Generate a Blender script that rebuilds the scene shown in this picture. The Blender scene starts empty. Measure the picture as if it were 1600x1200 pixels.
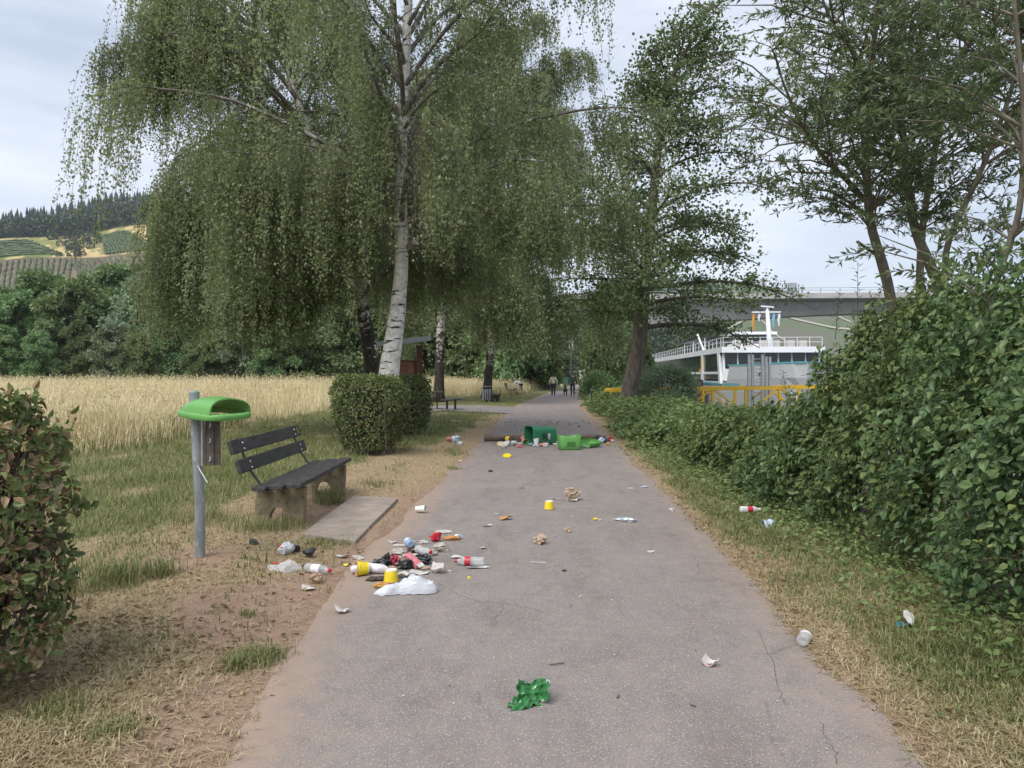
import bpy, bmesh, math, random
import numpy as np
from mathutils import Vector, Matrix

S = bpy.context.scene
COL = S.collection
R = math.radians
rng = np.random.default_rng(7)
random.seed(7)

# ------------------------------------------------------------------ camera, sky, sun, exposure
F, HY, CAMH = 1130.0, 585.0, 1.6            # focal length and horizon line in photograph pixels, eye height in metres
cam = bpy.data.objects.new('camera', bpy.data.cameras.new('camera'))
COL.objects.link(cam)
cam.location = (0, 0, CAMH)
cam.rotation_euler = (R(90), 0, 0)
cam.data.sensor_width = 36.0
cam.data.lens = F / 1600 * 36.0
cam.data.shift_y = -(600 - HY) / 1600
cam.data.clip_start = 0.05
cam.data.clip_end = 6000
S.camera = cam

SUN_EL, SUN_AZ = 52, 215                      # overcast: a broad soft sun behind and to the left of the viewer
W = bpy.data.worlds.new('World'); S.world = W; W.use_nodes = True
nt = W.node_tree; nt.nodes.clear()
def wn(t, **k):
    n = nt.nodes.new(t)
    for a, b in k.items(): setattr(n, a, b)
    return n
sky = wn('ShaderNodeTexSky', sky_type='NISHITA', sun_disc=False, sun_elevation=R(SUN_EL), sun_rotation=R(SUN_AZ))
tc = wn('ShaderNodeTexCoord')
mp = wn('ShaderNodeMapping'); mp.inputs['Scale'].default_value = (1.0, 1.0, 4.2)
n1 = wn('ShaderNodeTexNoise'); n1.inputs['Scale'].default_value = 2.3; n1.inputs['Detail'].default_value = 5; n1.inputs['Roughness'].default_value = .52
cr = wn('ShaderNodeValToRGB')
cr.color_ramp.elements[0].position = .36; cr.color_ramp.elements[0].color = (2.35, 2.62, 3.12, 1)
cr.color_ramp.elements[1].position = .64; cr.color_ramp.elements[1].color = (3.72, 3.92, 4.28, 1)
mx = wn('ShaderNodeMix', data_type='RGBA'); mx.inputs[0].default_value = .9
bg = wn('ShaderNodeBackground'); bg.inputs['Strength'].default_value = .1
wo = wn('ShaderNodeOutputWorld')
L = nt.links.new
L(tc.outputs['Generated'], mp.inputs['Vector']); L(mp.outputs[0], n1.inputs['Vector']); L(n1.outputs['Fac'], cr.inputs[0])
L(sky.outputs[0], mx.inputs[6]); L(cr.outputs[0], mx.inputs[7]); L(mx.outputs[2], bg.inputs['Color']); L(bg.outputs[0], wo.inputs['Surface'])

sd = bpy.data.lights.new('sun', 'SUN'); sd.energy = 1.35; sd.angle = R(45); sd.color = (1, .96, .9)
sun = bpy.data.objects.new('sun', sd); COL.objects.link(sun)
sun.rotation_euler = (R(90 - SUN_EL), 0, R(180 - SUN_AZ))
sun.location = (0, 0, 50)
S.view_settings.view_transform = 'Standard'; S.view_settings.look = 'None'
S.view_settings.exposure = 1.4; S.view_settings.gamma = 1.0; S.view_settings.use_curve_mapping = False
S.render.engine = 'CYCLES'
S.cycles.max_bounces = 8; S.cycles.diffuse_bounces = 3; S.cycles.transparent_max_bounces = 12
S.cycles.use_denoising = True

# ------------------------------------------------------------------ helpers
def G(px, py):
    Y = CAMH * F / (py - HY); return ((px - 800) / F * Y, Y)
def at(px, py, Y):
    return np.array(((px - 800) / F * Y, Y, CAMH - (py - HY) / F * Y))
def sm(a, b, x):
    t = np.clip((np.asarray(x, float) - a) / (b - a), 0, 1); return t * t * (3 - 2 * t)
_k = np.random.default_rng(3)
_KS = [(_k.normal(size=2), _k.uniform(0, 6.28)) for _ in range(24)]
def fn(x, y, f=1.0, o=0):
    """cheap smooth noise, about -1..1"""
    v = 0
    for i in range(7):
        k, p = _KS[(i + o) % 24]
        v = v + np.sin(f * (k[0] * x + k[1] * y) * (1 + .45 * i) + p) / (1 + .35 * i)
    return v / 2.6
def unit(v):
    return v / np.maximum(np.linalg.norm(v, axis=-1, keepdims=True), 1e-9)

class Acc:
    """collects vertices, triangles and quads for ONE mesh"""
    def __init__(s): s.V = []; s.T = []; s.Q = []; s.n = 0
    def add(s, V, T=None, Q=None):
        V = np.asarray(V, float).reshape(-1, 3)
        if T is not None and len(T): s.T.append(np.asarray(T, int) + s.n)
        if Q is not None and len(Q): s.Q.append(np.asarray(Q, int) + s.n)
        s.V.append(V); s.n += len(V); return s
    def mesh(s, name, mats=(), smooth=False):
        V = np.concatenate(s.V) if s.V else np.zeros((0, 3))
        T = np.concatenate(s.T) if s.T else np.zeros((0, 3), int)
        Q = np.concatenate(s.Q) if s.Q else np.zeros((0, 4), int)
        me = bpy.data.meshes.new(name)
        me.vertices.add(len(V)); me.vertices.foreach_set('co', V.astype(np.float32).ravel())
        nl = T.size + Q.size
        me.loops.add(nl); me.loops.foreach_set('vertex_index', np.concatenate([T.ravel(), Q.ravel()]).astype(np.int32))
        me.polygons.add(len(T) + len(Q))
        me.polygons.foreach_set('loop_start', np.concatenate([np.arange(len(T)) * 3, T.size + np.arange(len(Q)) * 4]).astype(np.int32))
        me.polygons.foreach_set('use_smooth', np.full(len(T) + len(Q), bool(smooth)))
        me.update(calc_edges=True)
        for m in (mats if isinstance(mats, (list, tuple)) else [mats]): me.materials.append(m)
        return me
    def build(s, name, mat, parent=None, smooth=False, **tags):
        return link(name, s.mesh(name, mat, smooth), parent, **tags)

def link(name, data, parent=None, **tags):
    o = bpy.data.objects.new(name, data); COL.objects.link(o)
    if parent is not None: o.parent = parent
    for k, v in tags.items():
        if v: o[k] = v
    return o
def empty(name, loc=(0, 0, 0), rz=0, **tags):
    o = link(name, None, None, **tags); o.location = loc; o.rotation_euler = (0, 0, rz); o.empty_display_size = .1; return o

def box(a, c, s, rot=None):
    """box of size s at c in accumulator a; rot = 3x3"""
    V = np.array([[x, y, z] for x in (-.5, .5) for y in (-.5, .5) for z in (-.5, .5)]) * np.asarray(s)
    if rot is not None: V = V @ np.asarray(rot).T
    return a.add(V + np.asarray(c), Q=[[0, 1, 3, 2], [4, 6, 7, 5], [0, 4, 5, 1], [2, 3, 7, 6], [0, 2, 6, 4], [1, 5, 7, 3]])
def rz3(t): c, s = math.cos(t), math.sin(t); return np.array([[c, -s, 0], [s, c, 0], [0, 0, 1]])
def ry3(t): c, s = math.cos(t), math.sin(t); return np.array([[c, 0, s], [0, 1, 0], [-s, 0, c]])
def rx3(t): c, s = math.cos(t), math.sin(t); return np.array([[1, 0, 0], [0, c, -s], [0, s, c]])
def bar(a, p, q, w, h=None):
    """square bar from p to q"""
    p, q = np.asarray(p, float), np.asarray(q, float); h = h or w
    d = q - p; l = np.linalg.norm(d); d = d / l
    u = np.cross(d, [0, 0, 1.]) if abs(d[2]) < .95 else np.cross(d, [0, 1., 0])
    u /= np.linalg.norm(u); v = np.cross(u, d)
    return box(a, (p + q) / 2, (w, l, h), np.stack([u, d, v], 1))
def tube(a, pts, rad, n=8, caps=True, jit=0):
    pts = np.asarray(pts, float); rad = np.broadcast_to(np.asarray(rad, float), (len(pts),))
    t = unit(np.gradient(pts, axis=0)); ref = np.array([0, 0, 1.]) if abs(t[0][2]) < .9 else np.array([1., 0, 0])
    u = unit(np.cross(t, ref)); 
    for i in range(1, len(u)):
        w = u[i - 1] - t[i] * (u[i - 1] @ t[i])
        u[i] = w / max(np.linalg.norm(w), 1e-9)
    v = np.cross(t, u); an = np.linspace(0, 2 * np.pi, n, endpoint=False)
    rr = rad[:, None] * (1 + (rng.normal(0, jit, (len(pts), n)) if jit else 0))
    V = pts[:, None] + rr[..., None] * (np.cos(an)[None, :, None] * u[:, None] + np.sin(an)[None, :, None] * v[:, None])
    i, j = np.meshgrid(np.arange(len(pts) - 1), np.arange(n), indexing='ij'); j2 = (j + 1) % n
    Q = np.stack([i * n + j, i * n + j2, (i + 1) * n + j2, (i + 1) * n + j], -1).reshape(-1, 4)
    V = V.reshape(-1, 3); T = []
    if caps:
        k = len(V); V = np.vstack([V, pts[0], pts[-1]]); m = (len(pts) - 1) * n
        for q in range(n):
            T.append([k, (q + 1) % n, q]); T.append([k + 1, m + q, m + (q + 1) % n])
    return a.add(V, T=T, Q=Q)
def lathe(a, prof, n=16, M=None):
    """prof: list of (r,z) turned about z"""
    an = np.linspace(0, 2 * np.pi, n, endpoint=False); P = np.asarray(prof, float)
    V = np.stack([P[:, None, 0] * np.cos(an), P[:, None, 0] * np.sin(an), np.repeat(P[:, 1:2], n, 1)], -1)
    i, j = np.meshgrid(np.arange(len(P) - 1), np.arange(n), indexing='ij'); j2 = (j + 1) % n
    Q = np.stack([i * n + j, i * n + j2, (i + 1) * n + j2, (i + 1) * n + j], -1).reshape(-1, 4)
    V = V.reshape(-1, 3)
    if M is not None: V = V @ np.asarray(M).T
    return a.add(V, Q=Q)
def extrude(a, poly, y0, y1, M=None, off=(0, 0, 0)):
    """polygon in (x,z), extruded along y; triangulated by mathutils so it may be concave"""
    from mathutils.geometry import tessellate_polygon
    n = len(poly); P = [Vector((p[0], p[1], 0)) for p in poly]
    T = np.array(tessellate_polygon([P]))
    V = np.array([[p[0], y0, p[1]] for p in poly] + [[p[0], y1, p[1]] for p in poly])
    if M is not None: V = V @ np.asarray(M).T
    Q = [[i, (i + 1) % n, n + (i + 1) % n, n + i] for i in range(n)]
    return a.add(V + np.asarray(off), T=np.vstack([T, T[:, ::-1] + n]), Q=Q)
def rail(pts, n=24):
    """smooth curve through points (Catmull-Rom)"""
    P = np.asarray(pts, float); P = np.vstack([2 * P[0] - P[1], P, 2 * P[-1] - P[-2]]); out = []
    m = len(P) - 3; per = max(2, n // m)
    for i in range(m):
        t = np.linspace(0, 1, per, endpoint=False)[:, None]; a, b, c, d = P[i:i + 4]
        out.append(.5 * (2 * b + (c - a) * t + (2 * a - 5 * b + 4 * c - d) * t ** 2 + (3 * b - 3 * c + d - a) * t ** 3))
    return np.vstack(out + [P[-2:-1]])

def leaves(a, P, D, N, Ln, Wd, fold=.25, ovate=False):
    """leaf blades: base P, direction D, face normal N, length and width; folded along the midrib"""
    D = unit(D); s = unit(np.cross(D, N)); N = np.cross(s, D); n = len(P)
    Ln = np.broadcast_to(Ln, (n,))[:, None]; Wd = np.broadcast_to(Wd, (n,))[:, None]
    if not ovate:
        V = np.stack([P, P + D * Ln * .45 - s * Wd * .5 + N * Wd * fold, P + D * Ln, P + D * Ln * .45 + s * Wd * .5 + N * Wd * fold], 1)
        b = np.arange(n)[:, None] * 4
        return a.add(V.reshape(-1, 3), T=np.concatenate([b + [0, 1, 2], b + [0, 2, 3]]))
    V = np.stack([P, P + D * Ln * .28 - s * Wd * .48 + N * Wd * fold, P + D * Ln * .66 - s * Wd * .36 + N * Wd * fold * .7,
                  P + D * Ln - N * Ln * .12, P + D * Ln * .66 + s * Wd * .36 + N * Wd * fold * .7, P + D * Ln * .28 + s * Wd * .48 + N * Wd * fold], 1)
    b = np.arange(n)[:, None] * 6
    return a.add(V.reshape(-1, 3), Q=np.concatenate([b + [0, 1, 2, 3], b + [0, 3, 4, 5]]))
def leaf_tris(a, P, D, N, Ln, Wd):
    D = unit(D); s = unit(np.cross(D, N)); Ln = np.asarray(Ln)[:, None]; Wd = np.asarray(Wd)[:, None]; n = len(P)
    V = np.stack([P - s * Wd * .5, P + s * Wd * .5, P + D * Ln], 1); return a.add(V.reshape(-1, 3), T=np.arange(3 * n).reshape(-1, 3))
def rdir(n, g=rng):
    return unit(g.normal(size=(n, 3)))

# ------------------------------------------------------------------ materials
def newmat(name):
    m = bpy.data.materials.new(name); m.use_nodes = True; t = m.node_tree; t.nodes.clear()
    o = t.nodes.new('ShaderNodeOutputMaterial'); return m, t, o
def nd(t, ty, ins=None, **k):
    n = t.nodes.new(ty)
    for a, b in k.items(): setattr(n, a, b)
    for a, b in (ins or {}).items(): n.inputs[a].default_value = b
    return n
def c4(c): return (c[0], c[1], c[2], 1)
def ramp(t, stops, fac=None):
    r = t.nodes.new('ShaderNodeValToRGB'); e = r.color_ramp.elements
    while len(e) < len(stops): e.new(.5)
    for x, (p, c) in zip(e, stops): x.position = p; x.color = c4(c)
    if fac is not None: t.links.new(fac, r.inputs[0])
    return r
def mixc(t, f, a, b, mode='MIX'):
    m = t.nodes.new('ShaderNodeMix'); m.data_type = 'RGBA'; m.blend_type = mode
    for i, v in ((0, f), (6, a), (7, b)):
        if hasattr(v, 'is_linked'): t.links.new(v, m.inputs[i])
        else: m.inputs[i].default_value = v if i == 0 else c4(v)
    return m.outputs[2]
def mth(t, op, a, b=0., clamp=False):
    m = t.nodes.new('ShaderNodeMath'); m.operation = op; m.use_clamp = clamp
    for i, v in ((0, a), (1, b)):
        if hasattr(v, 'is_linked'): t.links.new(v, m.inputs[i])
        else: m.inputs[i].default_value = v
    return m.outputs[0]
def noise(t, scale, detail=3, vec=None, rough=.55):
    n = nd(t, 'ShaderNodeTexNoise', {'Scale': scale, 'Detail': detail, 'Roughness': rough})
    if vec is not None: t.links.new(vec, n.inputs['Vector'])
    return n.outputs['Fac']
def objco(t, scale=None):
    v = nd(t, 'ShaderNodeTexCoord').outputs['Object']
    if scale:
        m = nd(t, 'ShaderNodeMapping', {'Scale': scale}); t.links.new(v, m.inputs['Vector']); v = m.outputs[0]
    return v
_MC = {}
def mat(name, col, rough=.6, var=.12, vscale=8., metal=0., bump=0., bscale=60., spec=.5, trans=0., vec_scale=None, speck=None):
    """painted, plastic, wood, metal: a base colour broken by noise, with fine relief"""
    if name in _MC: return _MC[name]
    m, t, o = newmat(name); p = nd(t, 'ShaderNodeBsdfPrincipled', {'Roughness': rough, 'Metallic': metal, 'Specular IOR Level': spec})
    v = objco(t, vec_scale); f = noise(t, vscale, 5, v)
    c = ramp(t, [(.3, [max(0, x * (1 - var)) for x in col]), (.7, [min(1, x * (1 + var)) for x in col])], f).outputs[0]
    if speck:
        g = noise(t, speck[0], 4, v); k = ramp(t, [(speck[1], (0, 0, 0)), (speck[1] + .06, (1, 1, 1))], g).outputs[0]
        c = mixc(t, k, c, speck[2])
    t.links.new(c, p.inputs['Base Color'])
    r = mth(t, 'MULTIPLY_ADD', noise(t, vscale * 3, 3, v), .25); r.node.inputs[2].default_value = rough - .12; t.links.new(r, p.inputs['Roughness'])
    if bump:
        b = nd(t, 'ShaderNodeBump', {'Strength': bump, 'Distance': .01}); t.links.new(noise(t, bscale, 4, v), b.inputs['Height']); t.links.new(b.outputs[0], p.inputs['Normal'])
    sh = p.outputs[0]
    if trans:
        tr = nd(t, 'ShaderNodeBsdfTranslucent'); t.links.new(c, tr.inputs['Color'])
        ms = nd(t, 'ShaderNodeMixShader', {0: trans}); t.links.new(sh, ms.inputs[1]); t.links.new(tr.outputs[0], ms.inputs[2]); sh = ms.outputs[0]
    t.links.new(sh, o.inputs['Surface']); _MC[name] = m; return m
def leafmat(name, cols, trans=.3, rough=.55, objvar=0., nscale=.6, namp=.5):
    """cols: ramp stops over a per-leaf random value; slow noise shifts whole clumps"""
    m, t, o = newmat(name)
    g = nd(t, 'ShaderNodeNewGeometry'); r = g.outputs['Random Per Island']
    nz = noise(t, nscale, 3, objco(t))
    f = mth(t, 'ADD', mth(t, 'MULTIPLY', r, 1 - namp), mth(t, 'MULTIPLY', ramp(t, [(.3, (0, 0, 0)), (.7, (1, 1, 1))], nz).outputs[0], namp))
    c = ramp(t, cols, f).outputs[0]
    if objvar:
        oi = nd(t, 'ShaderNodeObjectInfo'); h = nd(t, 'ShaderNodeHueSaturation')
        t.links.new(c, h.inputs['Color'])
        t.links.new(mth(t, 'ADD', mth(t, 'MULTIPLY', oi.outputs['Random'], .06), .47), h.inputs['Hue'])
        t.links.new(mth(t, 'ADD', mth(t, 'MULTIPLY', oi.outputs['Random'], objvar * 2), 1 - objvar), h.inputs['Value'])
        c = h.outputs[0]
    p = nd(t, 'ShaderNodeBsdfPrincipled', {'Roughness': rough, 'Specular IOR Level': .35}); t.links.new(c, p.inputs['Base Color'])
    tr = nd(t, 'ShaderNodeBsdfTranslucent'); t.links.new(mixc(t, .35, c, (.22, .38, .07), 'MIX') if trans else c, tr.inputs['Color'])
    ms = nd(t, 'ShaderNodeMixShader', {0: trans}); t.links.new(p.outputs[0], ms.inputs[1]); t.links.new(tr.outputs[0], ms.inputs[2])
    t.links.new(ms.outputs[0], o.inputs['Surface']); return m
def clearmat(name, tint=(.9, .92, .95), clear=.55, milk=.5):
    m, t, o = newmat(name)
    a = nd(t, 'ShaderNodeBsdfTransparent', {'Color': c4(tint)})
    p = nd(t, 'ShaderNodeBsdfPrincipled', {'Base Color': c4([milk * x for x in tint]), 'Roughness': .12, 'Specular IOR Level': .7})
    lw = nd(t, 'ShaderNodeLayerWeight', {'Blend': .35})
    f = mth(t, 'ADD', mth(t, 'MULTIPLY', lw.outputs['Facing'], .5), 1 - clear - .12, True)
    ms = nd(t, 'ShaderNodeMixShader'); t.links.new(f, ms.inputs[0]); t.links.new(a.outputs[0], ms.inputs[1]); t.links.new(p.outputs[0], ms.inputs[2])
    t.links.new(ms.outputs[0], o.inputs['Surface']); return m
# ------------------------------------------------------------------ land: heights and ground cover
_yl = [-10, 0, 2.94, 4.5, 6.57, 10, 15.7, 24, 33, 43, 54.8, 75, 100, 130, 200]
_xl = [-1.0, -1.05, -1.1, -1.3, -1.22, -1.05, -.76, -.45, -.05, 1.0, 2.25, 4.7, 8.6, 16, 44]
_yr = [-10, 0, 2.94, 6.57, 10, 15.7, 24, 33, 43, 54.8, 75, 100, 130, 200]
_xr = [1.5, 1.55, 1.62, 1.83, 2.02, 2.29, 2.68, 3.1, 4.0, 5.05, 7.5, 11.6, 19, 48]
def smooth_interp(y, ys, xs):
    y = np.asarray(y, float); d = np.maximum(.4, .07 * np.abs(y)); return sum(np.interp(y + k * d, ys, xs) for k in (-1, -.5, 0, .5, 1)) / 5
def xL(y): return smooth_interp(y, _yl, _xl)
def xR(y): return smooth_interp(y, _yr, _xr)
def edge_d(x, y):
    """distance outside the path edge (negative on the path); the edge wanders"""
    w = .07 * fn(x * .3, y, 2.2, 3) + .035 * fn(x, y, 7.0, 5)
    return np.maximum(xL(y) - x, x - xR(y)) + w * sm(200, 10, y)
def gz(x, y):
    x, y = np.broadcast_arrays(np.asarray(x, float), np.asarray(y, float)); d = edge_d(x, y)
    z = -.035 + .05 * sm(-.12, .16, d) + .012 * fn(x, y, 3.1, 2) * sm(0, .3, d) + .006 * fn(x, y, 11., 9) * sm(0, .2, d)
    left = x < xL(y)
    z = z + np.where(left, .05 * sm(.2, 1.6, d) + .02 * fn(x, y, 1.1, 4) * sm(.3, 1, d) + .38 * sm(5.5, 14, d) * sm(18, 55, y), 0)
    z = z + np.where(~left, .03 * sm(.2, .8, d) - 3.9 * sm(2.6, 13.5, d) * sm(300, 120, y), 0)
    z = z + np.where(~left, 3.6 * sm(120, 150, x), 0)
    return z
def cover(x, y):
    """(bare soil, green grass, dry straw) weights"""
    x, y = np.broadcast_arrays(np.asarray(x, float), np.asarray(y, float)); d = edge_d(x, y); left = x < (xL(y) + xR(y)) / 2
    n1_, n2_, n3_ = fn(x, y, 1.3, 1), fn(x, y, 3.7, 6), fn(x, y, 9., 11)
    near = sm(13, 8, y)
    soil_l = np.clip(sm(.75, .1, d + .22 * n2_) * near + 1.0 * sm(1.05, .5, np.hypot((x + 1.62) / .8, (y - 4.95) / .95) + .3 * n2_ + .12 * n3_) + .9 * sm(.6, .2, np.hypot(x + 2.6, y - 6.0) + .2 * n3_) + .75 * sm(.55, .2, np.abs(x + 2.25) + .15 * n2_) * sm(6.8, 7.3, y) * sm(9.8, 9.2, y) + .3 * sm(.2, .9, n1_ + .5 * n2_) * sm(8, 5, y), 0, 1)
    soil_l = np.maximum(soil_l, sm(.35, .0, d + .15 * n2_) * .55)
    g_l = np.clip(sm(-2.9, -4.1, x + .55 * n1_ + .45 * n2_ - .13 * (y - 7)) * sm(5.2, 7.2, y + .6 * n1_) + .8 * sm(.35, .95, n1_ + .55 * n2_ + .3 * n3_) * sm(2.6, 6, y) + .75 * sm(13.5, 17.5, y + 1.2 * n2_) * sm(.5, 1.4, d), 0, 1)
    g_l = g_l * (1 - .75 * sm(.15, .75, n2_ * .6 + n1_ * .5))
    field = np.maximum(sm(-6.9, -9.3, x + .7 * n1_ + .3 * n2_) * sm(10.6, 16.6, y + 1.0 * n1_ + .8 * n2_ + .3 * n3_ - .25 * (x + 8)), sm(50, 53, y) * sm(1.0, 2.5, d))
    g_l = g_l * (1 - .85 * field)
    soil_r = np.clip(sm(.22, .02, d + .10 * n2_) * .8 + .35 * sm(.3, .9, n2_ + .5 * n1_ - .3) * sm(25, 5, y) + sm(1.15, 1.7, d) * sm(5, 3.5, d) * .75, 0, 1)
    g_r = np.clip(sm(.12, .5, d + .15 * n2_) * (.88 + .3 * n1_ + .25 * n2_), 0, 1)
    soil = np.where(left, soil_l, soil_r); gr = np.where(left, g_l, g_r) * (1 - .85 * soil)
    return soil, gr, np.clip(1 - soil - gr, 0, 1), field

def lines(*segs):
    out = []
    for a, b, s0, s1 in segs:
        v = a; 
        while v < b - 1e-6:
            out.append(v); v += s0 + (s1 - s0) * (v - a) / (b - a)
    return np.array(sorted(set(np.round(out, 4))))
xs = lines((-5.6, 5.6, .1, .1), (5.6, 30, .2, 1.5), (30, 260, 4, 20), (260, 3200, 40, 400))
xs = np.concatenate([-lines((5.6, 30, .15, 1.2), (30, 260, 4, 20), (260, 3200, 40, 400))[::-1], xs])
ys = lines((-400, -20, 60, 60), (-20, 2, 3, .5), (2, 11, .1, .1), (11, 40, .13, .7), (40, 140, .8, 4), (140, 3200, 10, 350))
XX, YY = np.meshgrid(xs, ys, indexing='ij'); nx, ny = XX.shape
a = Acc(); i, j = np.meshgrid(np.arange(nx - 1), np.arange(ny - 1), indexing='ij')
Q = np.stack([i * ny + j, (i + 1) * ny + j, (i + 1) * ny + j + 1, i * ny + j + 1], -1).reshape(-1, 4)
a.add(np.stack([XX, YY, gz(XX, YY)], -1).reshape(-1, 3), Q=Q)

m, t, o = newmat('ground_soil_and_turf')
va = nd(t, 'ShaderNodeVertexColor', layer_name='cover'); sp = nd(t, 'ShaderNodeSeparateColor'); t.links.new(va.outputs[0], sp.inputs[0])
v = objco(t)
nA, nB, nC = noise(t, 6, 6, v, .65), noise(t, 38, 4, v, .7), noise(t, 150, 3, v, .7)
vs = objco(t, (1, 1, 1)); 
soilc = ramp(t, [(.25, (.19, .125, .09)), (.5, (.33, .225, .165)), (.75, (.42, .295, .22))], mth(t, 'ADD', mth(t, 'MULTIPLY', nA, .6), mth(t, 'MULTIPLY', nC, .4))).outputs[0]
strawc = ramp(t, [(.3, (.17, .12, .075)), (.48, (.34, .255, .155)), (.62, (.46, .36, .235)), (.78, (.55, .45, .31))], mth(t, 'ADD', mth(t, 'MULTIPLY', nB, .55), mth(t, 'MULTIPLY', nC, .45))).outputs[0]
greenc = ramp(t, [(.3, (.08, .085, .032)), (.5, (.155, .165, .065)), (.72, (.28, .255, .125))], mth(t, 'ADD', mth(t, 'MULTIPLY', nB, .5), mth(t, 'MULTIPLY', nC, .5))).outputs[0]
def fz(ch):   # ragged borders between covers
    return mth(t, 'MULTIPLY_ADD', mth(t, 'ADD', sp.outputs[ch], mth(t, 'MULTIPLY', mth(t, 'SUBTRACT', nB, .5), .9)), 2.2, True)
f1 = fz(1); f1.node.inputs[2].default_value = -.55
f0 = fz(0); f0.node.inputs[2].default_value = -.55
c = mixc(t, f1, strawc, greenc); c = mixc(t, f0, c, soilc)
p = nd(t, 'ShaderNodeBsdfPrincipled', {'Roughness': .95, 'Specular IOR Level': .1}); t.links.new(c, p.inputs['Base Color'])
b = nd(t, 'ShaderNodeBump', {'Strength': .7, 'Distance': .02}); t.links.new(mth(t, 'ADD', nB, mth(t, 'MULTIPLY', nC, .5)), b.inputs['Height']); t.links.new(b.outputs[0], p.inputs['Normal'])
t.links.new(p.outputs[0], o.inputs['Surface']); M_ground = m
ground = a.build('ground', M_ground, smooth=True, kind='structure', label='dry trampled ground with bare soil, straw and patchy grass beside the path')
so, gr, st, fld = cover(XX.ravel(), YY.ravel())
ca = ground.data.color_attributes.new('cover', 'FLOAT_COLOR', 'POINT')
ca.data.foreach_set('color', np.stack([so, gr, st, np.ones_like(so)], -1).astype(np.float32).ravel())

# the asphalt path: a sheet the soil laps over at both edges
yp = np.concatenate([np.arange(-8, 2, 1), np.arange(2, 20, .25), np.arange(20, 60, 1), np.arange(60, 190, 3.)])
k = np.linspace(0, 1, 13); XP = (xL(yp) - .35)[:, None] * (1 - k) + (xR(yp) + .35)[:, None] * k; YP = np.repeat(yp[:, None], 13, 1)
a = Acc(); i, j = np.meshgrid(np.arange(len(yp) - 1), np.arange(12), indexing='ij')
a.add(np.stack([XP, YP, .002 * fn(XP, YP, 2.) * (YP < 25)], -1).reshape(-1, 3), Q=np.stack([i * 13 + j, i * 13 + j + 1, (i + 1) * 13 + j + 1, (i + 1) * 13 + j], -1).reshape(-1, 4))
m, t, o = newmat('worn_asphalt'); v = objco(t)
va = nd(t, 'ShaderNodeVertexColor', layer_name='dust'); spd = nd(t, 'ShaderNodeSeparateColor'); t.links.new(va.outputs[0], spd.inputs[0])
big = noise(t, .9, 5, v, .6); mid = noise(t, 7, 5, v, .65); fine = noise(t, 190, 2, v, .7)
base = ramp(t, [(.30, (.145, .126, .12)), (.55, (.195, .172, .163)), (.75, (.245, .22, .208))], mth(t, 'ADD', mth(t, 'MULTIPLY', big, .55), mth(t, 'MULTIPLY', mid, .45))).outputs[0]
base = mixc(t, .8, base, ramp(t, [(.32, (.25, .25, .25)), (.66, (1.05, 1.05, 1.05))], fine).outputs[0], 'MULTIPLY')
base = mixc(t, .29, base, (.33, .298, .278), 'ADD')
st_ = noise(t, 2.6, 6, objco(t, (1, .45, 1)), .7); base = mixc(t, .5, base, ramp(t, [(.33, (.62, .60, .58)), (.5, (1, 1, 1)), (.68, (1.16, 1.14, 1.12))], st_).outputs[0], 'MULTIPLY')
def stones(scale, lo, hi, col, amt):
    vo = nd(t, 'ShaderNodeTexVoronoi', {'Scale': scale, 'Randomness': 1.}); t.links.new(v, vo.inputs['Vector'])
    s2 = nd(t, 'ShaderNodeSeparateColor'); t.links.new(vo.outputs['Color'], s2.inputs[0])
    pick = mth(t, 'GREATER_THAN', s2.outputs[0], amt); core = ramp(t, [(lo, (1, 1, 1)), (hi, (0, 0, 0))], vo.outputs['Distance']).outputs[0]
    return mth(t, 'MULTIPLY', mth(t, 'MULTIPLY', pick, core), mth(t, 'ADD', mth(t, 'MULTIPLY', s2.outputs[1], .7), .3))
g1 = stones(105, .28, .45, None, .66); g2 = stones(190, .25, .5, None, .5)
base = mixc(t, mth(t, 'MULTIPLY', g1, .8), base, (.58, .54, .50)); base = mixc(t, mth(t, 'MULTIPLY', g2, .45), base, (.46, .41, .37))
g3 = stones(120, .3, .5, None, .7); base = mixc(t, mth(t, 'MULTIPLY', g3, .5), base, (.075, .065, .062))
# hairline cracks in a few places
vm = nd(t, 'ShaderNodeMix', {0: .22}, data_type='VECTOR'); t.links.new(v, vm.inputs[4]); nzc = nd(t, 'ShaderNodeTexNoise', {'Scale': 1.7, 'Detail': 5}); t.links.new(v, nzc.inputs['Vector']); t.links.new(nzc.outputs['Color'], vm.inputs[5])
vc = nd(t, 'ShaderNodeTexVoronoi', {'Scale': .75}, feature='DISTANCE_TO_EDGE'); t.links.new(vm.outputs[1], vc.inputs['Vector'])
ck = mth(t, 'MULTIPLY', ramp(t, [(.002, (1, 1, 1)), (.005, (0, 0, 0))], vc.outputs['Distance']).outputs[0], ramp(t, [(.5, (0, 0, 0)), (.62, (1, 1, 1))], noise(t, 1.3, 4, v)).outputs[0])
base = mixc(t, mth(t, 'MULTIPLY', ck, .6), base, (.07, .06, .057))
du = mth(t, 'MULTIPLY', mth(t, 'ADD', spd.outputs[0], mth(t, 'MULTIPLY', mth(t, 'SUBTRACT', mid, .5), 1.2)), 1.4, True)
base = mixc(t, mth(t, 'MULTIPLY', du, mth(t, 'MULTIPLY_ADD', fine, .8, True)), base, (.36, .265, .205))
p = nd(t, 'ShaderNodeBsdfPrincipled', {'Roughness': .88, 'Specular IOR Level': .25}); t.links.new(base, p.inputs['Base Color'])
b = nd(t, 'ShaderNodeBump', {'Strength': .55, 'Distance': .006}); t.links.new(mth(t, 'ADD', fine, mth(t, 'MULTIPLY', g1, .8)), b.inputs['Height']); t.links.new(b.outputs[0], p.inputs['Normal'])
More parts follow.
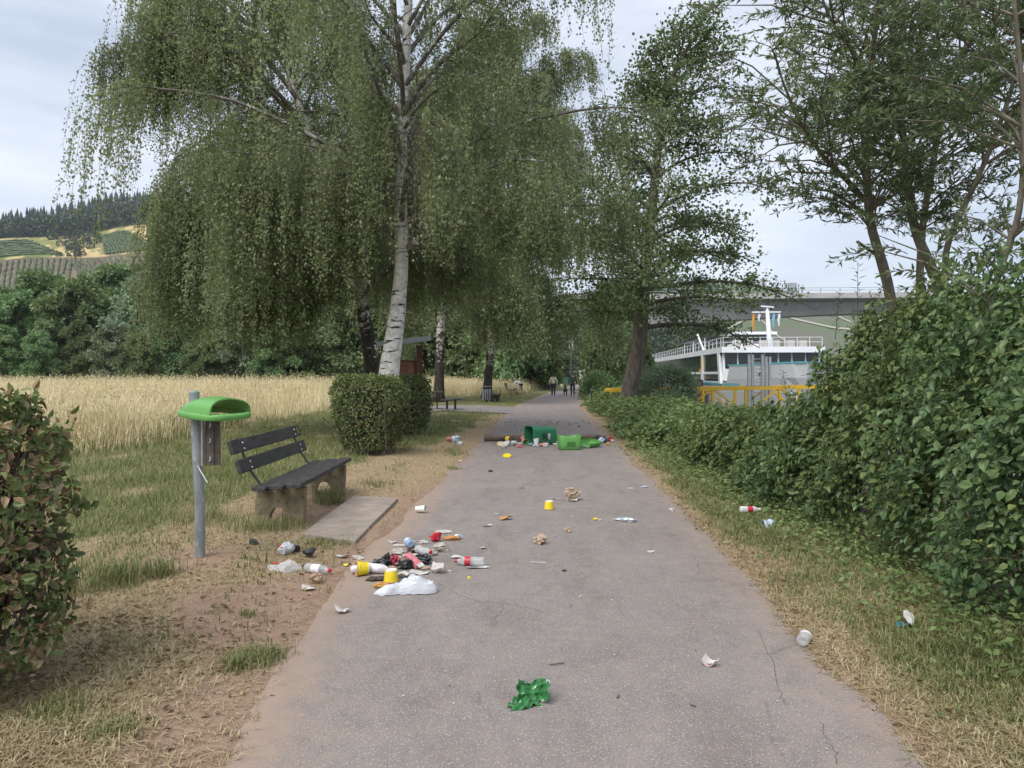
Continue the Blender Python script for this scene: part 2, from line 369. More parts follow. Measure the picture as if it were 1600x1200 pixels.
t.links.new(p.outputs[0], o.inputs['Surface']); M_asphalt = m
path = a.build('path', M_asphalt, kind='structure', label='grey asphalt footpath scattered with litter running to the distance')
ca = path.data.color_attributes.new('dust', 'FLOAT_COLOR', 'POINT')
dd = np.clip(.4 * sm(.3, .0, (XP - xL(YP)) ) * sm(12, 8, YP) + .35 * sm(.45, .0, XP - xL(YP)) + .3 * sm(.4, .0, xR(YP) - XP), 0, 1).ravel()
ca.data.foreach_set('color', np.stack([dd, dd, dd, np.ones_like(dd)], -1).astype(np.float32).ravel())

# a few open cracks in the asphalt
M_crack = mat('asphalt_crack', (.085, .075, .072), .95)
for pts in ([(1185, 985), (1200, 1020), (1214, 1050), (1222, 1085), (1230, 1100)], [(1283, 1128), (1290, 1150), (1300, 1168), (1312, 1198)], [(1085, 720 + 150), (1092, 884), (1090, 900)]):
    q = rail([(*G(*p_), .003) for p_ in pts], 18); q[:, :2] += rng.normal(0, .009, (len(q), 2)); w = .0011 * (.4 + 1.2 * rng.random(len(q))); d = unit(np.gradient(q, axis=0)); sd2 = np.stack([-d[:, 1], d[:, 0], 0 * w], -1) * w[:, None]
    a = Acc(); a.add(np.vstack([q - sd2, q + sd2]), Q=[[i_, i_ + 1, len(q) + i_ + 1, len(q) + i_] for i_ in range(len(q) - 1)]); a.build('crack', M_crack, path)

# paved apron leading to the picnic table
a = Acc(); gx = np.linspace(-5.2, .1, 24); gy = np.linspace(29.2, 35.2, 12); GX, GY = np.meshgrid(gx, gy, indexing='ij')
wob = .25 * fn(GX, GY, .9); a.add(np.stack([GX, GY + wob * (np.abs(GY - 32.2) > 2.6), np.maximum(gz(GX, GY) + .03, .012)], -1).reshape(-1, 3),
      Q=[[i * 12 + j, (i + 1) * 12 + j, (i + 1) * 12 + j + 1, i * 12 + j + 1] for i in range(23) for j in range(11)])
a.build('pavement', mat('apron_asphalt', (.22, .195, .185), .9, .2, 3., bump=.4), kind='structure', label='grey paved apron between the path and the picnic table')

# river
a = Acc(); a.add([[6, -300, -3.0], [1500, -300, -3.0], [1500, 900, -3.0], [6, 900, -3.0]], Q=[[0, 1, 2, 3]])
m, t, o = newmat('river_water'); v = objco(t, (1, .35, 1))
p = nd(t, 'ShaderNodeBsdfPrincipled', {'Base Color': (.06, .085, .075, 1), 'Roughness': .08, 'Specular IOR Level': .6})
b = nd(t, 'ShaderNodeBump', {'Strength': .25, 'Distance': .1}); t.links.new(noise(t, 1.6, 4, v), b.inputs['Height']); t.links.new(b.outputs[0], p.inputs['Normal'])
t.links.new(p.outputs[0], o.inputs['Surface']); a.build('river_water', m, kind='structure')

# ------------------------------------------------------------------ hill across the fields: soil, straw and green plots, forest above
def hill_left_z(px, d):
    az = np.interp(px, [-500, -150, 0, 190, 300, 400, 600, 800, 1000], [.62, .8, .90, 1.0, 1.0, .93, .72, .45, .2])
    return (np.interp(d, [380, 440, 500, 568, 650, 800, 900, 1100], [-6, 25, 62, 97, 135, 172, 176, 150]) + 3 * np.sin(px * .021 + d * .013)) * az + .2
def polar(px, d):
    px = np.asarray(px, float); d = np.asarray(d, float); return (px - 800) / F * d, d
PX = np.arange(-520, 1010, 7.); DD = np.concatenate([np.arange(380, 660, 5.), np.arange(660, 1100, 25.)])
pg, dg = np.meshgrid(PX, DD, indexing='ij'); hx, hy = polar(pg, dg); hz = hill_left_z(pg, dg)
a = Acc(); n2 = len(DD); i, j = np.meshgrid(np.arange(len(PX) - 1), np.arange(n2 - 1), indexing='ij')
a.add(np.stack([hx, hy, hz], -1).reshape(-1, 3), Q=np.stack([i * n2 + j, (i + 1) * n2 + j, (i + 1) * n2 + j + 1, i * n2 + j + 1], -1).reshape(-1, 4))
m, t, o = newmat('hill_fields'); va = nd(t, 'ShaderNodeVertexColor', layer_name='plot'); v = objco(t)
c = mixc(t, .55, va.outputs[0], ramp(t, [(.3, (.55, .55, .5)), (.7, (1.25, 1.25, 1.2))], noise(t, .12, 6, v, .7)).outputs[0], 'MULTIPLY')
p = nd(t, 'ShaderNodeBsdfPrincipled', {'Roughness': 1., 'Specular IOR Level': .05}); t.links.new(c, p.inputs['Base Color']); t.links.new(p.outputs[0], o.inputs['Surface'])
hill = a.build('hill', m, smooth=True, kind='structure', label='hillside with vineyard plots and straw meadow below a forest ridge')
pc = np.empty((pg.size, 3)); P_, D_ = pg.ravel() + 6 * fn(pg.ravel(), dg.ravel(), .05), dg.ravel() + 3 * fn(pg.ravel(), dg.ravel(), .04, 4)
pc[:] = (.50, .39, .20)
pc[(fn(P_, D_, .035, 8) > .62)] = (.22, .23, .09)
pc[D_ > 648] = (.05, .07, .03)
pc[(D_ < 566)] = (.21, .155, .12)                                           # tilled vineyard soil
pc[(D_ > 566) & (D_ < 572)] = (.13, .10, .075)
pc[(P_ < 100 - (D_ - 572) * .9) & (D_ > 576) & (D_ < 640)] = (.13, .19, .06)
pc[(P_ > 158 - (D_ - 572) * .08) & (P_ < 240 - (D_ - 572) * .55) & (D_ > 574) & (D_ < 636)] = (.24, .21, .11)
pc[(P_ > 248) & (D_ < 650)] = (.12, .15, .06)
pc[(D_ < 500)] = (.17, .17, .09)
ca = hill.data.color_attributes.new('plot', 'FLOAT_COLOR', 'POINT'); ca.data.foreach_set('color', np.hstack([pc, np.ones((len(pc), 1))]).astype(np.float32).ravel())

M_vine = leafmat('vine_leaves', [(.2, (.045, .075, .03)), (.6, (.085, .125, .045)), (.9, (.13, .17, .07))], .2, nscale=.3)
def vine_row(parent, p0, p1):
    n = 26; k = np.linspace(0, 1, n); px = p0[0] + (p1[0] - p0[0]) * k; d = p0[1] + (p1[1] - p0[1]) * k
    X, Y = polar(px, d); Z = hill_left_z(px, d); c = np.stack([X, Y, Z], -1)
    A = Acc(); tube(A, c + [0, 0, .8] + rng.normal(0, .22, (n, 3)), rng.uniform(.75, 1.15, n), 5, jit=.25)
    A.build('vine_row', M_vine, parent)
vy = empty('vineyard', (*polar(60, 505), 60), label='lower vineyard with rows running straight up the brown slope', category='vineyard', group='vineyards on the hill')
vy.location = (0, 0, 0)
for q, px in enumerate(np.arange(-66, 112, 9.2)): vine_row(vy, (px - 6 + .03 * q, 494), (px + 2.0 + .05 * q, 564))
vy = empty('vineyard', label='lower vineyard with slanting rows next to the birch twigs', category='vineyard', group='vineyards on the hill')
for px in np.arange(112, 300, 8.8): vine_row(vy, (px + 26, 494), (px - 2, 564))
vy = empty('vineyard', label='small upper vineyard on a steep plot beside the straw meadow', category='vineyard', group='vineyards on the hill')
for px in np.arange(162, 236, 5.6): vine_row(vy, (px + 4, 576), (max(160, px - 8 - .4 * (px - 160)), 632))
vy = empty('vineyard', label='green upper vineyard at the far edge under the dark wood', category='vineyard', group='vineyards on the hill')
for q in range(9): vine_row(vy, (-70, 580 + q * 6.5), (96 - q * 6.5, 582 + q * 6.5))

# forest on the ridge: one far mass of conifers above broadleaf trees
def conifer(A, p, h, g):
    n = 6; r = h * g.uniform(.15, .2)
    for q in range(4):
        z0 = h * (.12 + .2 * q); z1 = h * (.46 + .18 * q); rr = r * (1 - .22 * q); an = np.arange(n) * 2 * np.pi / n + q
        V = np.vstack([np.stack([rr * np.cos(an) * g.uniform(.7, 1.2, n), rr * np.sin(an) * g.uniform(.7, 1.2, n), z0 + g.uniform(-.04, .04, n) * h], -1), [[0, 0, min(z1, h)]]])
        A.add(V + p, T=[[u, (u + 1) % n, n] for u in range(n)])
def puff_points(g, n, r):
    d = unit(g.normal(size=(n, 3))); return d, d * np.asarray(r) * g.uniform(.8, 1.05, (n, 1))
M_fir = leafmat('far_conifers', [(.2, (.016, .028, .02)), (.8, (.036, .055, .034))], .0, nscale=.02)
M_broad = leafmat('far_broadleaf', [(.2, (.025, .042, .022)), (.6, (.045, .07, .032)), (.9, (.075, .10, .05))], .1, nscale=.03)
g = np.random.default_rng(11); A = Acc(); B = Acc()
for _ in range(1500):
    px, d = g.uniform(-320, 760), g.uniform(735, 850); x, y = polar(px, d); conifer(A, [float(x), float(y), float(hill_left_z(px, d)) - 1], g.uniform(19, 33), g)
for _ in range(900):
    px, d = g.uniform(-320, 760), g.uniform(652, 745); x, y = polar(px, d); z = float(hill_left_z(px, d)); r = g.uniform(5, 8.5)
    dd_, pp = puff_points(g, 50, (r, r, r * .95)); leaves(B, pp + [float(x), float(y), z + r * 1.1], dd_ + g.normal(0, .8, (50, 3)), dd_, 3.6, 3.0)
for _ in range(60):      # bushes dotted over the meadow and beside the vineyards
    px, d = g.choice([g.uniform(80, 150), g.uniform(150, 330), g.uniform(250, 480)]), g.uniform(575, 655); x, y = polar(px, d); z = float(hill_left_z(px, d)); r = g.uniform(1.8, 5)
    if d < 636 and 155 < px < 240: continue
    dd_, pp = puff_points(g, 220, (r, r, r * .9)); leaves(B, pp + [float(x), float(y), z + r * .6], dd_ + g.normal(0, .8, (220, 3)), dd_, r * .33, r * .28)
A.build('conifer_forest', M_fir, kind='stuff', label='dark conifer forest along the hill ridge')
B.build('broadleaf_forest', M_broad, kind='stuff', label='dark broadleaf wood below the conifers on the hill')

# hill on the far bank, seen under the bridge
def hill_right_z(px, d):
    az = np.interp(px, [780, 900, 1000, 1180, 1240, 1320, 1500, 1800, 2300], [.4, .8, 1., 1.0, .9, .84, .8, .75, .6])
    return np.interp(d, [260, 300, 420, 560, 640, 800], [-6, 1, 28, 72, 78, 60]) * az
PX = np.arange(780, 2310, 10.); DD = np.arange(260, 801, 10.); pg, dg = np.meshgrid(PX, DD, indexing='ij'); hx, hy = polar(pg, dg); n2 = len(DD)
a = Acc(); i, j = np.meshgrid(np.arange(len(PX) - 1), np.arange(n2 - 1), indexing='ij')
a.add(np.stack([hx, hy, hill_right_z(pg, dg)], -1).reshape(-1, 3), Q=np.stack([i * n2 + j, (i + 1) * n2 + j, (i + 1) * n2 + j + 1, i * n2 + j + 1], -1).reshape(-1, 4))
m, t, o = newmat('far_bank_vineyards'); v = objco(t)
w = nd(t, 'ShaderNodeTexWave', {'Scale': .16, 'Distortion': .6, 'Detail': 2}, wave_type='BANDS', bands_direction='DIAGONAL'); t.links.new(v, w.inputs['Vector'])
c = ramp(t, [(.2, (.105, .135, .085)), (.8, (.15, .18, .115))], w.outputs['Fac']).outputs[0]
c = mixc(t, ramp(t, [(.52, (0, 0, 0)), (.56, (1, 1, 1))], noise(t, .014, 2, v)).outputs[0], c, (.15, .15, .12))
p = nd(t, 'ShaderNodeBsdfPrincipled', {'Roughness': 1., 'Specular IOR Level': .05}); t.links.new(c, p.inputs['Base Color']); t.links.new(p.outputs[0], o.inputs['Surface'])
a.build('far_bank_hill', m, smooth=True, kind='structure', label='green terraced vineyard slope across the river seen under the bridge')
M_track = mat('pale_track', (.34, .33, .26), .95, .1)
for pts in ([(1120, 400), (1200, 470), (1300, 440), (1420, 430)], [(1180, 560), (1260, 520), (1330, 460)], [(1190, 440), (1215, 400), (1240, 370)], [(1290, 560), (1330, 500), (1400, 450)]):
    q = np.array(pts, float); k = np.linspace(0, len(q) - 1, 30); px = np.interp(k, np.arange(len(q)), q[:, 0]); d = np.interp(k, np.arange(len(q)), q[:, 1])
    X, Y = polar(px, d); a = Acc(); V0 = np.stack([X, Y, hill_right_z(px, d) + .5], -1); X, Y = polar(px, d + 5); V1 = np.stack([X, Y, hill_right_z(px, d + 5) + .5], -1)
    a.add(np.vstack([V0, V1]), Q=[[u, u + 1, 31 + u, 30 + u] for u in range(29)]); a.build('vineyard_track', M_track, kind='structure')
A = Acc()
for _ in range(420):
    px = g.uniform(900, 1130) if g.random() < .7 else g.uniform(1130, 1900); d = g.uniform(300, 560) if px < 1130 else g.uniform(285, 312); x, y = polar(px, d); z = float(hill_right_z(px, d)); r = g.uniform(2.5, 5)
    dd_, pp = puff_points(g, 50, (r, r, r)); leaves(A, pp + [float(x), float(y), z + r * .8], dd_ + g.normal(0, .8, (50, 3)), dd_, r * .5, r * .42)
A.build('far_bank_forest', M_broad, kind='stuff', label='wooded foot of the slope across the river')

# ------------------------------------------------------------------ road bridge over the river
M_conc = mat('bridge_concrete', (.30, .29, .28), .85, .16, .25, bump=.2, bscale=3, vec_scale=(1, 1, .25))
M_conc2 = mat('bridge_parapet_concrete', (.40, .38, .37), .85, .2, .4)
M_galv = mat('galvanised_steel', (.42, .44, .46), .45, .18, 12., metal=.6)
br = empty('road_bridge', (0, 150, 0), label='long grey concrete road bridge crossing the river behind the ship', category='bridge')
X0, X1 = -60., 260.
def ztop(x): return 17.9 + .0075 * (x - 30) - .00001 * (x - 30) ** 2
def zbot(x): return ztop(x) - 1.2 - (2.3 + 2.6 * np.exp(-((x - 24) / 30.) ** 2) + 2.6 * np.exp(-((x - 175) / 34.) ** 2))
bx = np.linspace(X0, X1, 60)
def loft(sec, name, m_, parent):
    """sec(x) -> list of (y,z) ring"""
    A = Acc(); rings = [np.array([[x, *p] for p in sec(x)]) for x in bx]; n = len(rings[0])
    A.add(np.vstack(rings), Q=[[u * n + w, u * n + (w + 1) % n, (u + 1) * n + (w + 1) % n, (u + 1) * n + w] for u in range(len(bx) - 1) for w in range(n)])
    return A.build(name, m_, parent)
loft(lambda x: [(2.2, ztop(x) - 1.25), (3.2, zbot(x)), (9.0, zbot(x)), (10, ztop(x) - 1.25)], 'box_girder', M_conc, br)
loft(lambda x: [(0, ztop(x) - .05), (0, ztop(x) - .55), (2.4, ztop(x) - 1.2), (9.8, ztop(x) - 1.2), (12.2, ztop(x) - .55), (12.2, ztop(x) - .05)], 'deck_slab', M_conc, br)
loft(lambda x: [(-.25, ztop(x) + .35), (-.25, ztop(x) - .75), (.0, ztop(x) - .75), (.15, ztop(x) + .35)], 'parapet', M_conc2, br)
for side in (-.1, 12.2):
    A = Acc()
    for x in np.arange(X0, X1, 4.): bar(A, (x, side, ztop(x) + .3), (x, side, ztop(x) + 1.45), .12)
    for dz in (.9, 1.4):
        for u in range(len(bx) - 1): bar(A, (bx[u], side, ztop(bx[u]) + dz), (bx[u + 1], side, ztop(bx[u + 1]) + dz), .09)
    A.build('railing', M_galv, br)
for px_ in (24., 175.):
    A = Acc(); extrude(A, [(-2.2, -6), (2.2, -6), (1.7, zbot(px_) + .2), (-1.7, zbot(px_) + .2)], 3.2, 9, off=(px_, 0, 0)); A.build('pier', M_conc, br)
A = Acc()
for x in (56.2, 57.0, 59.6, 60.4): bar(A, (x, .3, ztop(x)), (x, .3, ztop(x) + 2.2), .14)
box(A, (58.3, .4, ztop(58) + 1.3), (1.6, .8, 2.4)); A.build('sign_gantry', M_galv, br)
# ------------------------------------------------------------------ bark and foliage materials
def birchbark(name, dark_to, dark, slope=.22):
    m, t, o = newmat(name); v = objco(t); sx = nd(t, 'ShaderNodeSeparateXYZ'); t.links.new(v, sx.inputs[0])
    lent = noise(t, 1., 4, objco(t, (3.2, 3.2, 17)), .6); patch = noise(t, 1., 5, objco(t, (2.2, 2.2, 3.2)), .7); rough_ = noise(t, 1, 5, objco(t, (16, 16, 5)), .7)
    white = ramp(t, [(.3, (.46, .44, .41)), (.6, (.74, .72, .69))], noise(t, 9, 4, v)).outputs[0]
    black = ramp(t, [(.35, (.018, .015, .013)), (.65, (.10, .085, .07))], rough_).outputs[0]
    k1 = ramp(t, [(.60, (0, 0, 0)), (.635, (1, 1, 1))], lent).outputs[0]
    h = mth(t, 'ADD', mth(t, 'MULTIPLY', mth(t, 'SUBTRACT', dark_to, sx.outputs['Z']), slope), dark)
    k2 = ramp(t, [(.49, (0, 0, 0)), (.54, (1, 1, 1))], mth(t, 'ADD', patch, h)).outputs[0]
    f = mth(t, 'MAXIMUM', k1, k2); c = mixc(t, f, white, black)
    p = nd(t, 'ShaderNodeBsdfPrincipled', {'Roughness': .8, 'Specular IOR Level': .2}); t.links.new(c, p.inputs['Base Color'])
    b = nd(t, 'ShaderNodeBump', {'Strength': .8, 'Distance': .03}); t.links.new(mth(t, 'MULTIPLY', rough_, f), b.inputs['Height']); t.links.new(b.outputs[0], p.inputs['Normal'])
    t.links.new(p.outputs[0], o.inputs['Surface']); return m
M_birchA = birchbark('white_birch_bark', 1.2, -.10); M_birchB = birchbark('dark_birch_bark', 4.2, -.02, .07)
M_bark = mat('grey_brown_bark', (.10, .082, .066), .9, .45, 9., bump=.9, bscale=22, vec_scale=(1, 1, .3))
M_barkw = mat('willow_bark', (.155, .14, .105), .9, .4, 14., bump=.9, bscale=40, vec_scale=(1, 1, .35))
M_limb = mat('birch_limb_bark', (.15, .13, .115), .85, .4, 6., speck=(5., .56, (.46, .44, .41)))
M_twig = mat('thin_twigs', (.075, .058, .045), .9, .3, 5.)
M_birchleaf = leafmat('birch_leaves', [(.12, (.135, .16, .082)), (.45, (.215, .25, .125)), (.75, (.285, .325, .16)), (.95, (.35, .38, .195))], .40, nscale=.6, namp=.72)
M_alder = leafmat('alder_leaves', [(.15, (.055, .082, .037)), (.55, (.11, .15, .062)), (.9, (.19, .235, .105))], .25, nscale=.7, namp=.4)
M_willow = leafmat('willow_leaves', [(.1, (.06, .088, .047)), (.5, (.125, .168, .08)), (.9, (.235, .285, .15))], .32, nscale=.8, namp=.35)
M_belt = leafmat('field_tree_leaves', [(.1, (.07, .115, .052)), (.5, (.15, .215, .092)), (.9, (.27, .345, .155))], .25, objvar=.3, nscale=.25, namp=.5)
M_beltgrey = leafmat('grey_willow_leaves', [(.1, (.12, .165, .10)), (.5, (.21, .265, .165)), (.9, (.33, .40, .26))], .2, objvar=.15, nscale=.3, namp=.5)

# ------------------------------------------------------------------ weeping birches
def birch(name_label, base, trunk_pts, trunk_r, bark, n_prim, reach, z_lo, z_hi, n_str, leaf, seed, lean=(0, 0), explicit=(), low=2.4, hangL=(.8, 2.6), group=None, spacing=.036, clear=0.):
    g = np.random.default_rng(seed); base = np.asarray(base, float)
    root = empty('birch_tree', base, label=name_label, category='birch', group=group)
    TP = rail(np.asarray(trunk_pts, float), 40); TR = np.interp(np.linspace(0, 1, len(TP)), np.linspace(0, 1, len(trunk_r)), trunk_r)
    A = Acc(); TRr = TR * (1 + .55 * np.exp(-TP[:, 2] / .45)); tube(A, TP, TRr, 14, jit=.02); A.build('trunk', bark, root, smooth=True)
    def on(z):
        return np.array([np.interp(z, TP[:, 2], TP[:, 0]), np.interp(z, TP[:, 2], TP[:, 1]), z]), np.interp(z, TP[:, 2], TR)
    tips = []; br_ = Acc(); H = z_hi - z_lo; prims = []
    for q in range(n_prim):
        f = (q + g.uniform(0, .8)) / n_prim; z = z_lo + H * f ** .9; az = q * 2.39996 + g.uniform(-.4, .4); p0, r0 = on(z)
        ln = reach * (1 - .72 * f ** 1.6) * g.uniform(.72, 1.12); el = R(g.uniform(26, 52) + 14 * f)
        hd = np.array([math.cos(az), math.sin(az), 0]); hd[:2] += np.asarray(lean) * .7; hd = hd / np.linalg.norm(hd)
        ln *= 1 + .35 * (hd[:2] @ np.asarray(lean))
        k = np.linspace(0, 1, 9)[:, None]; rise = math.tan(el) * ln * .62
        P = p0 + hd * ln * k + np.array([0, 0, 1]) * rise * (1.55 * k - 1.0 * k ** 2.1) + np.cumsum(g.normal(0, .05, (9, 3)), 0) * ln * .12
        prims.append((P, min(r0 * .55, .035 + .017 * ln)))
    for P, r0 in explicit: prims.append((np.asarray(P, float), r0))
    limb = Acc()
    for P, r0 in prims:
        P = rail(P, 14); rr = r0 * np.linspace(1, .16, len(P)); tube(limb, P, rr, 6, caps=False)
        ln = np.linalg.norm(np.diff(P, axis=0), axis=1).sum()
        for s_ in range(int(4 + ln * 1.9)):
            f = g.uniform(.22, 1.0); b0 = P[min(len(P) - 1, int(f * (len(P) - 1)))]; d = unit(P[min(len(P) - 1, int(f * (len(P) - 1)) + 1)] - P[max(0, int(f * (len(P) - 1)) - 1)])
            sd_ = unit(np.cross(d, [0, 0, 1.])) * g.choice([-1, 1]); l2 = g.uniform(.6, 1.5) * (1.15 - .5 * f) * min(1, reach / 5)
            dr = unit(d * .7 + sd_ * g.uniform(.3, 1) + [0, 0, g.uniform(-.1, .5)]); k = np.linspace(0, 1, 5)[:, None]
            Q_ = b0 + dr * l2 * k + np.array([0, 0, -1.]) * l2 * .55 * k ** 2
            tube(br_, Q_, np.linspace(.014, .005, 5), 4, caps=False); tips.append(Q_)
        tips.append(P[len(P) // 2:])
    limb.build('branches', M_limb, root, smooth=True)
    C = np.vstack(tips); ctr = TP[np.argmin(abs(TP[:, 2] - (z_lo + .5 * H)))]
    wgt = 1 + 2.2 * sm(7, 4.5, C[:, 2]) + 1.6 * (C[:, 0] + base[0] < -8.6); ix = g.choice(len(C), n_str, p=wgt / wgt.sum()); p0 = C[ix] + g.normal(0, .12, (n_str, 3)); out = p0[:, :2] - ctr[:2]; rad = np.linalg.norm(out, axis=1); out = unit(out)
    Ls = g.uniform(*hangL, n_str) * (.55 + .6 * np.clip(rad / reach, 0, 1.2)) * g.choice([1, 1, 1, 1.5], n_str)
    Ls *= 1 + 1.1 * sm(8.5, 4.5, p0[:, 2])
    tx = np.interp(p0[:, 2] - .6, TP[:, 2], TP[:, 0]); ty = np.interp(p0[:, 2] - .6, TP[:, 2], TP[:, 1]); front = (np.abs(p0[:, 0] - tx + .10 * (p0[:, 1] - ty)) < .45) & (p0[:, 1] < ty) & (g.random(n_str) < clear); Ls[front] *= .12
    p0[:, 0] = np.maximum(p0[:, 0], -10.6 - .0 * p0[:, 0] - base[0] + .5 * fn(p0[:, 2], p0[:, 1], 1.3) + g.uniform(0, .5, n_str))
    Ls = np.minimum(Ls, np.maximum(.35, p0[:, 2] - low - (1.1 * (out[:, 0] > .2) if clear or lean[0] < -.3 else 0) - g.uniform(0, 1.2, n_str)))
    sw = g.normal(0, .09, (n_str, 2)) + out * .16
    def sp_(i, k):
        xy = p0[i, :2] + sw[i] * (Ls[i] * (1 - np.exp(-2.6 * k)))[:, None] + .03 * np.stack([np.sin(7 * k + i), np.cos(5 * k + 2. * i)], -1)
        return np.column_stack([xy, p0[i, 2] + .10 * np.sin(np.pi * np.minimum(1, k * 2.2)) - Ls[i] * k])
    K = 4; i = np.repeat(np.arange(n_str), K); k = np.tile(np.linspace(0, 1, K), n_str); SP = sp_(i, k); w = np.array([.004, 0, 0]) if True else 0
    aa = g.uniform(0, 3.14, n_str)[i]; w = np.stack([np.cos(aa), np.sin(aa), 0 * aa], -1) * .0035 * (leaf / .06)
    V = np.stack([SP - w, SP + w], 1).reshape(-1, 3); b = (np.arange(n_str)[:, None] * K + np.arange(K - 1)).ravel() * 2
    br_.add(V, Q=np.stack([b, b + 1, b + 3, b + 2], -1)); br_.build('twigs', M_twig, root)
    cnt = np.maximum(4, (Ls / spacing).astype(int)); i = np.repeat(np.arange(n_str), cnt); k = g.uniform(0.0, 1.02, len(i)); LP = sp_(i, k) + g.normal(0, .05, (len(i), 3)) * (leaf / .06)
    if clear:
        tx = np.interp(LP[:, 2], TP[:, 2], TP[:, 0]); ty = np.interp(LP[:, 2], TP[:, 2], TP[:, 1]); off_ = LP[:, 1] - ty; hid = (np.abs(LP[:, 0] - tx + .18 * off_) < .26) & (off_ < 0) & (g.random(len(LP)) < .9); LP = LP[~hid]; i = i[~hid]
    D = g.normal(0, .55, (len(i), 3)) + [0, 0, -.9]; lf = leaf * g.uniform(.7, 1.25, len(i))
    A = Acc(); leaf_tris(A, LP, D, rdir(len(i), g), lf, lf * .95); A.build('crown', M_birchleaf, root)
    return root, len(i)

YA = 16.6
b0 = at(603, 585 + CAMH * F / YA, YA); b0[2] = gz(b0[0], b0[1]) - .05
tp = [(0, 0, 0)] + [tuple(at(px, py, YA) - b0) for px, py in ((606, 600), (614, 540), (622, 480), (628, 400), (627, 300), (629, 200), (634, 100), (638, 0), (641, -120), (643, -260), (641, -390), (640, -430))]
tr = [.25, .235, .21, .18, .15, .125, .11, .10, .09, .075, .055, .03, .01]
def br2(pts, Y0, y1): return [at(px, py, Y0 + (y1 - Y0) * q / (len(pts) - 1)) - b0 for q, (px, py) in enumerate(pts)]
ex = [(br2([(628, 182), (590, 140), (555, 112), (515, 60), (480, 15), (440, -50)], YA, YA - 1.0), .085), (br2([(628, 184), (652, 140), (690, 95), (735, 62), (765, 30), (800, -30)], YA, YA - 1.4), .09),
      (br2([(627, 300), (590, 295), (545, 258), (500, 232), (450, 222)], YA, YA - 2.2), .06), (br2([(640, 345), (675, 325), (715, 300), (745, 272), (800, 250), (850, 252)], YA, YA - 2.6), .075),
      (br2([(626, 255), (606, 235), (586, 200)], YA, YA - .6), .05), (br2([(630, 205), (650, 170), (690, 135), (740, 118), (800, 96)], YA, YA - 2), .05),
      (br2([(627, 290), (680, 268), (740, 262), (790, 252)], YA, YA + 2), .05), (br2([(634, 90), (600, 50), (575, 15), (560, -40)], YA, YA - 1), .06),
      (br2([(636, 60), (665, 10), (700, -60), (730, -120)], YA, YA + 1), .06), (br2([(624, 330), (560, 300), (500, 270), (440, 262), (380, 280)], YA, YA - 1.5), .06)]
birch('tall white-barked weeping birch rising behind the clipped hedge', b0, tp, tr, M_birchA, 42, 5.7, 4.2, 15.4, 8400, .053, 21, explicit=ex, low=2.6, clear=.93, hangL=(.45, 1.5), group='weeping birches beside the path')
YB = 19.5
b1 = at(578, 585 + CAMH * F / YB, YB); b1[2] = gz(b1[0], b1[1]) - .05
tp = [(0, 0, 0)] + [tuple(at(px, py, YB) - b1) for px, py in ((581, 585), (577, 540), (568, 490), (562, 430), (545, 350), (515, 280), (480, 200), (455, 120), (430, 20), (415, -60))]
ex = [([at(px, py, YB - q * .35) - b1 for q, (px, py) in enumerate(pts)], r_) for pts, r_ in (([(563, 440), (515, 412), (455, 398), (400, 402), (335, 425)], .05), ([(566, 470), (530, 440), (490, 425), (440, 432)], .04), ([(560, 430), (480, 372), (400, 350), (320, 350), (262, 372)], .05))] + [([at(px, py, YB - q * .5) - b1 for q, (px, py) in enumerate(pts)], r_) for pts, r_ in (
      ([(555, 395), (520, 350), (470, 305), (420, 300), (370, 330)], .07), ([(560, 420), (500, 372), (440, 345), (395, 352), (345, 372)], .06), ([(520, 300), (440, 235), (385, 205), (325, 215), (270, 250)], .07),
      ([(490, 225), (420, 140), (350, 75), (290, 40), (235, 30)], .07), ([(470, 160), (400, 70), (330, 10), (260, -20)], .06), ([(545, 350), (470, 330), (400, 300), (320, 270), (260, 285)], .06), ([(450, 100), (370, 20), (295, -40), (220, -40)], .05))]
birch('slanting weeping birch with dark lower bark, its curtain of twigs hanging over the field', b1, tp, [.23, .21, .19, .17, .15, .13, .11, .09, .07, .05, .02], M_birchB, 30, 5.2, 3.6, 11.2, 7600, .055, 22, lean=(-.42, -.1), explicit=ex, low=2.0, hangL=(.5, 1.9), group='weeping birches beside the path')
def far_birch(px, Y, H, label, seed, reach, lean, wob, ns=4200, leaf=.125):
    b = at(px, 585 + CAMH * F / Y, Y); b[2] = gz(b[0], b[1]) - .05; k = np.linspace(0, 1, 9)
    tp = np.column_stack([wob[0] * k + .25 * np.sin(4 * k + seed), wob[1] * k, H * k]); tr = .27 * (1 - k) ** .8 + .015
    return birch(label, b, tp, tr, M_birchB, 36, reach, 4.5, H - .4, ns, leaf, seed, lean=lean, low=2.3, hangL=(.8, 3.0), group='weeping birches beside the path', spacing=.085)
far_birch(688, 40.5, 19, 'dark-trunked birch beside the picnic table', 31, 5.8, (-.1, 0), (-.4, 0))
far_birch(757, 47.5, 24, 'tall birch behind the grey litter bin, leaning towards the path', 32, 8.8, (.3, 0), (1.3, 0), 7200, .125)

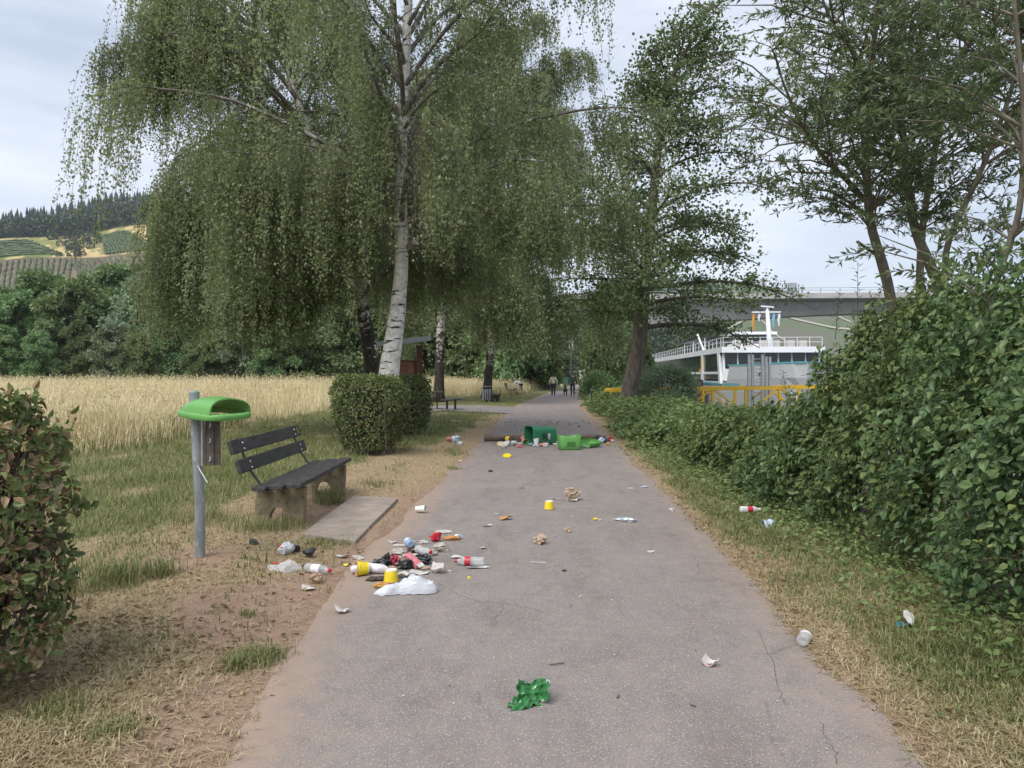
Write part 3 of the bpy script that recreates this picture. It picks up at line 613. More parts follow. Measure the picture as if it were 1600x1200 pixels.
# ------------------------------------------------------------------ alder by the river, tiered branches
def alder():
    g = np.random.default_rng(41); Y = 29.; b = at(977, 585 + CAMH * F / Y, Y); b[2] = gz(b[0], b[1]) - .2
    root = empty('alder_tree', b, label='leaning alder with tiered dark foliage between the path and the river', category='alder')
    P = rail([(0, 0, 0)] + [at(px, py, Y) - b for px, py in ((986, 600), (998, 540), (1003, 480), (1008, 420), (1016, 350), (1024, 280), (1030, 220), (1042, 150), (1062, 95), (1088, 55), (1095, 45))], 48)
    rr = np.interp(np.linspace(0, 1, len(P)), [0, .1, .3, .6, 1], [.40, .33, .27, .16, .02]); A = Acc(); tube(A, P, rr, 12, jit=.03); A.build('trunk', M_bark, root, smooth=True)
    limb = Acc(); LP = []; LN = []; twl = Acc()
    zs = np.linspace(3.7, P[-1, 2] - .3, 66)
    for q, z in enumerate(zs):
        f = (z - 2.6) / (P[-1, 2] - 2.6); i = np.argmin(abs(P[:, 2] - z)); p0 = P[i]; az = q * 2.4 + g.uniform(-.5, .5)
        ln = np.interp(f, [0, .15, .35, .55, .75, 1], [5.0, 5.6, 4.9, 3.9, 2.7, .9]) * g.uniform(.7, 1.1); hd = np.array([math.cos(az), math.sin(az), 0])
        if .44 < f < .52 and g.random() < .5: continue
        ln *= 1 + .22 * hd[0]
        k = np.linspace(0, 1, 8)[:, None]; up = np.interp(f, [0, .3, 1], [.10, .28, .9]) * ln; dr_ = np.interp(f, [0, .3, .6], [.12, .12, 0]) * ln * max(0, .4 + hd[0])
        B = p0 + hd * ln * k + np.array([0, 0, 1.]) * (up * (1.7 * k - 1.3 * k ** 2) - dr_ * k ** 2.2) + np.cumsum(g.normal(0, .05, (8, 3)), 0) * ln * .15
        tube(limb, B, max(.02, rr[i] * .36) * np.linspace(1, .2, 8), 5, caps=False)
        for s_ in range(int(6 + ln * 5.2)):
            ff = g.uniform(.2, 1.); c = B[int(ff * 7)]; sd_ = np.array([-hd[1], hd[0], 0]) * g.choice([-1, 1]); l2 = g.uniform(.4, 1.3) * (1.15 - .6 * ff)
            e = c + unit(hd * .6 + sd_ * g.uniform(.2, 1) + [0, 0, g.uniform(-.25, .35)]) * l2
            tube(twl, [c, (c + e) / 2 + [0, 0, .05], e], [.014, .01, .005], 3, caps=False)
            n = g.integers(14, 28); kk = g.uniform(.2, 1.08, (n, 1)); LP.append(c + (e - c) * kk + g.normal(0, 1, (n, 3)) * [.26, .26, .24])
    limb.build('branches', M_bark, root, smooth=True); twl.build('twigs', M_twig, root)
    LP = np.vstack(LP); n = len(LP); A = Acc(); D = rdir(n, g) + [0, 0, -.35]; N = rdir(n, g) * .8 + [0, 0, .8]; l = g.uniform(.10, .17, n)
    leaves(A, LP, D, N, l, l * .85, .12); A.build('crown', M_alder, root); return n
alder()

# ------------------------------------------------------------------ broadleaf trees at the edge of the field and along the path end
def leafy_mesh(seed, h, rx, lobes, nl, lf, m_, low=.05):
    g = np.random.default_rng(seed); A = Acc(); n = nl // lobes
    for q in range(lobes):
        f = (q + .5) / lobes; z = h * (low + (.93 - low) * f ** .85); w = rx * (math.sin(math.pi * min(1, .18 + .80 * f)) ** .7 if f > .3 else .95)
        az = q * 2.4 + g.uniform(-.6, .6); c = np.array([math.cos(az) * w * g.uniform(.35, .75), math.sin(az) * w * g.uniform(.35, .75), z]); r = rx * g.uniform(.32, .55) * (1.05 - .35 * f)
        # each lobe is itself a bunch of small sprays
        ns = 16; sd_ = rdir(ns, g); sd_[:, 2] = np.abs(sd_[:, 2]) * .9 - .25; sc = c + sd_ * r * g.uniform(.5, 1.05, (ns, 1)) * [1, 1, .85]
        ii = g.integers(0, ns, n); d = rdir(n, g); pp = sc[ii] + d * r * .42 * g.uniform(.35, 1.1, (n, 1)) * [1, 1, .75]
        out = unit(pp - c + d * r * .3); l = lf * g.uniform(.6, 1.3, n); leaves(A, pp, d + [0, 0, -.2], out + g.normal(0, .5, (n, 3)) + [0, 0, .35], l, l * .75, .15)
    return A.mesh('crown', m_)
def trunk_mesh(seed, h, r):
    g = np.random.default_rng(seed); A = Acc(); k = np.linspace(0, 1, 7); P = np.column_stack([.35 * np.sin(3 * k + seed), .3 * np.cos(2 * k + seed) - .3, h * .8 * k]); tube(A, P, r * (1.05 - .9 * k), 7)
    for q in range(6):
        i = g.integers(2, 5); az = g.uniform(0, 6.28); tube(A, [P[i], P[i] + [math.cos(az) * h * .1, math.sin(az) * h * .1, h * .1], P[i] + [math.cos(az) * h * .17, math.sin(az) * h * .17, h * .24]], [r * .4, r * .25, r * .08], 5)
    return A.mesh('trunk', M_bark)
VAR = [(leafy_mesh(50 + q, 10., 4.2, lb, 16000, .32, mm, lw), trunk_mesh(50 + q, 10., .24)) for q, (lb, mm, lw) in enumerate(((20, M_belt, .02), (17, M_belt, .03), (22, M_belt, .02), (16, M_beltgrey, .03), (19, M_beltgrey, .02)))]
_tl = {}
def leafy_tree(px, Y, top, v, label, width=1., name='broadleaf_tree', group='trees along the far edge of the field', zb=None):
    x = (px - 800) / F * Y; z0 = float(gz(x, Y)) - .1 if zb is None else zb; h = CAMH + (585 - top) / F * Y - z0
    root = empty(name, (x, Y, z0), random.uniform(0, 6.28), label=label, category='tree', group=group); s_ = h / 10.
    for nm, me in (('trunk', VAR[v][1]), ('crown', VAR[v][0])):
        o_ = link(nm, me, root); o_.scale = (s_ * width, s_ * width, s_)
    return root
belt = [(-30, 92, 440, 0, 1.0, 'dark green tree at the far left end of the field edge'), (25, 88, 455, 1, 1., 'bushy tree at the field edge behind the near hedge'), (70, 98, 425, 2, 1., 'tall dark tree in front of the lower vineyard rows'),
        (118, 88, 432, 1, .9, 'light green rounded tree at the field edge below the vineyard'), (125, 82, 500, 0, .8, 'low dark bushy tree under the light green tree'), (175, 80, 505, 3, .95, 'small silvery shrub-like willow at the edge of the dry field'),
        (195, 100, 412, 2, 1., 'tall grey-green tree below the slanting vineyard'), (240, 90, 418, 4, 1., 'broad feathery grey-green tree at the field edge'), (262, 84, 470, 0, .9, 'dark tree filling the gap under the feathery grey tree'),
        (300, 98, 408, 4, 1., 'grey-green tree behind the hanging birch curtain'), (345, 86, 450, 2, .95, 'dark tree between the two hanging birch curtains'), (372, 82, 470, 3, .9, 'silvery willow showing between the birch curtains'),
        (405, 92, 420, 4, 1., 'pale willow glimpsed through the slanting birch'), (450, 84, 450, 0, 1., 'dark tree seen behind the slanting birch trunk'), (505, 88, 430, 1, 1., 'dark tree just beside the slanting birch trunk'),
        (560, 84, 450, 2, 1., 'dark tree directly behind the two near birch trunks'), (615, 88, 440, 0, 1., 'dark tree behind the white birch trunk'), (665, 84, 450, 2, 1., 'dark tree behind the information shelter'),
        (715, 82, 440, 1, 1., 'dark tree between the two farther birch trunks'), (765, 80, 430, 0, 1., 'dark tree behind the leaning birch by the litter bin'), (805, 76, 430, 2, .95, 'dark tree overhanging the bending person'), (60, 80, 520, 2, .9, 'low dark bush in front of the field-edge trees'),
        (5, 80, 510, 1, .9, 'low bush at the field edge next to the near hedge'), (318, 80, 515, 1, .8, 'low dark bush below the long birch curtain'), (215, 79, 520, 2, .8, 'low bush right of the silvery willow'), (430, 80, 505, 1, .9, 'low dark bush left of the slanting birch trunk')]
for px, Y, top, v, w_, lb in belt: leafy_tree(px, Y, top, v, lb, w_)
pg_ = 'trees around the end of the path'
for px, Y, top, v, w_, lb in [(808, 70, 395, 1, .7, 'dark tree overhanging the path before the bend'), (828, 100, 500, 1, .6, 'dark bush at the left of the path bend'), (868, 118, 520, 3, 1.3, 'pale green bush behind the walking woman'), (893, 125, 515, 4, 1.2, 'grey-green tree behind the river sign'),
        (948, 66, 455, 0, .65, 'dark tree shading the small grey barrier'), (962, 74, 440, 2, .8, 'dark tree behind the yellow gangway end'), (912, 150, 480, 1, 1., 'distant tree above the white graffiti wall'), (800, 150, 420, 2, 1., 'tall tree far behind the birches'), (998, 60, 515, 0, .6, 'dark bushy tree left of the ship')]:
    leafy_tree(px, Y, top, v, lb, w_, group=pg_)
# ------------------------------------------------------------------ willow with several stems standing in the shrubs
M_stem = mat('shrub_stems', (.085, .068, .05), .9, .3, 20.)
def willow():
    g = np.random.default_rng(61); Y = 8.6; b = at(1432, 600, Y); b[2] = gz(b[0], b[1]) - .1
    root = empty('willow_tree', b, label='many-stemmed willow with narrow leaves above the riverside shrubs', category='willow')
    def pl(pts, Y0, Y1): return rail([at(px, py, Y0 + (Y1 - Y0) * q / (len(pts) - 1)) - b for q, (px, py) in enumerate(pts)], 22)
    stems = [(pl([(1425, 640), (1402, 520), (1386, 440), (1370, 385), (1358, 335), (1353, 250), (1351, 170), (1364, 80), (1376, -40), (1385, -150)], Y, Y - .8), .105, .03),
             (pl([(1455, 640), (1468, 470), (1463, 437), (1440, 385), (1425, 340), (1417, 262), (1410, 200), (1407, 130), (1412, 0), (1420, -150)], Y + .3, Y + .6), .12, .03),
             (pl([(1437, 640), (1437, 459), (1442, 350), (1464, 219), (1477, 131), (1512, 66), (1540, -20), (1560, -120)], Y + .8, Y + 1.4), .085, .025),
             (pl([(1470, 640), (1476, 440), (1484, 372), (1525, 284), (1556, 210), (1582, 131), (1600, 20), (1620, -120)], Y - .3, Y - 1.2), .06, .02),
             (pl([(1411, 214), (1392, 175), (1357, 124), (1325, 70), (1296, 26), (1265, -60)], Y + .5, Y - .6), .06, .015),
             (pl([(1350, 312), (1322, 280), (1292, 252), (1268, 218), (1250, 190), (1228, 140), (1214, 100)], Y - .3, Y - 1.5), .05, .012),
             (pl([(1372, 400), (1350, 385), (1340, 378)], Y - .15, Y - .6), .03, .024),
             (pl([(1500, 640), (1560, 430), (1592, 330), (1600, 200), (1590, 60), (1575, -80)], Y - 2, Y - 2.6), .05, .02)]
    A = Acc()
    for P, r0, r1 in stems: tube(A, P, np.linspace(r0 * .66, r1 * .7, len(P)), 9, jit=.04)
    A.build('trunk', M_barkw, root, smooth=True)
    limb = Acc(); twl = Acc(); LP = []; LD = []
    def spray(c, d, ln, dens=1.):
        """a leafy shoot: arching twig with lance leaves on both sides"""
        k = np.linspace(0, 1, 5)[:, None]; P = c + d * ln * k + np.array([0, 0, -1.]) * ln * .28 * k ** 2
        tube(twl, P, np.linspace(.005, .0015, 5), 3, caps=False); n = int(ln / .022 * dens); kk = g.uniform(.12, 1.02, n)
        p_ = np.stack([np.interp(kk, k[:, 0], P[:, q]) for q in range(3)], -1); LP.append(p_); LD.append(unit(d + [0, 0, -.35]) * .75 + rdir(n, g) * .8)
    for q, (P, r0, r1) in enumerate(stems):
        if q == 6: continue
        ln = np.linalg.norm(np.diff(P, axis=0), axis=1).sum(); n = int(ln * 11)
        for _ in range(n):
            f = g.uniform(.40 if q < 4 else .15, 1.); i = min(len(P) - 2, int(f * (len(P) - 1))); c = P[i]; d0 = unit(P[i + 1] - P[i])
            if c[2] + b[2] < 2.7 and g.random() < (.8 if q not in (3, 7) else .15): continue
            az = g.uniform(0, 6.28); d = unit(d0 * g.uniform(.2, .9) + np.array([math.cos(az), math.sin(az), g.uniform(-.1, .4)])); l1 = g.uniform(.5, 1.5)
            e = c + d * l1 + [0, 0, -.12 * l1]; m_ = (c + e) / 2 + [0, 0, .08 * l1]; tube(limb, [c, m_, e], [.014, .009, .004], 4, caps=False)
            for _ in range(g.integers(6, 11)):
                kk = g.uniform(.2, 1.); c2 = c + (e - c) * kk; az = g.uniform(0, 6.28); spray(c2, unit(d * .8 + .8 * np.array([math.cos(az), math.sin(az), g.uniform(-.4, .4)])), g.uniform(.25, .6))
    limb.build('branches', M_barkw, root); twl.build('twigs', M_twig, root)
    LP = np.vstack(LP); LD = np.vstack(LD); n = len(LP); l = g.uniform(.055, .11, n); N = rdir(n, g) * .8 + [0, 0, .6]
    # the leaves nearest the viewer are single parts of the crown, the rest one mass
    o3 = np.argsort((LP + b)[:, 1] - .35 * (LP + b)[:, 2]); near, rest = o3[:300], o3[300:]
    A = Acc(); leaves(A, LP[rest], LD[rest], N[rest], l[rest], l[rest] * .24, .2); cr_ = A.build('crown', M_willow, root)
    single_leaves(cr_, LP[near], LD[near], N[near], l[near], .24, M_willow)
    return n
def single_leaves(parent, P, D, N, l, wr, m_, ovate=False):
    A = Acc(); leaves(A, np.zeros((1, 3)), np.array([[0, 1., 0]]), np.array([[0, 0, 1.]]), 1., wr, .2, ovate); me = A.mesh('leaf', m_)
    D = unit(D); s_ = unit(np.cross(D, N)); N = np.cross(s_, D)
    for q in range(len(P)):
        o_ = link('leaf', me, parent); Mx = Matrix([[s_[q][r] * l[q], D[q][r] * l[q], N[q][r] * l[q], P[q][r]] for r in range(3)] + [[0, 0, 0, 1]]); o_.matrix_local = Mx
willow()

# ------------------------------------------------------------------ shrubs along the river side
M_shrub = leafmat('dogwood_leaves', [(.1, (.045, .085, .036)), (.45, (.10, .165, .066)), (.8, (.175, .25, .10)), (.97, (.25, .31, .10))], .25, rough=.42, nscale=1.3, namp=.4)
M_shrub2 = leafmat('bramble_leaves', [(.1, (.045, .075, .028)), (.45, (.10, .15, .052)), (.8, (.17, .225, .078)), (.97, (.27, .31, .09))], .25, rough=.45, nscale=1.3, namp=.4)
M_shoot = leafmat('young_shoot_leaves', [(.1, (.075, .115, .04)), (.5, (.14, .19, .06)), (.9, (.26, .30, .09)), (.98, (.38, .38, .10))], .3, rough=.45, nscale=1.3, namp=.3)
M_shootstem = mat('young_shoot_stems', (.16, .13, .06), .8, .3, 10.)
XF = 3.05                                                    # foot of the shrubs
def canopy(Y):
    return np.interp(Y, [2, 3.4, 5, 6.4, 7.5, 8.2, 8.7, 9.3, 10.5, 12.5, 15, 18.5, 21], [2.0, 2.05, 2.2, 2.35, 2.4, 2.15, 1.62, 1.28, 1.15, 1.0, .72, .5, .4])
def shrub(y0, y1, label, n, lf, seed, m_, parts=0):
    g = np.random.default_rng(seed); yc = (y0 + y1) / 2; root = empty('riverside_shrub', (XF + 1., yc, float(gz(XF + 1., yc)) - .05), label=label, category='shrub', group='shrubs along the river side'); o_ = np.array(root.location)
    ov = .22 * (y1 - y0); Y = g.uniform(y0 - ov, y1 + ov, n); H = canopy(Y) * (1 + .13 * fn(Y, 0 * Y, 2.6, seed % 5) + .07 * fn(Y * 3, 0 * Y, 2.9, 6)) * (1 - .35 * np.clip(np.abs(Y - yc) / ((y1 - y0) / 2 + ov), 0, 1) ** 3)
    kind = g.random(n); th = np.where(kind < .62, g.uniform(0, 1.25, n), g.uniform(1.1, 2.6, n))     # angle round the profile: 0 foot of the face, pi/2 top
    wdt = np.clip(.75 + .30 * H, .6, 1.5); front = XF + .10 * fn(Y, H, 3.1, 2)
    dep = g.exponential(.13, n) * np.where(th < .45, .7, 1.); rr = np.maximum(.25, 1 - dep / np.maximum(.5, H * .6))
    bul = 1 + .24 * fn(Y * 1.7, th * 2.2, 2.0, 7) + .13 * fn(Y * 3, th * 4, 3.1, 1)
    x = front + wdt * (1 - np.cos(np.minimum(th, np.pi / 2)) * rr * bul) + np.where(th > np.pi / 2, (th - np.pi / 2) * 1.5, 0)
    z = np.sin(np.minimum(th, np.pi / 2)) ** .75 * H * rr * np.clip(bul, .78, 1.25) * np.where(th > np.pi / 2, 1 - .12 * (th - np.pi / 2), 1)
    gap = (fn(Y * 2.1, z * 2.4, 2.6, 9) > .46) & (z < .85 * H); low = (z < .26) & (g.random(n) < .55)
    keep = ~(gap & (g.random(n) < .86)) & ~low & (z > .02); x, Y, z, th, H = x[keep], Y[keep], z[keep], th[keep], H[keep]; n = len(x)
    P = np.stack([x, Y, z + gz(x, Y) * (x > 4.4)], -1) - o_; nrm = np.stack([-np.cos(th) , 0 * th - .15, np.sin(th) + .35], -1)
    N = unit(nrm) + rdir(n, g) * .65; D = np.stack([-.5 * np.cos(th), g.normal(0, .7, n), -.45 + 0 * th], -1) + rdir(n, g) * .45
    l = lf * g.uniform(.45, 1.45, n) * np.where(g.random(n) < .06, 1.35, 1)
    vis = np.argsort(Y + .35 * np.abs(th - .8) + dep[keep] * 4)[:parts]; rest = np.setdiff1d(np.arange(n), vis)
    A = Acc(); leaves(A, P[rest], D[rest], N[rest], l[rest], l[rest] * .66, .13, ovate=lf > .05); c_ = A.build('foliage', m_, root, kind='stuff')
    if parts: single_leaves(c_, P[vis], D[vis], N[vis], l[vis], .66, m_, True)
    A = Acc()
    for _ in range(int(14 * (y1 - y0))):
        yy = g.uniform(y0, y1); h = float(canopy(yy)); p0 = np.array([XF + g.uniform(.6, 1.8), yy, 0]); e = p0 + [g.uniform(-.7, .5), g.uniform(-.4, .4), h * g.uniform(.6, 1.0)]
        e[0] = max(e[0], XF + .55); e[2] *= .8; tube(A, np.array([p0, (p0 + e) / 2 + [g.uniform(-.1, .2), 0, .1], e]) - o_, [.012, .009, .004], 4, caps=False)
    A.build('stems', M_stem, root)
    A = Acc(); Bs = Acc(); pick = g.choice(n, int(26 * (y1 - y0) * (1.4 if lf < .07 else .8)))          # arching young shoots leaving the surface
    for q in pick:
        if z[q] < .35: continue
        d = unit(nrm[q] + g.normal(0, .45, 3) + [0, 0, .25]); ln = g.uniform(.18, .55); k = np.linspace(0, 1, 5)[:, None]; C_ = P[q] + d * ln * k + np.array([0, 0, -1.]) * ln * .35 * k ** 2; tube(Bs, C_, np.linspace(.004, .0015, 5), 3, caps=False)
        nl = int(ln / .035); kk = np.linspace(.2, 1, nl); b_ = np.stack([np.interp(kk, k[:, 0], C_[:, r]) for r in range(3)], -1); az = np.arange(nl) * 2.2 + g.uniform(0, 6); D_ = d * .5 + np.stack([np.cos(az), np.sin(az), 0 * az], -1) * .8; ll = lf * g.uniform(.6, 1.05, nl) * (1.1 - .5 * kk); leaves(A, b_, D_, np.tile([0, 0, 1.], (nl, 1)) + rdir(nl, g) * .5, ll, ll * .6, .15, ovate=True)
    if A.n: A.build('young_shoots', M_shoot, root, kind='stuff'); Bs.build('shoot_stems', M_shootstem, root, kind='stuff')
    return root
shrub(2.4, 4.6, 'big-leaved dogwood shrub nearest the viewer at the edge of the frame', 24000, .057, 71, M_shrub, 300)
shrub(4.6, 6.0, 'dense dogwood shrub beside the torn white and teal wrapper', 18000, .058, 72, M_shrub)
shrub(6.0, 7.6, 'tall leafy shrub in front of the willow stems', 16500, .06, 73, M_shrub2)
shrub(7.6, 9.4, 'bushy shrub just past the willow beside the red-labelled bottle in the grass', 12500, .068, 74, M_shrub)
shrub(9.4, 12.2, 'lower bramble shrub in front of the yellow gangway', 11000, .076, 75, M_shrub2)
shrub(12.2, 15.2, 'low bramble shrub further along the verge', 8000, .08, 76, M_shrub2)
shrub(15.2, 19.0, 'lowest shrub of the row, next to the toppled green bins', 8000, .085, 77, M_shrub)

# shoots standing up out of the shrubs, with narrow leaves
def shoot(px, py, Y, h, label, seed):
    g = np.random.default_rng(seed); p = at(px, py, Y); root = empty('tall_shoot', p, label=label, category='shoot', group='shoots above the shrubs')
    A = Acc(); k = np.linspace(0, 1, 6); P = np.column_stack([.12 * k * g.normal(), .1 * k * g.normal(), h * k]); tube(A, P, .005 - .003 * k, 4); A.build('stem', M_stem, root)
    n = 26; kk = np.linspace(.15, 1, n); az = np.arange(n) * 2.4; B = np.stack([np.interp(kk, k, P[:, q]) for q in range(3)], -1); D = np.stack([np.cos(az), np.sin(az), np.full(n, .35)], -1)
    A = Acc(); leaves(A, B, D, np.tile([0, 0, 1.], (n, 1)) + rdir(n, g) * .3, g.uniform(.07, .12, n), .02, .2); A.build('leaves', M_willow, root)
shoot(1340, 520, 7.6, .75, 'upright narrow-leaved shoot in front of the bridge', 1); shoot(1305, 530, 8.0, .5, 'shorter shoot left of the willow stems', 2); shoot(1560, 520, 5.6, .6, 'narrow-leaved shoot high in the near shrubs', 3); shoot(1232, 640, 9.5, .5, 'thin shoot sticking up before the ship bow', 4)

# pale bushy willow in front of the gangway
def round_bush(px, py, Y, rx, h, n, lf, m_, label, name, seed, cat='shrub'):
    g = np.random.default_rng(seed); x = (px - 800) / F * Y; z0 = float(gz(x, Y)); root = empty(name, (x, Y, z0), label=label, category=cat); A = Acc()
    ns = 40; c = rdir(ns, g); c[:, 2] = np.abs(c[:, 2]); c = c * [rx * .75, rx * .6, h * .72] + [0, 0, h * .12]; ii = g.integers(0, ns, n); d = rdir(n, g); p_ = c[ii] + d * rx * .28 * g.uniform(.3, 1.1, (n, 1)); p_[:, 2] = np.maximum(.02, p_[:, 2])
    l = lf * g.uniform(.6, 1.3, n); leaves(A, p_, d + [0, 0, .3], rdir(n, g) + [0, 0, .5], l, l * .4, .2); A.build('foliage', m_, root, kind='stuff')
    A = Acc()
    for q in range(12): tube(A, [(0, 0, 0), c[q] * .5 + [0, 0, .1], c[q]], [.03, .02, .008], 4, caps=False)
    A.build('stems', M_stem, root)
round_bush(1040, 620, 30.5, 1.55, 2.15, 9000, .13, M_beltgrey, 'pale bushy willow shrub in front of the yellow gangway', 'willow_shrub', 81)
round_bush(935, 620, 46, 1.3, 1.7, 3000, .2, M_belt, 'ivy-like bush beside the small grey barrier', 'ivy_bush', 82)
round_bush(862, 600, 84, 1.6, 2.4, 2500, .3, M_belt, 'light green bush at the path bend behind the woman', 'garden_bush', 83)

# low leafy ground cover between path and river, too many leaves to count
def ground_cover():
    g = np.random.default_rng(91); n = 44000; Y = 15 + 33 * g.random(n) ** 1.15; x = xR(Y) + .35 + .35 * fn(Y, 0 * Y, .9, 3) + g.gamma(1.6, 2.2, n)
    h = np.clip(.18 + .45 * sm(.2, 1.6, x - xR(Y)) + .16 * fn(x, Y, 1.5, 5) + .12 * fn(x, Y, 4., 2), .05, 1.1); P = np.stack([x, Y, gz(x, Y) + h * g.uniform(.5, 1.05, n)], -1)
    A = Acc(); l = g.uniform(.07, .14, n) * (.7 + .018 * Y); leaves(A, P, rdir(n, g) * [1, 1, .4] + [0, 0, -.2], rdir(n, g) * .7 + [0, -.2, .9], l, l * .75, .12)
    m_ = leafmat('ground_cover_leaves', [(.1, (.07, .11, .036)), (.5, (.145, .205, .068)), (.9, (.25, .31, .12))], .25, nscale=.8, namp=.45)
    A.build('ground_cover', m_, kind='stuff', label='light green low ground cover between the path and the river')
    g = np.random.default_rng(92); n = 9000; Y = g.uniform(2.2, 16, n); x = XF - .1 + g.normal(0, .3, n) + .12 * fn(Y, 0 * Y, 3.) ; h = np.clip(.10 + .22 * (x - XF + .3), .03, .3); P = np.stack([x, Y, gz(x, Y) + h * g.uniform(.1, 1., n)], -1)
    A = Acc(); l = g.uniform(.03, .065, n); leaves(A, P, rdir(n, g) * [1, 1, .4], rdir(n, g) * .6 + [0, -.2, .9], l, l * .6, .12)
    A.build('verge_weeds', m_, kind='stuff', label='low weeds at the foot of the shrubs along the verge')
ground_cover()

# ------------------------------------------------------------------ clipped hedges
M_hedge = leafmat('hedge_leaves', [(.05, (.06, .09, .033)), (.4, (.12, .16, .056)), (.75, (.20, .245, .09)), (.97, (.30, .325, .13))], .2, rough=.45, nscale=2.2, namp=.4)
M_dead = leafmat('withered_hedge_leaves', [(.1, (.11, .07, .038)), (.45, (.25, .17, .09)), (.8, (.42, .32, .20)), (.97, (.56, .48, .38))], .1, rough=.7, nscale=2.5, namp=.35)
M_htwig = mat('hedge_twigs', (.13, .10, .08), .9, .35, 30.)
def hedge(label, c, sx, sy, h, n, lf, seed, brown=.15, parts=0, rz=0., taper=.0, group=None):
    g = np.random.default_rng(seed); root = empty('clipped_hedge', (c[0], c[1], float(gz(*c)) - .03), rz, label=label, category='hedge', group=group)
    # points on a rounded block, pushed in by a random depth
    u = g.uniform(-1, 1, (n, 3)); ax = g.choice(3, n, p=[.36, .36, .28]); sg = np.where(g.random(n) < .5, -1, 1); u[np.arange(n), ax] = sg; u[(ax == 2), 2] = 1
    e = 3.0 if taper else 4.2; nr = (np.abs(u) ** e).sum(1) ** (1 / e); q = u / nr[:, None]; q = q * (1 + .10 * fn(u[:, 0] * 3 + u[:, 2] * 2, u[:, 1] * 3 - u[:, 2], 2., seed % 7) + .05 * fn(u[:, 0] * 5 - u[:, 2] * 4, u[:, 1] * 5 + u[:, 2] * 3, 2.4, 3))[:, None]
    dep = np.minimum(.5, g.exponential(.10, n)); q = q * (1 - dep[:, None] * [.7, .7, .35])
    z = (q[:, 2] + 1) / 2; nar = 1 - taper * (1 - z) ** 1.2; P = np.stack([q[:, 0] * sx * nar, q[:, 1] * sy * nar, z * h], -1); nrm = np.zeros((n, 3)); nrm[np.arange(n), ax] = u[np.arange(n), ax]
    bare = (z < .12) & (g.random(n) < .5); P, nrm, dep, z = P[~bare], nrm[~bare], dep[~bare], z[~bare]; n = len(P)
    N = nrm + rdir(n, g) * .75 + [0, 0, .25]; D = rdir(n, g) + nrm * .35 + [0, 0, -.1]; l = lf * g.uniform(.6, 1.35, n)
    pb = brown * (.6 + .9 * sm(-.3, .7, fn(P[:, 0] * 2 + P[:, 1], P[:, 2] * 2, 2.2, 5))); br_ = g.random(n) < pb * np.where(z > .9, .7, 1.15)
    for kind, mk, m_ in (('foliage', ~br_, M_hedge), ('withered_foliage', br_, M_dead)):
        idx = np.nonzero(mk)[0]; wd = Matrix.Rotation(rz, 3, 'Z'); wy = P[idx, 0] * math.sin(rz) + P[idx, 1] * math.cos(rz) - .8 * P[idx, 0] * math.cos(rz)
        np_ = int(parts * len(idx) / n); near = idx[np.argsort(wy + dep[idx] * 5)[:np_]] if np_ else np.zeros(0, int); rest = np.setdiff1d(idx, near); fo = .16 if kind == 'foliage' else .42
        A = Acc(); leaves(A, P[rest], D[rest], N[rest], l[rest], l[rest] * (.62 if kind == 'foliage' else .5), fo, ovate=True); f_ = A.build(kind, m_, root, kind='stuff')
        if np_: single_leaves(f_, P[near], D[near], N[near], l[near], .62, m_, True)
    A = Acc()
    for _ in range(int(90 * (1 + 2 * bool(parts)))):
        p0 = np.array([g.uniform(-.6, .6) * sx, g.uniform(-.6, .6) * sy, g.uniform(0, .25) * h]); e_ = p0 + [g.normal(0, .45) * sx, g.normal(0, .45) * sy, g.uniform(.3, .8) * h]
        e_ = np.clip(e_, [-sx * .95, -sy * .95, 0], [sx * .95, sy * .95, h * .97]); tube(A, [p0, (p0 + e_) / 2 + g.normal(0, .05, 3), e_], [.009, .007, .003], 4, caps=False)
    k_ = 2200; q_ = rdir(k_, g) * g.uniform(.2, .74, (k_, 1)); q_ = q_ * [1.2, 1.2, 1.15]; zz = np.clip((q_[:, 2] + 1) / 2, .02, .93); nr_ = 1 - taper * (1 - zz) ** 1.2; leaves(A, np.stack([q_[:, 0] * sx * nr_, q_[:, 1] * sy * nr_, zz * h], -1), rdir(k_, g), rdir(k_, g), .20, .07)
    A.build('branches', M_htwig, root); return root
hedge('half-withered clipped hedge close to the viewer beside the litter bin post', (-3.10, 3.45), .86, .44, 1.50, 9000, .05, 101, .46, 300, rz=.1)
hedge('bushy clipped hedge with narrow foot behind the wooden bench', at(577, 700, 13.9)[:2], .78, .75, 1.56, 13000, .048, 102, .07, taper=.42, group='clipped hedges behind the bench')
hedge('smaller clipped hedge half hidden behind the bushy one', at(636, 700, 18.6)[:2], .62, .8, 1.56, 6500, .06, 103, .08, taper=.12, group='clipped hedges behind the bench')

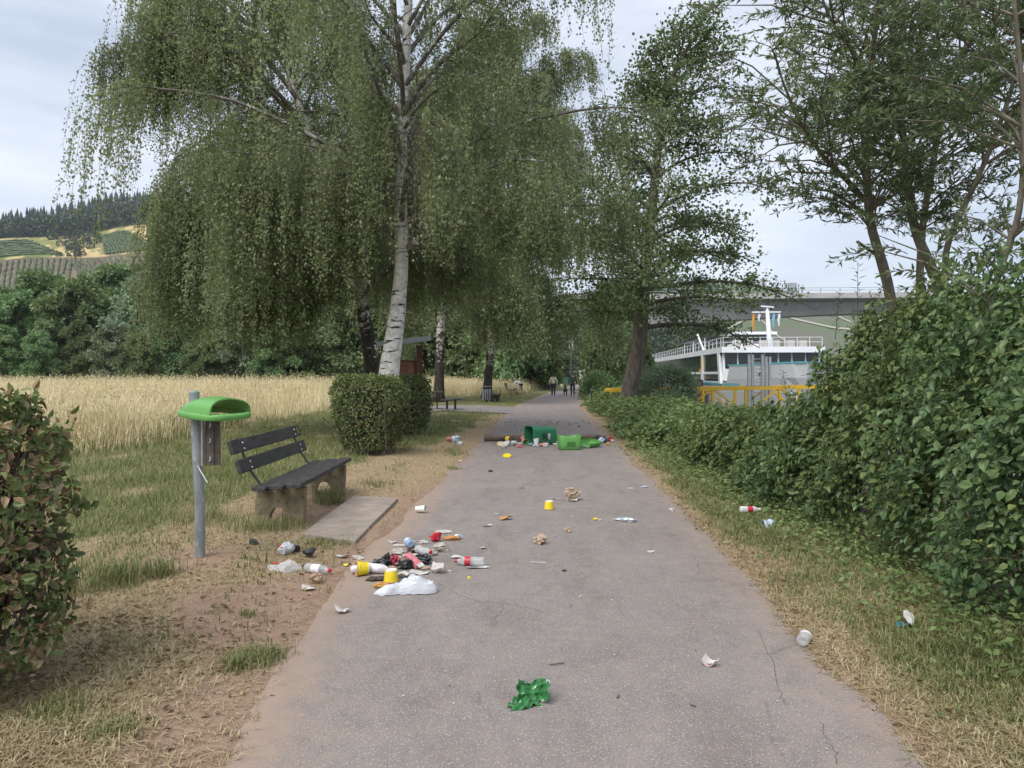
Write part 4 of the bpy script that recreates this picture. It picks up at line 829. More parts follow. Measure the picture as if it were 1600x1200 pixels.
# ------------------------------------------------------------------ grasses
M_lawn = leafmat('lawn_grass', [(.1, (.10, .115, .042)), (.5, (.195, .21, .085)), (.9, (.33, .315, .155))], .25, rough=.6, nscale=.9, namp=.5)
M_straw = leafmat('dry_grass', [(.1, (.20, .145, .075)), (.5, (.37, .29, .165)), (.9, (.53, .44, .28))], .15, rough=.7, nscale=.8, namp=.3)
M_field = leafmat('tall_dry_grass', [(.08, (.40, .32, .17)), (.4, (.64, .54, .32)), (.75, (.78, .67, .43)), (.97, (.82, .74, .52))], .15, rough=.7, nscale=.35, namp=.45)
M_fgreen = leafmat('meadow_grass', [(.1, (.09, .11, .035)), (.5, (.17, .19, .065)), (.9, (.29, .28, .12))], .25, rough=.65, nscale=.5, namp=.5)
def blades(A, P, h, w, g, lean=.45, az=None, one=None):
    """two-segment bent blades"""
    n = len(P); az = g.uniform(0, 6.283, n) if az is None else az; d = np.stack([np.cos(az), np.sin(az), 0 * az], -1); s_ = np.stack([-np.sin(az), np.cos(az), 0 * az], -1)
    k = (lean * g.uniform(.3, 1.4, n) * h)[:, None]; h = h[:, None]; w = np.broadcast_to(w, (n,))[:, None]; up = np.array([0, 0, 1.])
    m_ = P + d * k * .3 + up * h * .6; e = P + d * k + up * h * (1 - .2 * (k / h)); 
    if one is None: one = np.zeros(n, bool)
    if one.any(): V = np.stack([P - s_ * w, P + s_ * w, e], 1)[one]; A.add(V.reshape(-1, 3), T=np.arange(one.sum() * 3).reshape(-1, 3))
    V = np.stack([P - s_ * w, P + s_ * w, m_ + s_ * w * .7, m_ - s_ * w * .7, e], 1)[~one]; b = np.arange((~one).sum())[:, None] * 5
    A.add(V.reshape(-1, 3), T=np.concatenate([b + [0, 1, 2], b + [0, 2, 3], b + [3, 2, 4]]))
def scatter(n, x0, x1, y0, y1, g, p=1.6):
    u = g.random(n); Y = (y0 ** (1 - p) + u * (y1 ** (1 - p) - y0 ** (1 - p))) ** (1 / (1 - p)); return g.uniform(x0, x1, n) , Y
g = np.random.default_rng(111)
green, dry = Acc(), Acc()
for side in ('left', 'right'):
    n = 230000 if side == 'left' else 120000
    u, Y = scatter(n, 0, 1, 2.1, 30 if side == 'left' else 22, g, 1.55)
    X = xL(Y) + .05 - u * np.minimum(1.0 + Y * .72, 14) if side == 'left' else xR(Y) - .05 + u * 1.75
    d = edge_d(X, Y); so, gr, st, fl = cover(X, Y); r = g.random(n); ok = (d > .02) & (fl < .5)
    slab = (X > -2.12) & (X < -1.38) & (Y > 6.6) & (Y < 9.3); ok &= ~slab
    tuft = .5 + .5 * fn(X, Y, 6.3, 8) + .35 * fn(X, Y, 15., 2)
    gm = ok & (r < gr * (.35 + .75 * tuft)); sm_ = ok & ~gm & (g.random(n) < st * .6 + (.35 if side == 'left' else .4) * gr + .10 * (1 - so) + .06)
    x, y = X[gm], Y[gm]; h = (.03 + .06 * g.random(len(x)) ** 1.5) * (1 + .9 * np.clip(tuft[gm] - .4, 0, 1)) * (1 + .6 * sm(5, 12, y)); blades(green, np.stack([x, y, gz(x, y) - .004], -1), h * (1. if side == 'left' else .62), .0028 * (1 + .11 * y), g, .6, one=y > 7)
    x, y = X[sm_], Y[sm_]; h = .012 + .045 * g.random(len(x)) ** 1.6; blades(dry, np.stack([x, y, gz(x, y) - .002], -1), h, .0024 * (1 + .11 * y), g, 1.8, one=y > 3.2)
# tufts: by the post, under the bench, on the worn edge and at the frame corner
for tx, ty, r_, hh, nb in ((-2.95, 5.35, .26, .20, 420), (-3.1, 5.0, .16, .14, 160), (-2.7, 5.55, .14, .18, 160), (-1.43, 4.05, .15, .07, 520), (-1.5, 3.95, .1, .08, 200), (-2.25, 8.85, .2, .26, 260), (-2.3, 7.4, .25, .12, 320), (-1.75, 6.75, .3, .07, 420), (-2.1, 3.3, .18, .08, 260), (-1.75, 3.15, .14, .07, 220),
                           (2.85, 3.55, .16, .16, 260), (2.6, 3.75, .2, .09, 260), (-1.72, 4.72, .06, .06, 50), (-1.95, 4.7, .07, .03, 40), (-3.6, 5.4, .25, .1, 240), (-2.55, 7.2, .3, .16, 300), (-3.2, 7.6, .4, .12, 420), (2.5, 6.9, .25, .12, 240), (2.3, 5.6, .2, .08, 240), (-1.9, 10.2, .3, .1, 200), (-.95, 12.2, .15, .09, 120)):
    x, y = tx + g.normal(0, r_ * .5, nb), ty + g.normal(0, r_ * .5, nb); blades(green, np.stack([x, y, gz(x, y) - .004], -1), hh * g.uniform(.45, 1.15, nb), .0035, g, .7)
green.build('grass', M_lawn, kind='stuff', label='short patchy green grass beside the path')
dry.build('dry_grass', M_straw, kind='stuff', label='trampled dry straw-coloured grass beside the path')
# loose straw lying flat on the worn ground
n = 42000; A = Acc(); side = g.random(n) < .7; u, Y = scatter(n, 0, 1, 2.1, 14, g, 1.6); X = np.where(side, xL(Y) - .0 - u ** 1.3 * 3.2, xR(Y) + .02 + u ** 2.4 * 1.2); so, gr, st, fl = cover(X, Y)
ok = (edge_d(X, Y) > .03) & (g.random(n) < .3 + .7 * st + .15 * gr) & ~((X > -2.12) & (X < -1.38) & (Y > 6.6) & (Y < 9.3)); X, Y = X[ok], Y[ok]; n = len(X); az = g.uniform(0, 6.28, n)
leaves(A, np.stack([X, Y, gz(X, Y) + .004 + .012 * g.random(n)], -1), np.stack([np.cos(az), np.sin(az), g.normal(0, .12, n)], -1), np.tile([0, 0, 1.], (n, 1)) + rdir(n, g) * .2, g.uniform(.03, .11, n), g.uniform(.0025, .0055, n), 0.)
A.build('loose_straw', M_straw, kind='stuff', label='loose straw lying on the worn ground')
# dead leaves under the near hedge and along the edges
n = 2600; A = Acc(); X = np.concatenate([-2.35 + g.normal(0, .42, n // 2), g.uniform(-3.3, -1.3, n // 4), xR(g.uniform(2.2, 9, n - n // 2 - n // 4)) + g.gamma(1.5, .12, n - n // 2 - n // 4)])
Y = np.concatenate([g.uniform(2.3, 4.6, n // 2), g.uniform(2.3, 7, n // 4), g.uniform(2.2, 9, n - n // 2 - n // 4)]); ok = edge_d(X, Y) > .0; X, Y = X[ok], Y[ok]; n = len(X); az = g.uniform(0, 6.28, n)
l = g.uniform(.018, .05, n); leaves(A, np.stack([X, Y, gz(X, Y) + .008], -1), np.stack([np.cos(az), np.sin(az), g.normal(0, .25, n)], -1), np.tile([0, 0, 1.], (n, 1)) + rdir(n, g) * .55, l, l * .55, .35, ovate=True)
A.build('fallen_leaves', M_dead, kind='stuff', label='curled dry leaves fallen on the ground beside the path')
# the tall dry field
A, B = Acc(), Acc(); n = 150000
u = g.random(n); Y = 13.5 + (84 - 13.5) * u ** 1.9; X = -8.0 - g.random(n) * (Y * .72 + 3) + .5; m1 = g.random(n) < .22
Y = np.where(m1, g.uniform(50, 76, n), Y); X = np.where(m1, g.uniform(-9, 1, n) + np.clip((Y - 50) * .10, 0, 9), X)
so, gr, st, fl = cover(X, Y); ok = (fl > .08 + .6 * g.random(n)) & (edge_d(X, Y) > 1.2); X, Y, fl = X[ok], Y[ok], fl[ok]; n = len(X)
edge = sm(1.0, .25, fl) ; h = (.42 + .7 * g.random(n) ** 1.3) * (1.0 - .72 * edge) * (1 + .22 * fn(X, Y, 1.7, 4)) * (1 + .12 * fn(X, Y, .5)) * np.where(g.random(n) < .06, 1.25, 1); P = np.stack([X, Y, gz(X, Y) - .01], -1)
wind = 2.6 + 1.2 * fn(X, Y, .8, 3) + g.normal(0, 1.0, n); gm = g.random(n) < np.clip(.10 + .6 * edge + .45 * sm(.0, .8, fn(X, Y, .45, 6)), 0, .85)
blades(A, P[~gm], h[~gm], .0028 * (1 + .055 * Y[~gm]), g, .35, wind[~gm], one=Y[~gm] > 24); blades(B, P[gm], h[gm] * .72, .0032 * (1 + .055 * Y[gm]), g, .5, one=Y[gm] > 24)
hd = (~gm) & (g.random(n) < .35); l = g.uniform(.07, .16, hd.sum()); tipz = P[hd] + np.stack([np.cos(wind[hd]) * .3 * h[hd], np.sin(wind[hd]) * .3 * h[hd], h[hd] * .9], -1)
leaves(A, tipz, np.stack([np.cos(wind[hd]) * .5, np.sin(wind[hd]) * .5, np.full(hd.sum(), .8)], -1) + g.normal(0, .2, (hd.sum(), 3)), rdir(hd.sum(), g), l, .012 * (1 + .05 * Y[hd]), .3)
A.build('tall_dry_grass', M_field, kind='stuff', label='tall pale dry grass of the meadow beyond the lawn')
B.build('meadow_grass', M_fgreen, kind='stuff', label='greener stems along the edge of the tall dry meadow')
# ------------------------------------------------------------------ bench with concrete feet
M_plank = mat('dark_stained_planks', (.045, .041, .04), .66, .5, 5., bump=.35, bscale=40, vec_scale=(6, .7, 6))
M_castc = mat('weathered_cast_concrete', (.20, .165, .105), .95, .35, 7., bump=.9, bscale=50, speck=(18., .60, (.10, .095, .05)))
M_dsteel = mat('dark_painted_steel', (.045, .047, .052), .45, .2, 10., metal=.3)
M_slab = mat('concrete_paving_slab', (.285, .238, .20), .95, .2, 5., bump=.5, bscale=90, speck=(9., .60, (.34, .26, .20)))
def bevel(o, w=.006, seg=2):
    b_ = o.modifiers.new('bevel', 'BEVEL'); b_.width = w; b_.segments = seg; b_.limit_method = 'ANGLE'; return o
bench = empty('park_bench', (-2.42, 8.42, 0), label='dark wooden park bench on two arched concrete feet facing the path', category='bench')
bz = .02
def plank(name, x, z, w, th, tilt, y0=-1.12, y1=1.2, sag=0.):
    A = Acc(); n = 9; M_ = ry3(tilt)
    for q in range(n):
        y = y0 + (y1 - y0) * q / (n - 1); sc = np.array([[-w / 2, y, -th / 2], [w / 2, y, -th / 2], [w / 2, y, th / 2], [-w / 2, y, th / 2]]); sc[:, [0, 2]] = (sc @ M_.T)[:, [0, 2]]; sc[:, 2] += sag * (1 - (2 * q / (n - 1) - 1) ** 2); A.add(sc + [x, 0, z])
    Qs = [[q * 4 + w_, q * 4 + (w_ + 1) % 4, (q + 1) * 4 + (w_ + 1) % 4, (q + 1) * 4 + w_] for q in range(n - 1) for w_ in range(4)] + [[3, 2, 1, 0], [(n - 1) * 4 + w_ for w_ in range(4)]]
    A.Q.append(np.array(Qs)); return bevel(A.build(name, M_plank, bench), .008)
plank('seat_plank', .21, .452 + bz, .15, .045, .0); plank('seat_plank', .033, .437 + bz, .14, .045, .07, sag=-.008); plank('seat_plank', -.142, .418 + bz, .14, .045, .10, sag=-.012)
plank('back_plank', -.345, .64 + bz, .045, .145, -.33); plank('back_plank', -.425, .835 + bz, .045, .145, -.33)
for y in (-.86, .93):
    prof = [(-.235, -.06), (-.245, .28), (-.225, .405), (-.02, .408), (.10, .425), (.255, .425), (.27, .425), (.255, .15), (.25, -.06), (.115, -.06), (.108, .08), (.085, .16), (.04, .21), (0, .222), (-.05, .21), (-.09, .165), (-.11, .10), (-.115, -.06)]
    A = Acc(); extrude(A, prof, y - .055, y + .055); o_ = bevel(A.build('concrete_foot', M_castc, bench), .012)
    A = Acc(); bar(A, (-.19, y, .40 + bz), (-.315, y, .60), .045, .012); bar(A, (-.315, y, .60), (-.46, y, .93), .045, .012); s_ = A.build('back_strut', M_dsteel, bench)
    A = Acc()
    for z, x in ((.64, -.312), (.835, -.392)):
        for dz in (-.03, .03): lathe(A, [(0, .012), (.011, .008), (.012, 0)], 8, ry3(1.24)); A.V[-1] += np.array([x + .004 - dz * .33, y, z + bz + dz])
    A.build('bolt', M_galv, s_)
A = Acc(); box(A, (-.448 + .055, 1.06, .868), (.004, .05, .075), ry3(-.33)); A.build('name_plate', mat('small_orange_plate', (.30, .16, .06), .5), bench)
# paving slabs in front of the bench
pv = empty('paving_slabs', (0, 0, 0), label='strip of grey concrete paving slabs in front of the bench', category='paving')
corner0 = [(-2.04, 7.02), (-1.455, 6.72)]; corner1 = [(-2.02, 9.22), (-1.425, 9.06)]
for q in range(4):
    k0, k1 = (q + .018) / 4, (q + .982) / 4; c = [np.array(corner0[u]) * (1 - k) + np.array(corner1[u]) * k for k in (k0, k1) for u in (0, 1)]; zt = .062 + .004 * random.uniform(-1, 1)
    V = [[*c[0], -.04], [*c[1], -.04], [*c[3], -.04], [*c[2], -.04], [*c[0], zt], [*c[1], zt - .004], [*c[3], zt - .004], [*c[2], zt]]
    A = Acc(); A.add(V, Q=[[3, 2, 1, 0], [4, 5, 6, 7], [0, 1, 5, 4], [1, 2, 6, 5], [2, 3, 7, 6], [3, 0, 4, 7]]); bevel(A.build('slab', M_slab, pv), .01)

# ------------------------------------------------------------------ litter bin post whose bin is gone; green hood left on top
M_post = mat('galvanised_post', (.27, .295, .31), .5, .28, 14., metal=.35, speck=(30., .63, (.42, .44, .44)), vec_scale=(1, 1, .35))
M_green = mat('light_green_plastic', (.125, .335, .085), .38, .07, 6., spec=.4)
M_dgreen = mat('dark_green_plastic', (.03, .17, .085), .4, .12, 5., spec=.4)
M_brown = mat('brown_bracket_steel', (.115, .095, .085), .55, .25, 20., metal=.2)
M_alu = mat('bare_aluminium', (.55, .54, .50), .4, .12, 20., metal=.6)
M_silver = mat('zinc_plated_rod', (.72, .72, .72), .3, .08, 30., metal=.6)
post = empty('litter_bin_post', (-2.61, 6.05, 0), label='grey steel litter bin post with a light green hood and no bin', category='bin post')
A = Acc(); tube(A, [(0, 0, -.1), (0, 0, .5), (-.05, 0, 1.45)], [.041, .041, .041], 18); post_pipe = A.build('post', M_post, post, smooth=False)
bevel(post_pipe, .002, 1)
A = Acc(); lathe(A, [(0, 1.466), (.03, 1.464), (.043, 1.452), (.0435, 1.43)], 18); A.V[-1] += [-.05, 0, 0]; A.build('cap', M_post, post)
def hood_shell(A, Lx=.315, Wy=.215, H=.118, rim=.045, th=.008):
    """an awning over a rounded plate: closed ramp behind, open arch in front (towards +x)"""
    def sup(n, a_, b_, e=3.2):
        t_ = np.linspace(0, 2 * np.pi, n, endpoint=False); return np.stack([a_ * np.sign(np.cos(t_)) * np.abs(np.cos(t_)) ** (2 / e), b_ * np.sign(np.sin(t_)) * np.abs(np.sin(t_)) ** (2 / e)], -1)
    n = 40; rings = [(1.0, 0.), (1.02, .012), (1.02, rim - .008), (1.0, rim), (.90, rim + .004)]; V = []
    for s_, z in rings: q = sup(n, Lx * s_, Wy * s_); V.append(np.column_stack([q, np.full(n, z)]))
    V = np.vstack(V); A.add(V, Q=[[r * n + w_, r * n + (w_ + 1) % n, (r + 1) * n + (w_ + 1) % n, (r + 1) * n + w_] for r in range(4) for w_ in range(n)])
    inner = np.vstack([np.column_stack([sup(n, Lx * .985, Wy * .985), np.full(n, z)]) for z in (0., rim - .004)]); A.add(inner, Q=[[w_ + n, (w_ + 1) % n + n, (w_ + 1) % n, w_] for w_ in range(n)])
    us = np.linspace(-.92, .80, 18); vs = np.linspace(0, np.pi, 19)
    for off in (0, th):
        g_ = []
        for u in us:
            e_ = (1 - abs(u) ** 3.4) ** .45 if u < 0 else 1 - .10 * u ** 2
            hh = (H - off) * (sm(-.98, -.05, u) ** .62) ; w_ = (Wy * .90 - off) * e_ * (1 - .02 * u)
            g_.append([[u * Lx - (.055 * math.sin(v_) ** 2 * max(0, u)), -math.cos(v_) * w_ * (1 if 0 else 1), rim + .003 + hh * math.sin(v_) ** .62] for v_ in vs])
        g_ = np.array(g_).reshape(-1, 3); A.add(g_, Q=[[r * 19 + c_, (r + 1) * 19 + c_, (r + 1) * 19 + c_ + 1, r * 19 + c_ + 1][::(1 if off == 0 else -1)] for r in range(17) for c_ in range(18)])
    k = A.n - 18 * 19 * 2; e0 = k + 17 * 19; e1 = k + 18 * 19 + 17 * 19
    A.Q.append(np.array([[e0 + c_, e0 + c_ + 1, e1 + c_ + 1, e1 + c_] for c_ in range(18)]))
A = Acc(); hood_shell(A); hood = A.build('hood', M_green, post, smooth=True); hood.location = (.14, -.05, 1.25); hood.rotation_euler = (R(2), R(3), R(-38))
A = Acc(); box(A, (.045, -.045, 1.06), (.012, .05, .43)); A.build('mounting_strip', M_alu, post)
A = Acc(); V = [(.06, -.04), (.09, -.055), (.135, -.055), (.142, -.04), (.165, -.035), (.172, -.05), (.18, -.05), (.18, -.02), (.06, -.02)]; n = len(V)
A.add([[x, y, z] for z in (.845, 1.26) for x, y in V], Q=[[q, (q + 1) % n, n + (q + 1) % n, n + q] for q in range(n)]); bk = A.build('bracket', M_brown, post)
for z in (1.20, 1.07, .92):
    A = Acc(); bar(A, (.112, -.062, z), (.112, -.062, z - .035), .012, .004); bar(A, (.112, -.062, z - .035), (.095, -.064, z - .04), .008, .004); A.build('hook', M_silver, bk)
A = Acc(); tube(A, [(.005, -.05, .835), (.10, -.09, .71)], .0055, 8); lathe(A, [(0, .01), (.012, .008), (.012, -.008), (0, -.01)], 10); A.V[-1] += [.005, -.05, .837]; A.build('loose_rod', M_silver, post)

# ------------------------------------------------------------------ log across the path, toppled bins
A = Acc(); k = np.linspace(0, 1, 26); P = np.column_stack([-.66 + 2.95 * k, 17.25 + .12 * np.sin(2.5 * k) + .25 * k, .075 + .012 * np.sin(9 * k)]); tube(A, P, .082 - .028 * k + .006 * np.sin(23 * k), 12, jit=.06)
M_log = mat('rough_log_bark', (.155, .118, .09), .95, .5, 9., bump=1., bscale=30, vec_scale=(.35, 1.4, 1.4))
lg = A.build('log', M_log, smooth=True, label='rough log lying across the path behind the toppled bins', category='log')
def bin_body(A, w=.205, d=.165, h=.62, th=.01):
    def sup(n, a_, b_, e=5.): t_ = np.linspace(0, 2 * np.pi, n, endpoint=False); return np.stack([a_ * np.sign(np.cos(t_)) * np.abs(np.cos(t_)) ** (2 / e), b_ * np.sign(np.sin(t_)) * np.abs(np.sin(t_)) ** (2 / e)], -1)
    n = 40; prof = [(.05, 0), (.72, 0), (.86, .015), (.90, .06), (.96, .35), (1., h - .03), (1.03, h - .028), (1.03, h), (.97, h), (.94, h - .06), (.90, .35), (.82, .04), (.05, .03)]
    V = np.vstack([np.column_stack([sup(n, w * s_, d * s_), np.full(n, z)]) for s_, z in prof]); A.add(V, Q=[[r * n + c_, r * n + (c_ + 1) % n, (r + 1) * n + (c_ + 1) % n, (r + 1) * n + c_] for r in range(len(prof) - 1) for c_ in range(n)])
bn = empty('litter_bin', (.67, 16.5, .215), label='dark green litter bin tipped on its side with its mouth to the left', category='litter bin')
bn.rotation_euler = (0, 0, R(27))
A = Acc(); bin_body(A, .215, .21, .64); o_ = A.build('body', M_dgreen, bn, smooth=True); Mb = ry3(-math.pi / 2) ; o_.rotation_euler = (0, R(-90), 0); o_.location = (.31, 0, 0)
es = o_.modifiers.new('edges', 'EDGE_SPLIT'); es.split_angle = R(50)
M_black = mat('black_print', (.012, .016, .014), .5); M_white = mat('white_sticker', (.72, .72, .70), .5)
def ring(A, c, r0, r1, n=28, y=0.):
    t_ = np.linspace(0, 2 * np.pi, n, endpoint=False); V = np.vstack([np.column_stack([c[0] + r_ * np.cos(t_), np.full(n, y_), c[1] + r_ * np.sin(t_)]) for r_, y_ in ((r1, y), (r0, y), (r0, y + .003), (r1, y + .003))]); A.add(V, Q=[[r_ * n + c_, r_ * n + (c_ + 1) % n, ((r_ + 1) % 4) * n + (c_ + 1) % n, ((r_ + 1) % 4) * n + c_] for r_ in range(4) for c_ in range(n)])
A = Acc(); ring(A, (-.03, -.02), .066, .080, y=-.2085); ring(A, (-.035, -.025), .012, .038, 12, y=-.2085); box(A, (-.005, -.2075, -.01), (.05, .003, .014), ry3(.6)); box(A, (-.04, -.2075, .02), (.04, .003, .012), ry3(-.4)); em = A.build('emblem', M_black, bn)
A = Acc(); box(A, (.085, -.206, -.02), (.055, .004, .13)); A.build('sticker', M_white, bn)
A = Acc(); box(A, (.075, -.2085, .0), (.012, .003, .06)); box(A, (.097, -.2085, -.05), (.016, .003, .04)); box(A, (.065, -.2085, -.07), (.02, .003, .03)); A.build('sticker_print', M_black, bn)
# light green bin insert
b2 = empty('bin_insert', (1.22, 15.45, .0), R(8), label='light green square bin body lying in front of the log', category='litter bin')
A = Acc(); n = 40; prof = [(.05, .012), (.86, .0), (.97, .03), (1.0, .10), (1.02, .30), (.98, .315), (.92, .30), (.90, .06), (.05, .05)]
def sup2(n, a_, b_, e=5.): t_ = np.linspace(0, 2 * np.pi, n, endpoint=False); return np.stack([a_ * np.sign(np.cos(t_)) * np.abs(np.cos(t_)) ** (2 / e), b_ * np.sign(np.sin(t_)) * np.abs(np.sin(t_)) ** (2 / e)], -1)
V = np.vstack([np.column_stack([sup2(n, .235 * s_, .21 * s_), np.full(n, z) - (.045 * np.cos(sup2(n, 1, 1)[:, 0] * 1.5) * (z > .25))]) for s_, z in prof]); A.add(V, Q=[[r * n + c_, r * n + (c_ + 1) % n, (r + 1) * n + (c_ + 1) % n, (r + 1) * n + c_] for r in range(len(prof) - 1) for c_ in range(n)])
o_ = A.build('body', M_green, b2, smooth=True); o_.modifiers.new('edges', 'EDGE_SPLIT').split_angle = R(50)
A = Acc(); V = [(-.10, .085), (.10, .085), (.08, .18), (-.08, .18)]
extrude(A, V, -.012, .012, off=(0, -.207, 0)); A.build('recessed_panel', mat('shaded_green_plastic', (.05, .17, .035), .45), b2)  # panel stands proud; the shade of a recess is put into its darker green
# second hood lying on its back
h2 = empty('bin_hood', (1.74, 15.9, .1), R(225), label='light green bin hood lying upside down beside the log', category='bin hood')
A = Acc(); hood_shell(A); o_ = A.build('hood_shell', M_green, h2, smooth=True); o_.rotation_euler = (R(168), 0, 0); o_.location = (0, 0, .04); o_.scale = (.8, .85, .85)

# ------------------------------------------------------------------ picnic place, far benches, grey bin, information shelter
def legbox(parent, name, m_, *bxs):
    A = Acc()
    for c_, s_ in bxs: box(A, c_, s_)
    return A.build(name, m_, parent)
pt = empty('picnic_table', (-3.75, 31.4, float(gz(-3.75, 31.4))), label='dark picnic table on steel legs half hidden by the clipped hedge', category='table')
A = Acc(); box(A, (0, 0, .78), (1.5, .7, .05)); bevel(A.build('table_top', M_plank, pt), .01)
for sx in (-.5, .5):
    A = Acc(); bar(A, (sx, 0, .76), (sx, 0, .05), .06); bar(A, (sx, 0, .05), (sx + .28, 0, .03), .06, .05); A.build('leg', M_dsteel, pt)
pb = empty('picnic_bench', (-2.58, 30.7, float(gz(-2.58, 30.7))), R(-12), label='low dark backless seat beside the picnic table', category='bench')
A = Acc(); box(A, (0, 0, .47), (.42, 1.7, .06)); bevel(A.build('seat', M_plank, pb), .01)
for y in (-.6, .6): A = Acc(); bar(A, (0, y, .46), (0, y, -.03), .08); A.build('leg', M_dsteel, pb)
gb = empty('litter_bin', (-1.42, 40.3, float(gz(-1.42, 40.3))), label='grey ribbed metal litter bin in front of the leaning birch', category='litter bin')
A = Acc(); lathe(A, [(.0, .10), (.20, .10), (.22, .14), (.23, .70), (.215, .71), (.2, .16)], 18); A.build('body', M_dsteel, gb, smooth=True)
A = Acc()
for q in range(14): an = q * 6.283 / 14; bar(A, (.235 * math.cos(an), .235 * math.sin(an), .12), (.24 * math.cos(an), .24 * math.sin(an), .72), .03, .012)
A.build('ribs', M_galv, gb)
A = Acc(); box(A, (0, 0, .87), (.5, .4, .025)); A.build('lid', M_galv, gb)
A = Acc(); [bar(A, (s_ * .2, 0, .7), (s_ * .2, 0, .86), .025) for s_ in (-1, 1)]; bar(A, (0, 0, -.05), (0, 0, .12), .12); A.build('stand', M_dsteel, gb)
fb = empty('park_bench', (-.95, 40.6, float(gz(-.95, 40.6))), R(6), label='dark bench seen end-on beside the grey litter bin', category='bench')
A = Acc(); box(A, (0, 0, .43), (.5, 1.9, .07)); A.build('seat', M_plank, fb)
for y in (-.7, .7): A = Acc(); extrude(A, [(-.22, -.03), (-.08, -.03), (-.07, .22), (.07, .22), (.08, -.03), (.22, -.03), (.2, .40), (-.2, .40)], y - .05, y + .05); A.build('leg', M_dsteel, fb)
fb = empty('park_bench', (-.1, 54.5, float(gz(-.1, 54.5))), R(-4), label='dark curved bench seen from its end at the edge of the tall grass', category='bench')
A = Acc(); extrude(A, [(-.42, .85), (-.36, .88), (-.22, .42), (.30, .40), (.42, .48), (.44, .44), (.30, .32), (-.28, .33)], -.85, .85); A.build('seat', M_plank, fb)
for y in (-.6, .6): A = Acc(); extrude(A, [(-.10, -.03), (.06, -.03), (.16, .34), (-.2, .34)], y - .05, y + .05); A.build('leg', M_dsteel, fb)
ib = empty('information_shelter', (-3.9, 25.6, float(gz(-3.9, 25.6))), R(14), label='brown wooden information board under a grey slab roof behind the white birch', category='shelter')
M_rust = mat('red_brown_timber', (.12, .048, .034), .8, .3, 4., bump=.4, vec_scale=(3, 3, .5)); M_zinc = mat('grey_sheet_roof', (.30, .34, .36), .5, .12, 3.)
for x in (-.62, .62): A = Acc(); box(A, (x, 0, 1.28), (.2, .2, 2.6)); A.build('post', M_rust, ib)
A = Acc(); box(A, (0, -.02, 1.55), (1.02, .06, 1.0)); bd = A.build('board', M_rust, ib)
A = Acc(); box(A, (0, -.06, 1.55), (.84, .012, .84)); A.build('map_sheet', mat('faded_brown_map', (.22, .09, .05), .6, .5, 6.), bd)
A = Acc(); extrude(A, [(-.95, 2.50), (.95, 2.74), (.95, 2.90), (-.95, 2.66)], -.6, .6); A.build('roof', M_zinc, ib)
# small grey barrier at the edge of the path
bf = empty('path_barrier', (3.98, 36.2, -.05), R(84), label='small grey metal barrier with upright bars at the path edge', category='barrier')
for q in range(5): A = Acc(); bar(A, (-.4 + .3 * q, 0, 0), (-.4 + .3 * q, 0, .9 - .02 * q), .05); A.build('upright', M_dsteel, bf)
A = Acc(); bar(A, (-.45, 0, .9), (.85, 0, .82), .06); A.build('top_rail', M_galv, bf)

# river sign, graffiti wall, green container, white chair at the end of the path
sg = empty('river_sign', (6.3, 77.5, 0), label='white rectangular river sign with a black mark on a tall grey post', category='sign')
A = Acc(); tube(A, [(0, 0, -.2), (0, 0, 4.5)], .07, 10); A.build('post', M_galv, sg)
A = Acc(); box(A, (0, -.1, 4.75), (.62, .05, .98)); bd = A.build('board', mat('sign_red_border', (.32, .10, .075), .5), sg)
A = Acc(); box(A, (0, -.135, 4.75), (.50, .02, .86)); A.build('sign_face', M_white, bd)
A = Acc(); extrude(A, [(-.14, 5.06), (.14, 5.06), (.14, 5.0), (.05, 4.95), (.05, 4.75), (.14, 4.5), (-.14, 4.5), (-.05, 4.75), (-.05, 4.95), (-.14, 5.0)], -.153, -.147); A.build('symbol', M_black, bd)
wl = empty('utility_building', (12.2, 112, .0), R(-4), label='small white building with purple graffiti at the end of the path', category='building')
A = Acc(); box(A, (0, 1.5, 1.2), (3.4, 3., 2.8)); A.build('wall', mat('white_render', (.62, .62, .63), .9, .1), wl)
A = Acc(); box(A, (0, 1.45, 2.75), (3.7, 3.3, .22)); A.build('roof', mat('dark_flat_roof', (.06, .06, .06), .8), wl)
M_graf = mat('purple_spray_paint', (.10, .09, .36), .7); g = np.random.default_rng(5)
for q in range(4):
    A = Acc(); c0 = -1.25 + q * .75; th = np.linspace(0, 5.2, 14); tube(A, np.column_stack([c0 + .25 * np.cos(th + q) * (1 + .3 * np.sin(3 * th)), np.full(14, -.015), .55 + .34 * np.sin(th * (1 + .3 * q))]), .055, 5); A.build('graffiti_mark', M_graf, wl)
gc = empty('green_container', (7.75, 102, 0), label='dark green container behind the walking man', category='container'); A = Acc(); box(A, (0, 0, .55), (1.1, 1., 1.0)); bevel(A.build('body', mat('dark_green_metal', (.05, .11, .08), .5), gc), .04); A = Acc(); extrude(A, [(-.6, 1.05), (.6, 1.05), (.5, 1.2), (-.5, 1.2)], -.55, .55); A.build('lid', mat('dark_green_metal', (.05, .11, .08)), gc)
wc = empty('garden_chair', (8.3, 62.5, float(gz(8.3, 62.5))), R(25), label='white garden chair among the shrubs right of the path', category='chair')
M_wp = mat('white_plastic', (.75, .76, .78), .4, .05)
A = Acc(); box(A, (0, 0, .44), (.5, .5, .04)); A.build('seat', M_wp, wc); A = Acc(); box(A, (0, .24, .72), (.5, .04, .56), rx3(-.15)); A.build('backrest', M_wp, wc)
for x in (-.22, .22):
    for y in (-.22, .22): A = Acc(); bar(A, (x, y, .44), (x * 1.15, y * 1.15, -.03), .045); A.build('leg', M_wp, wc)

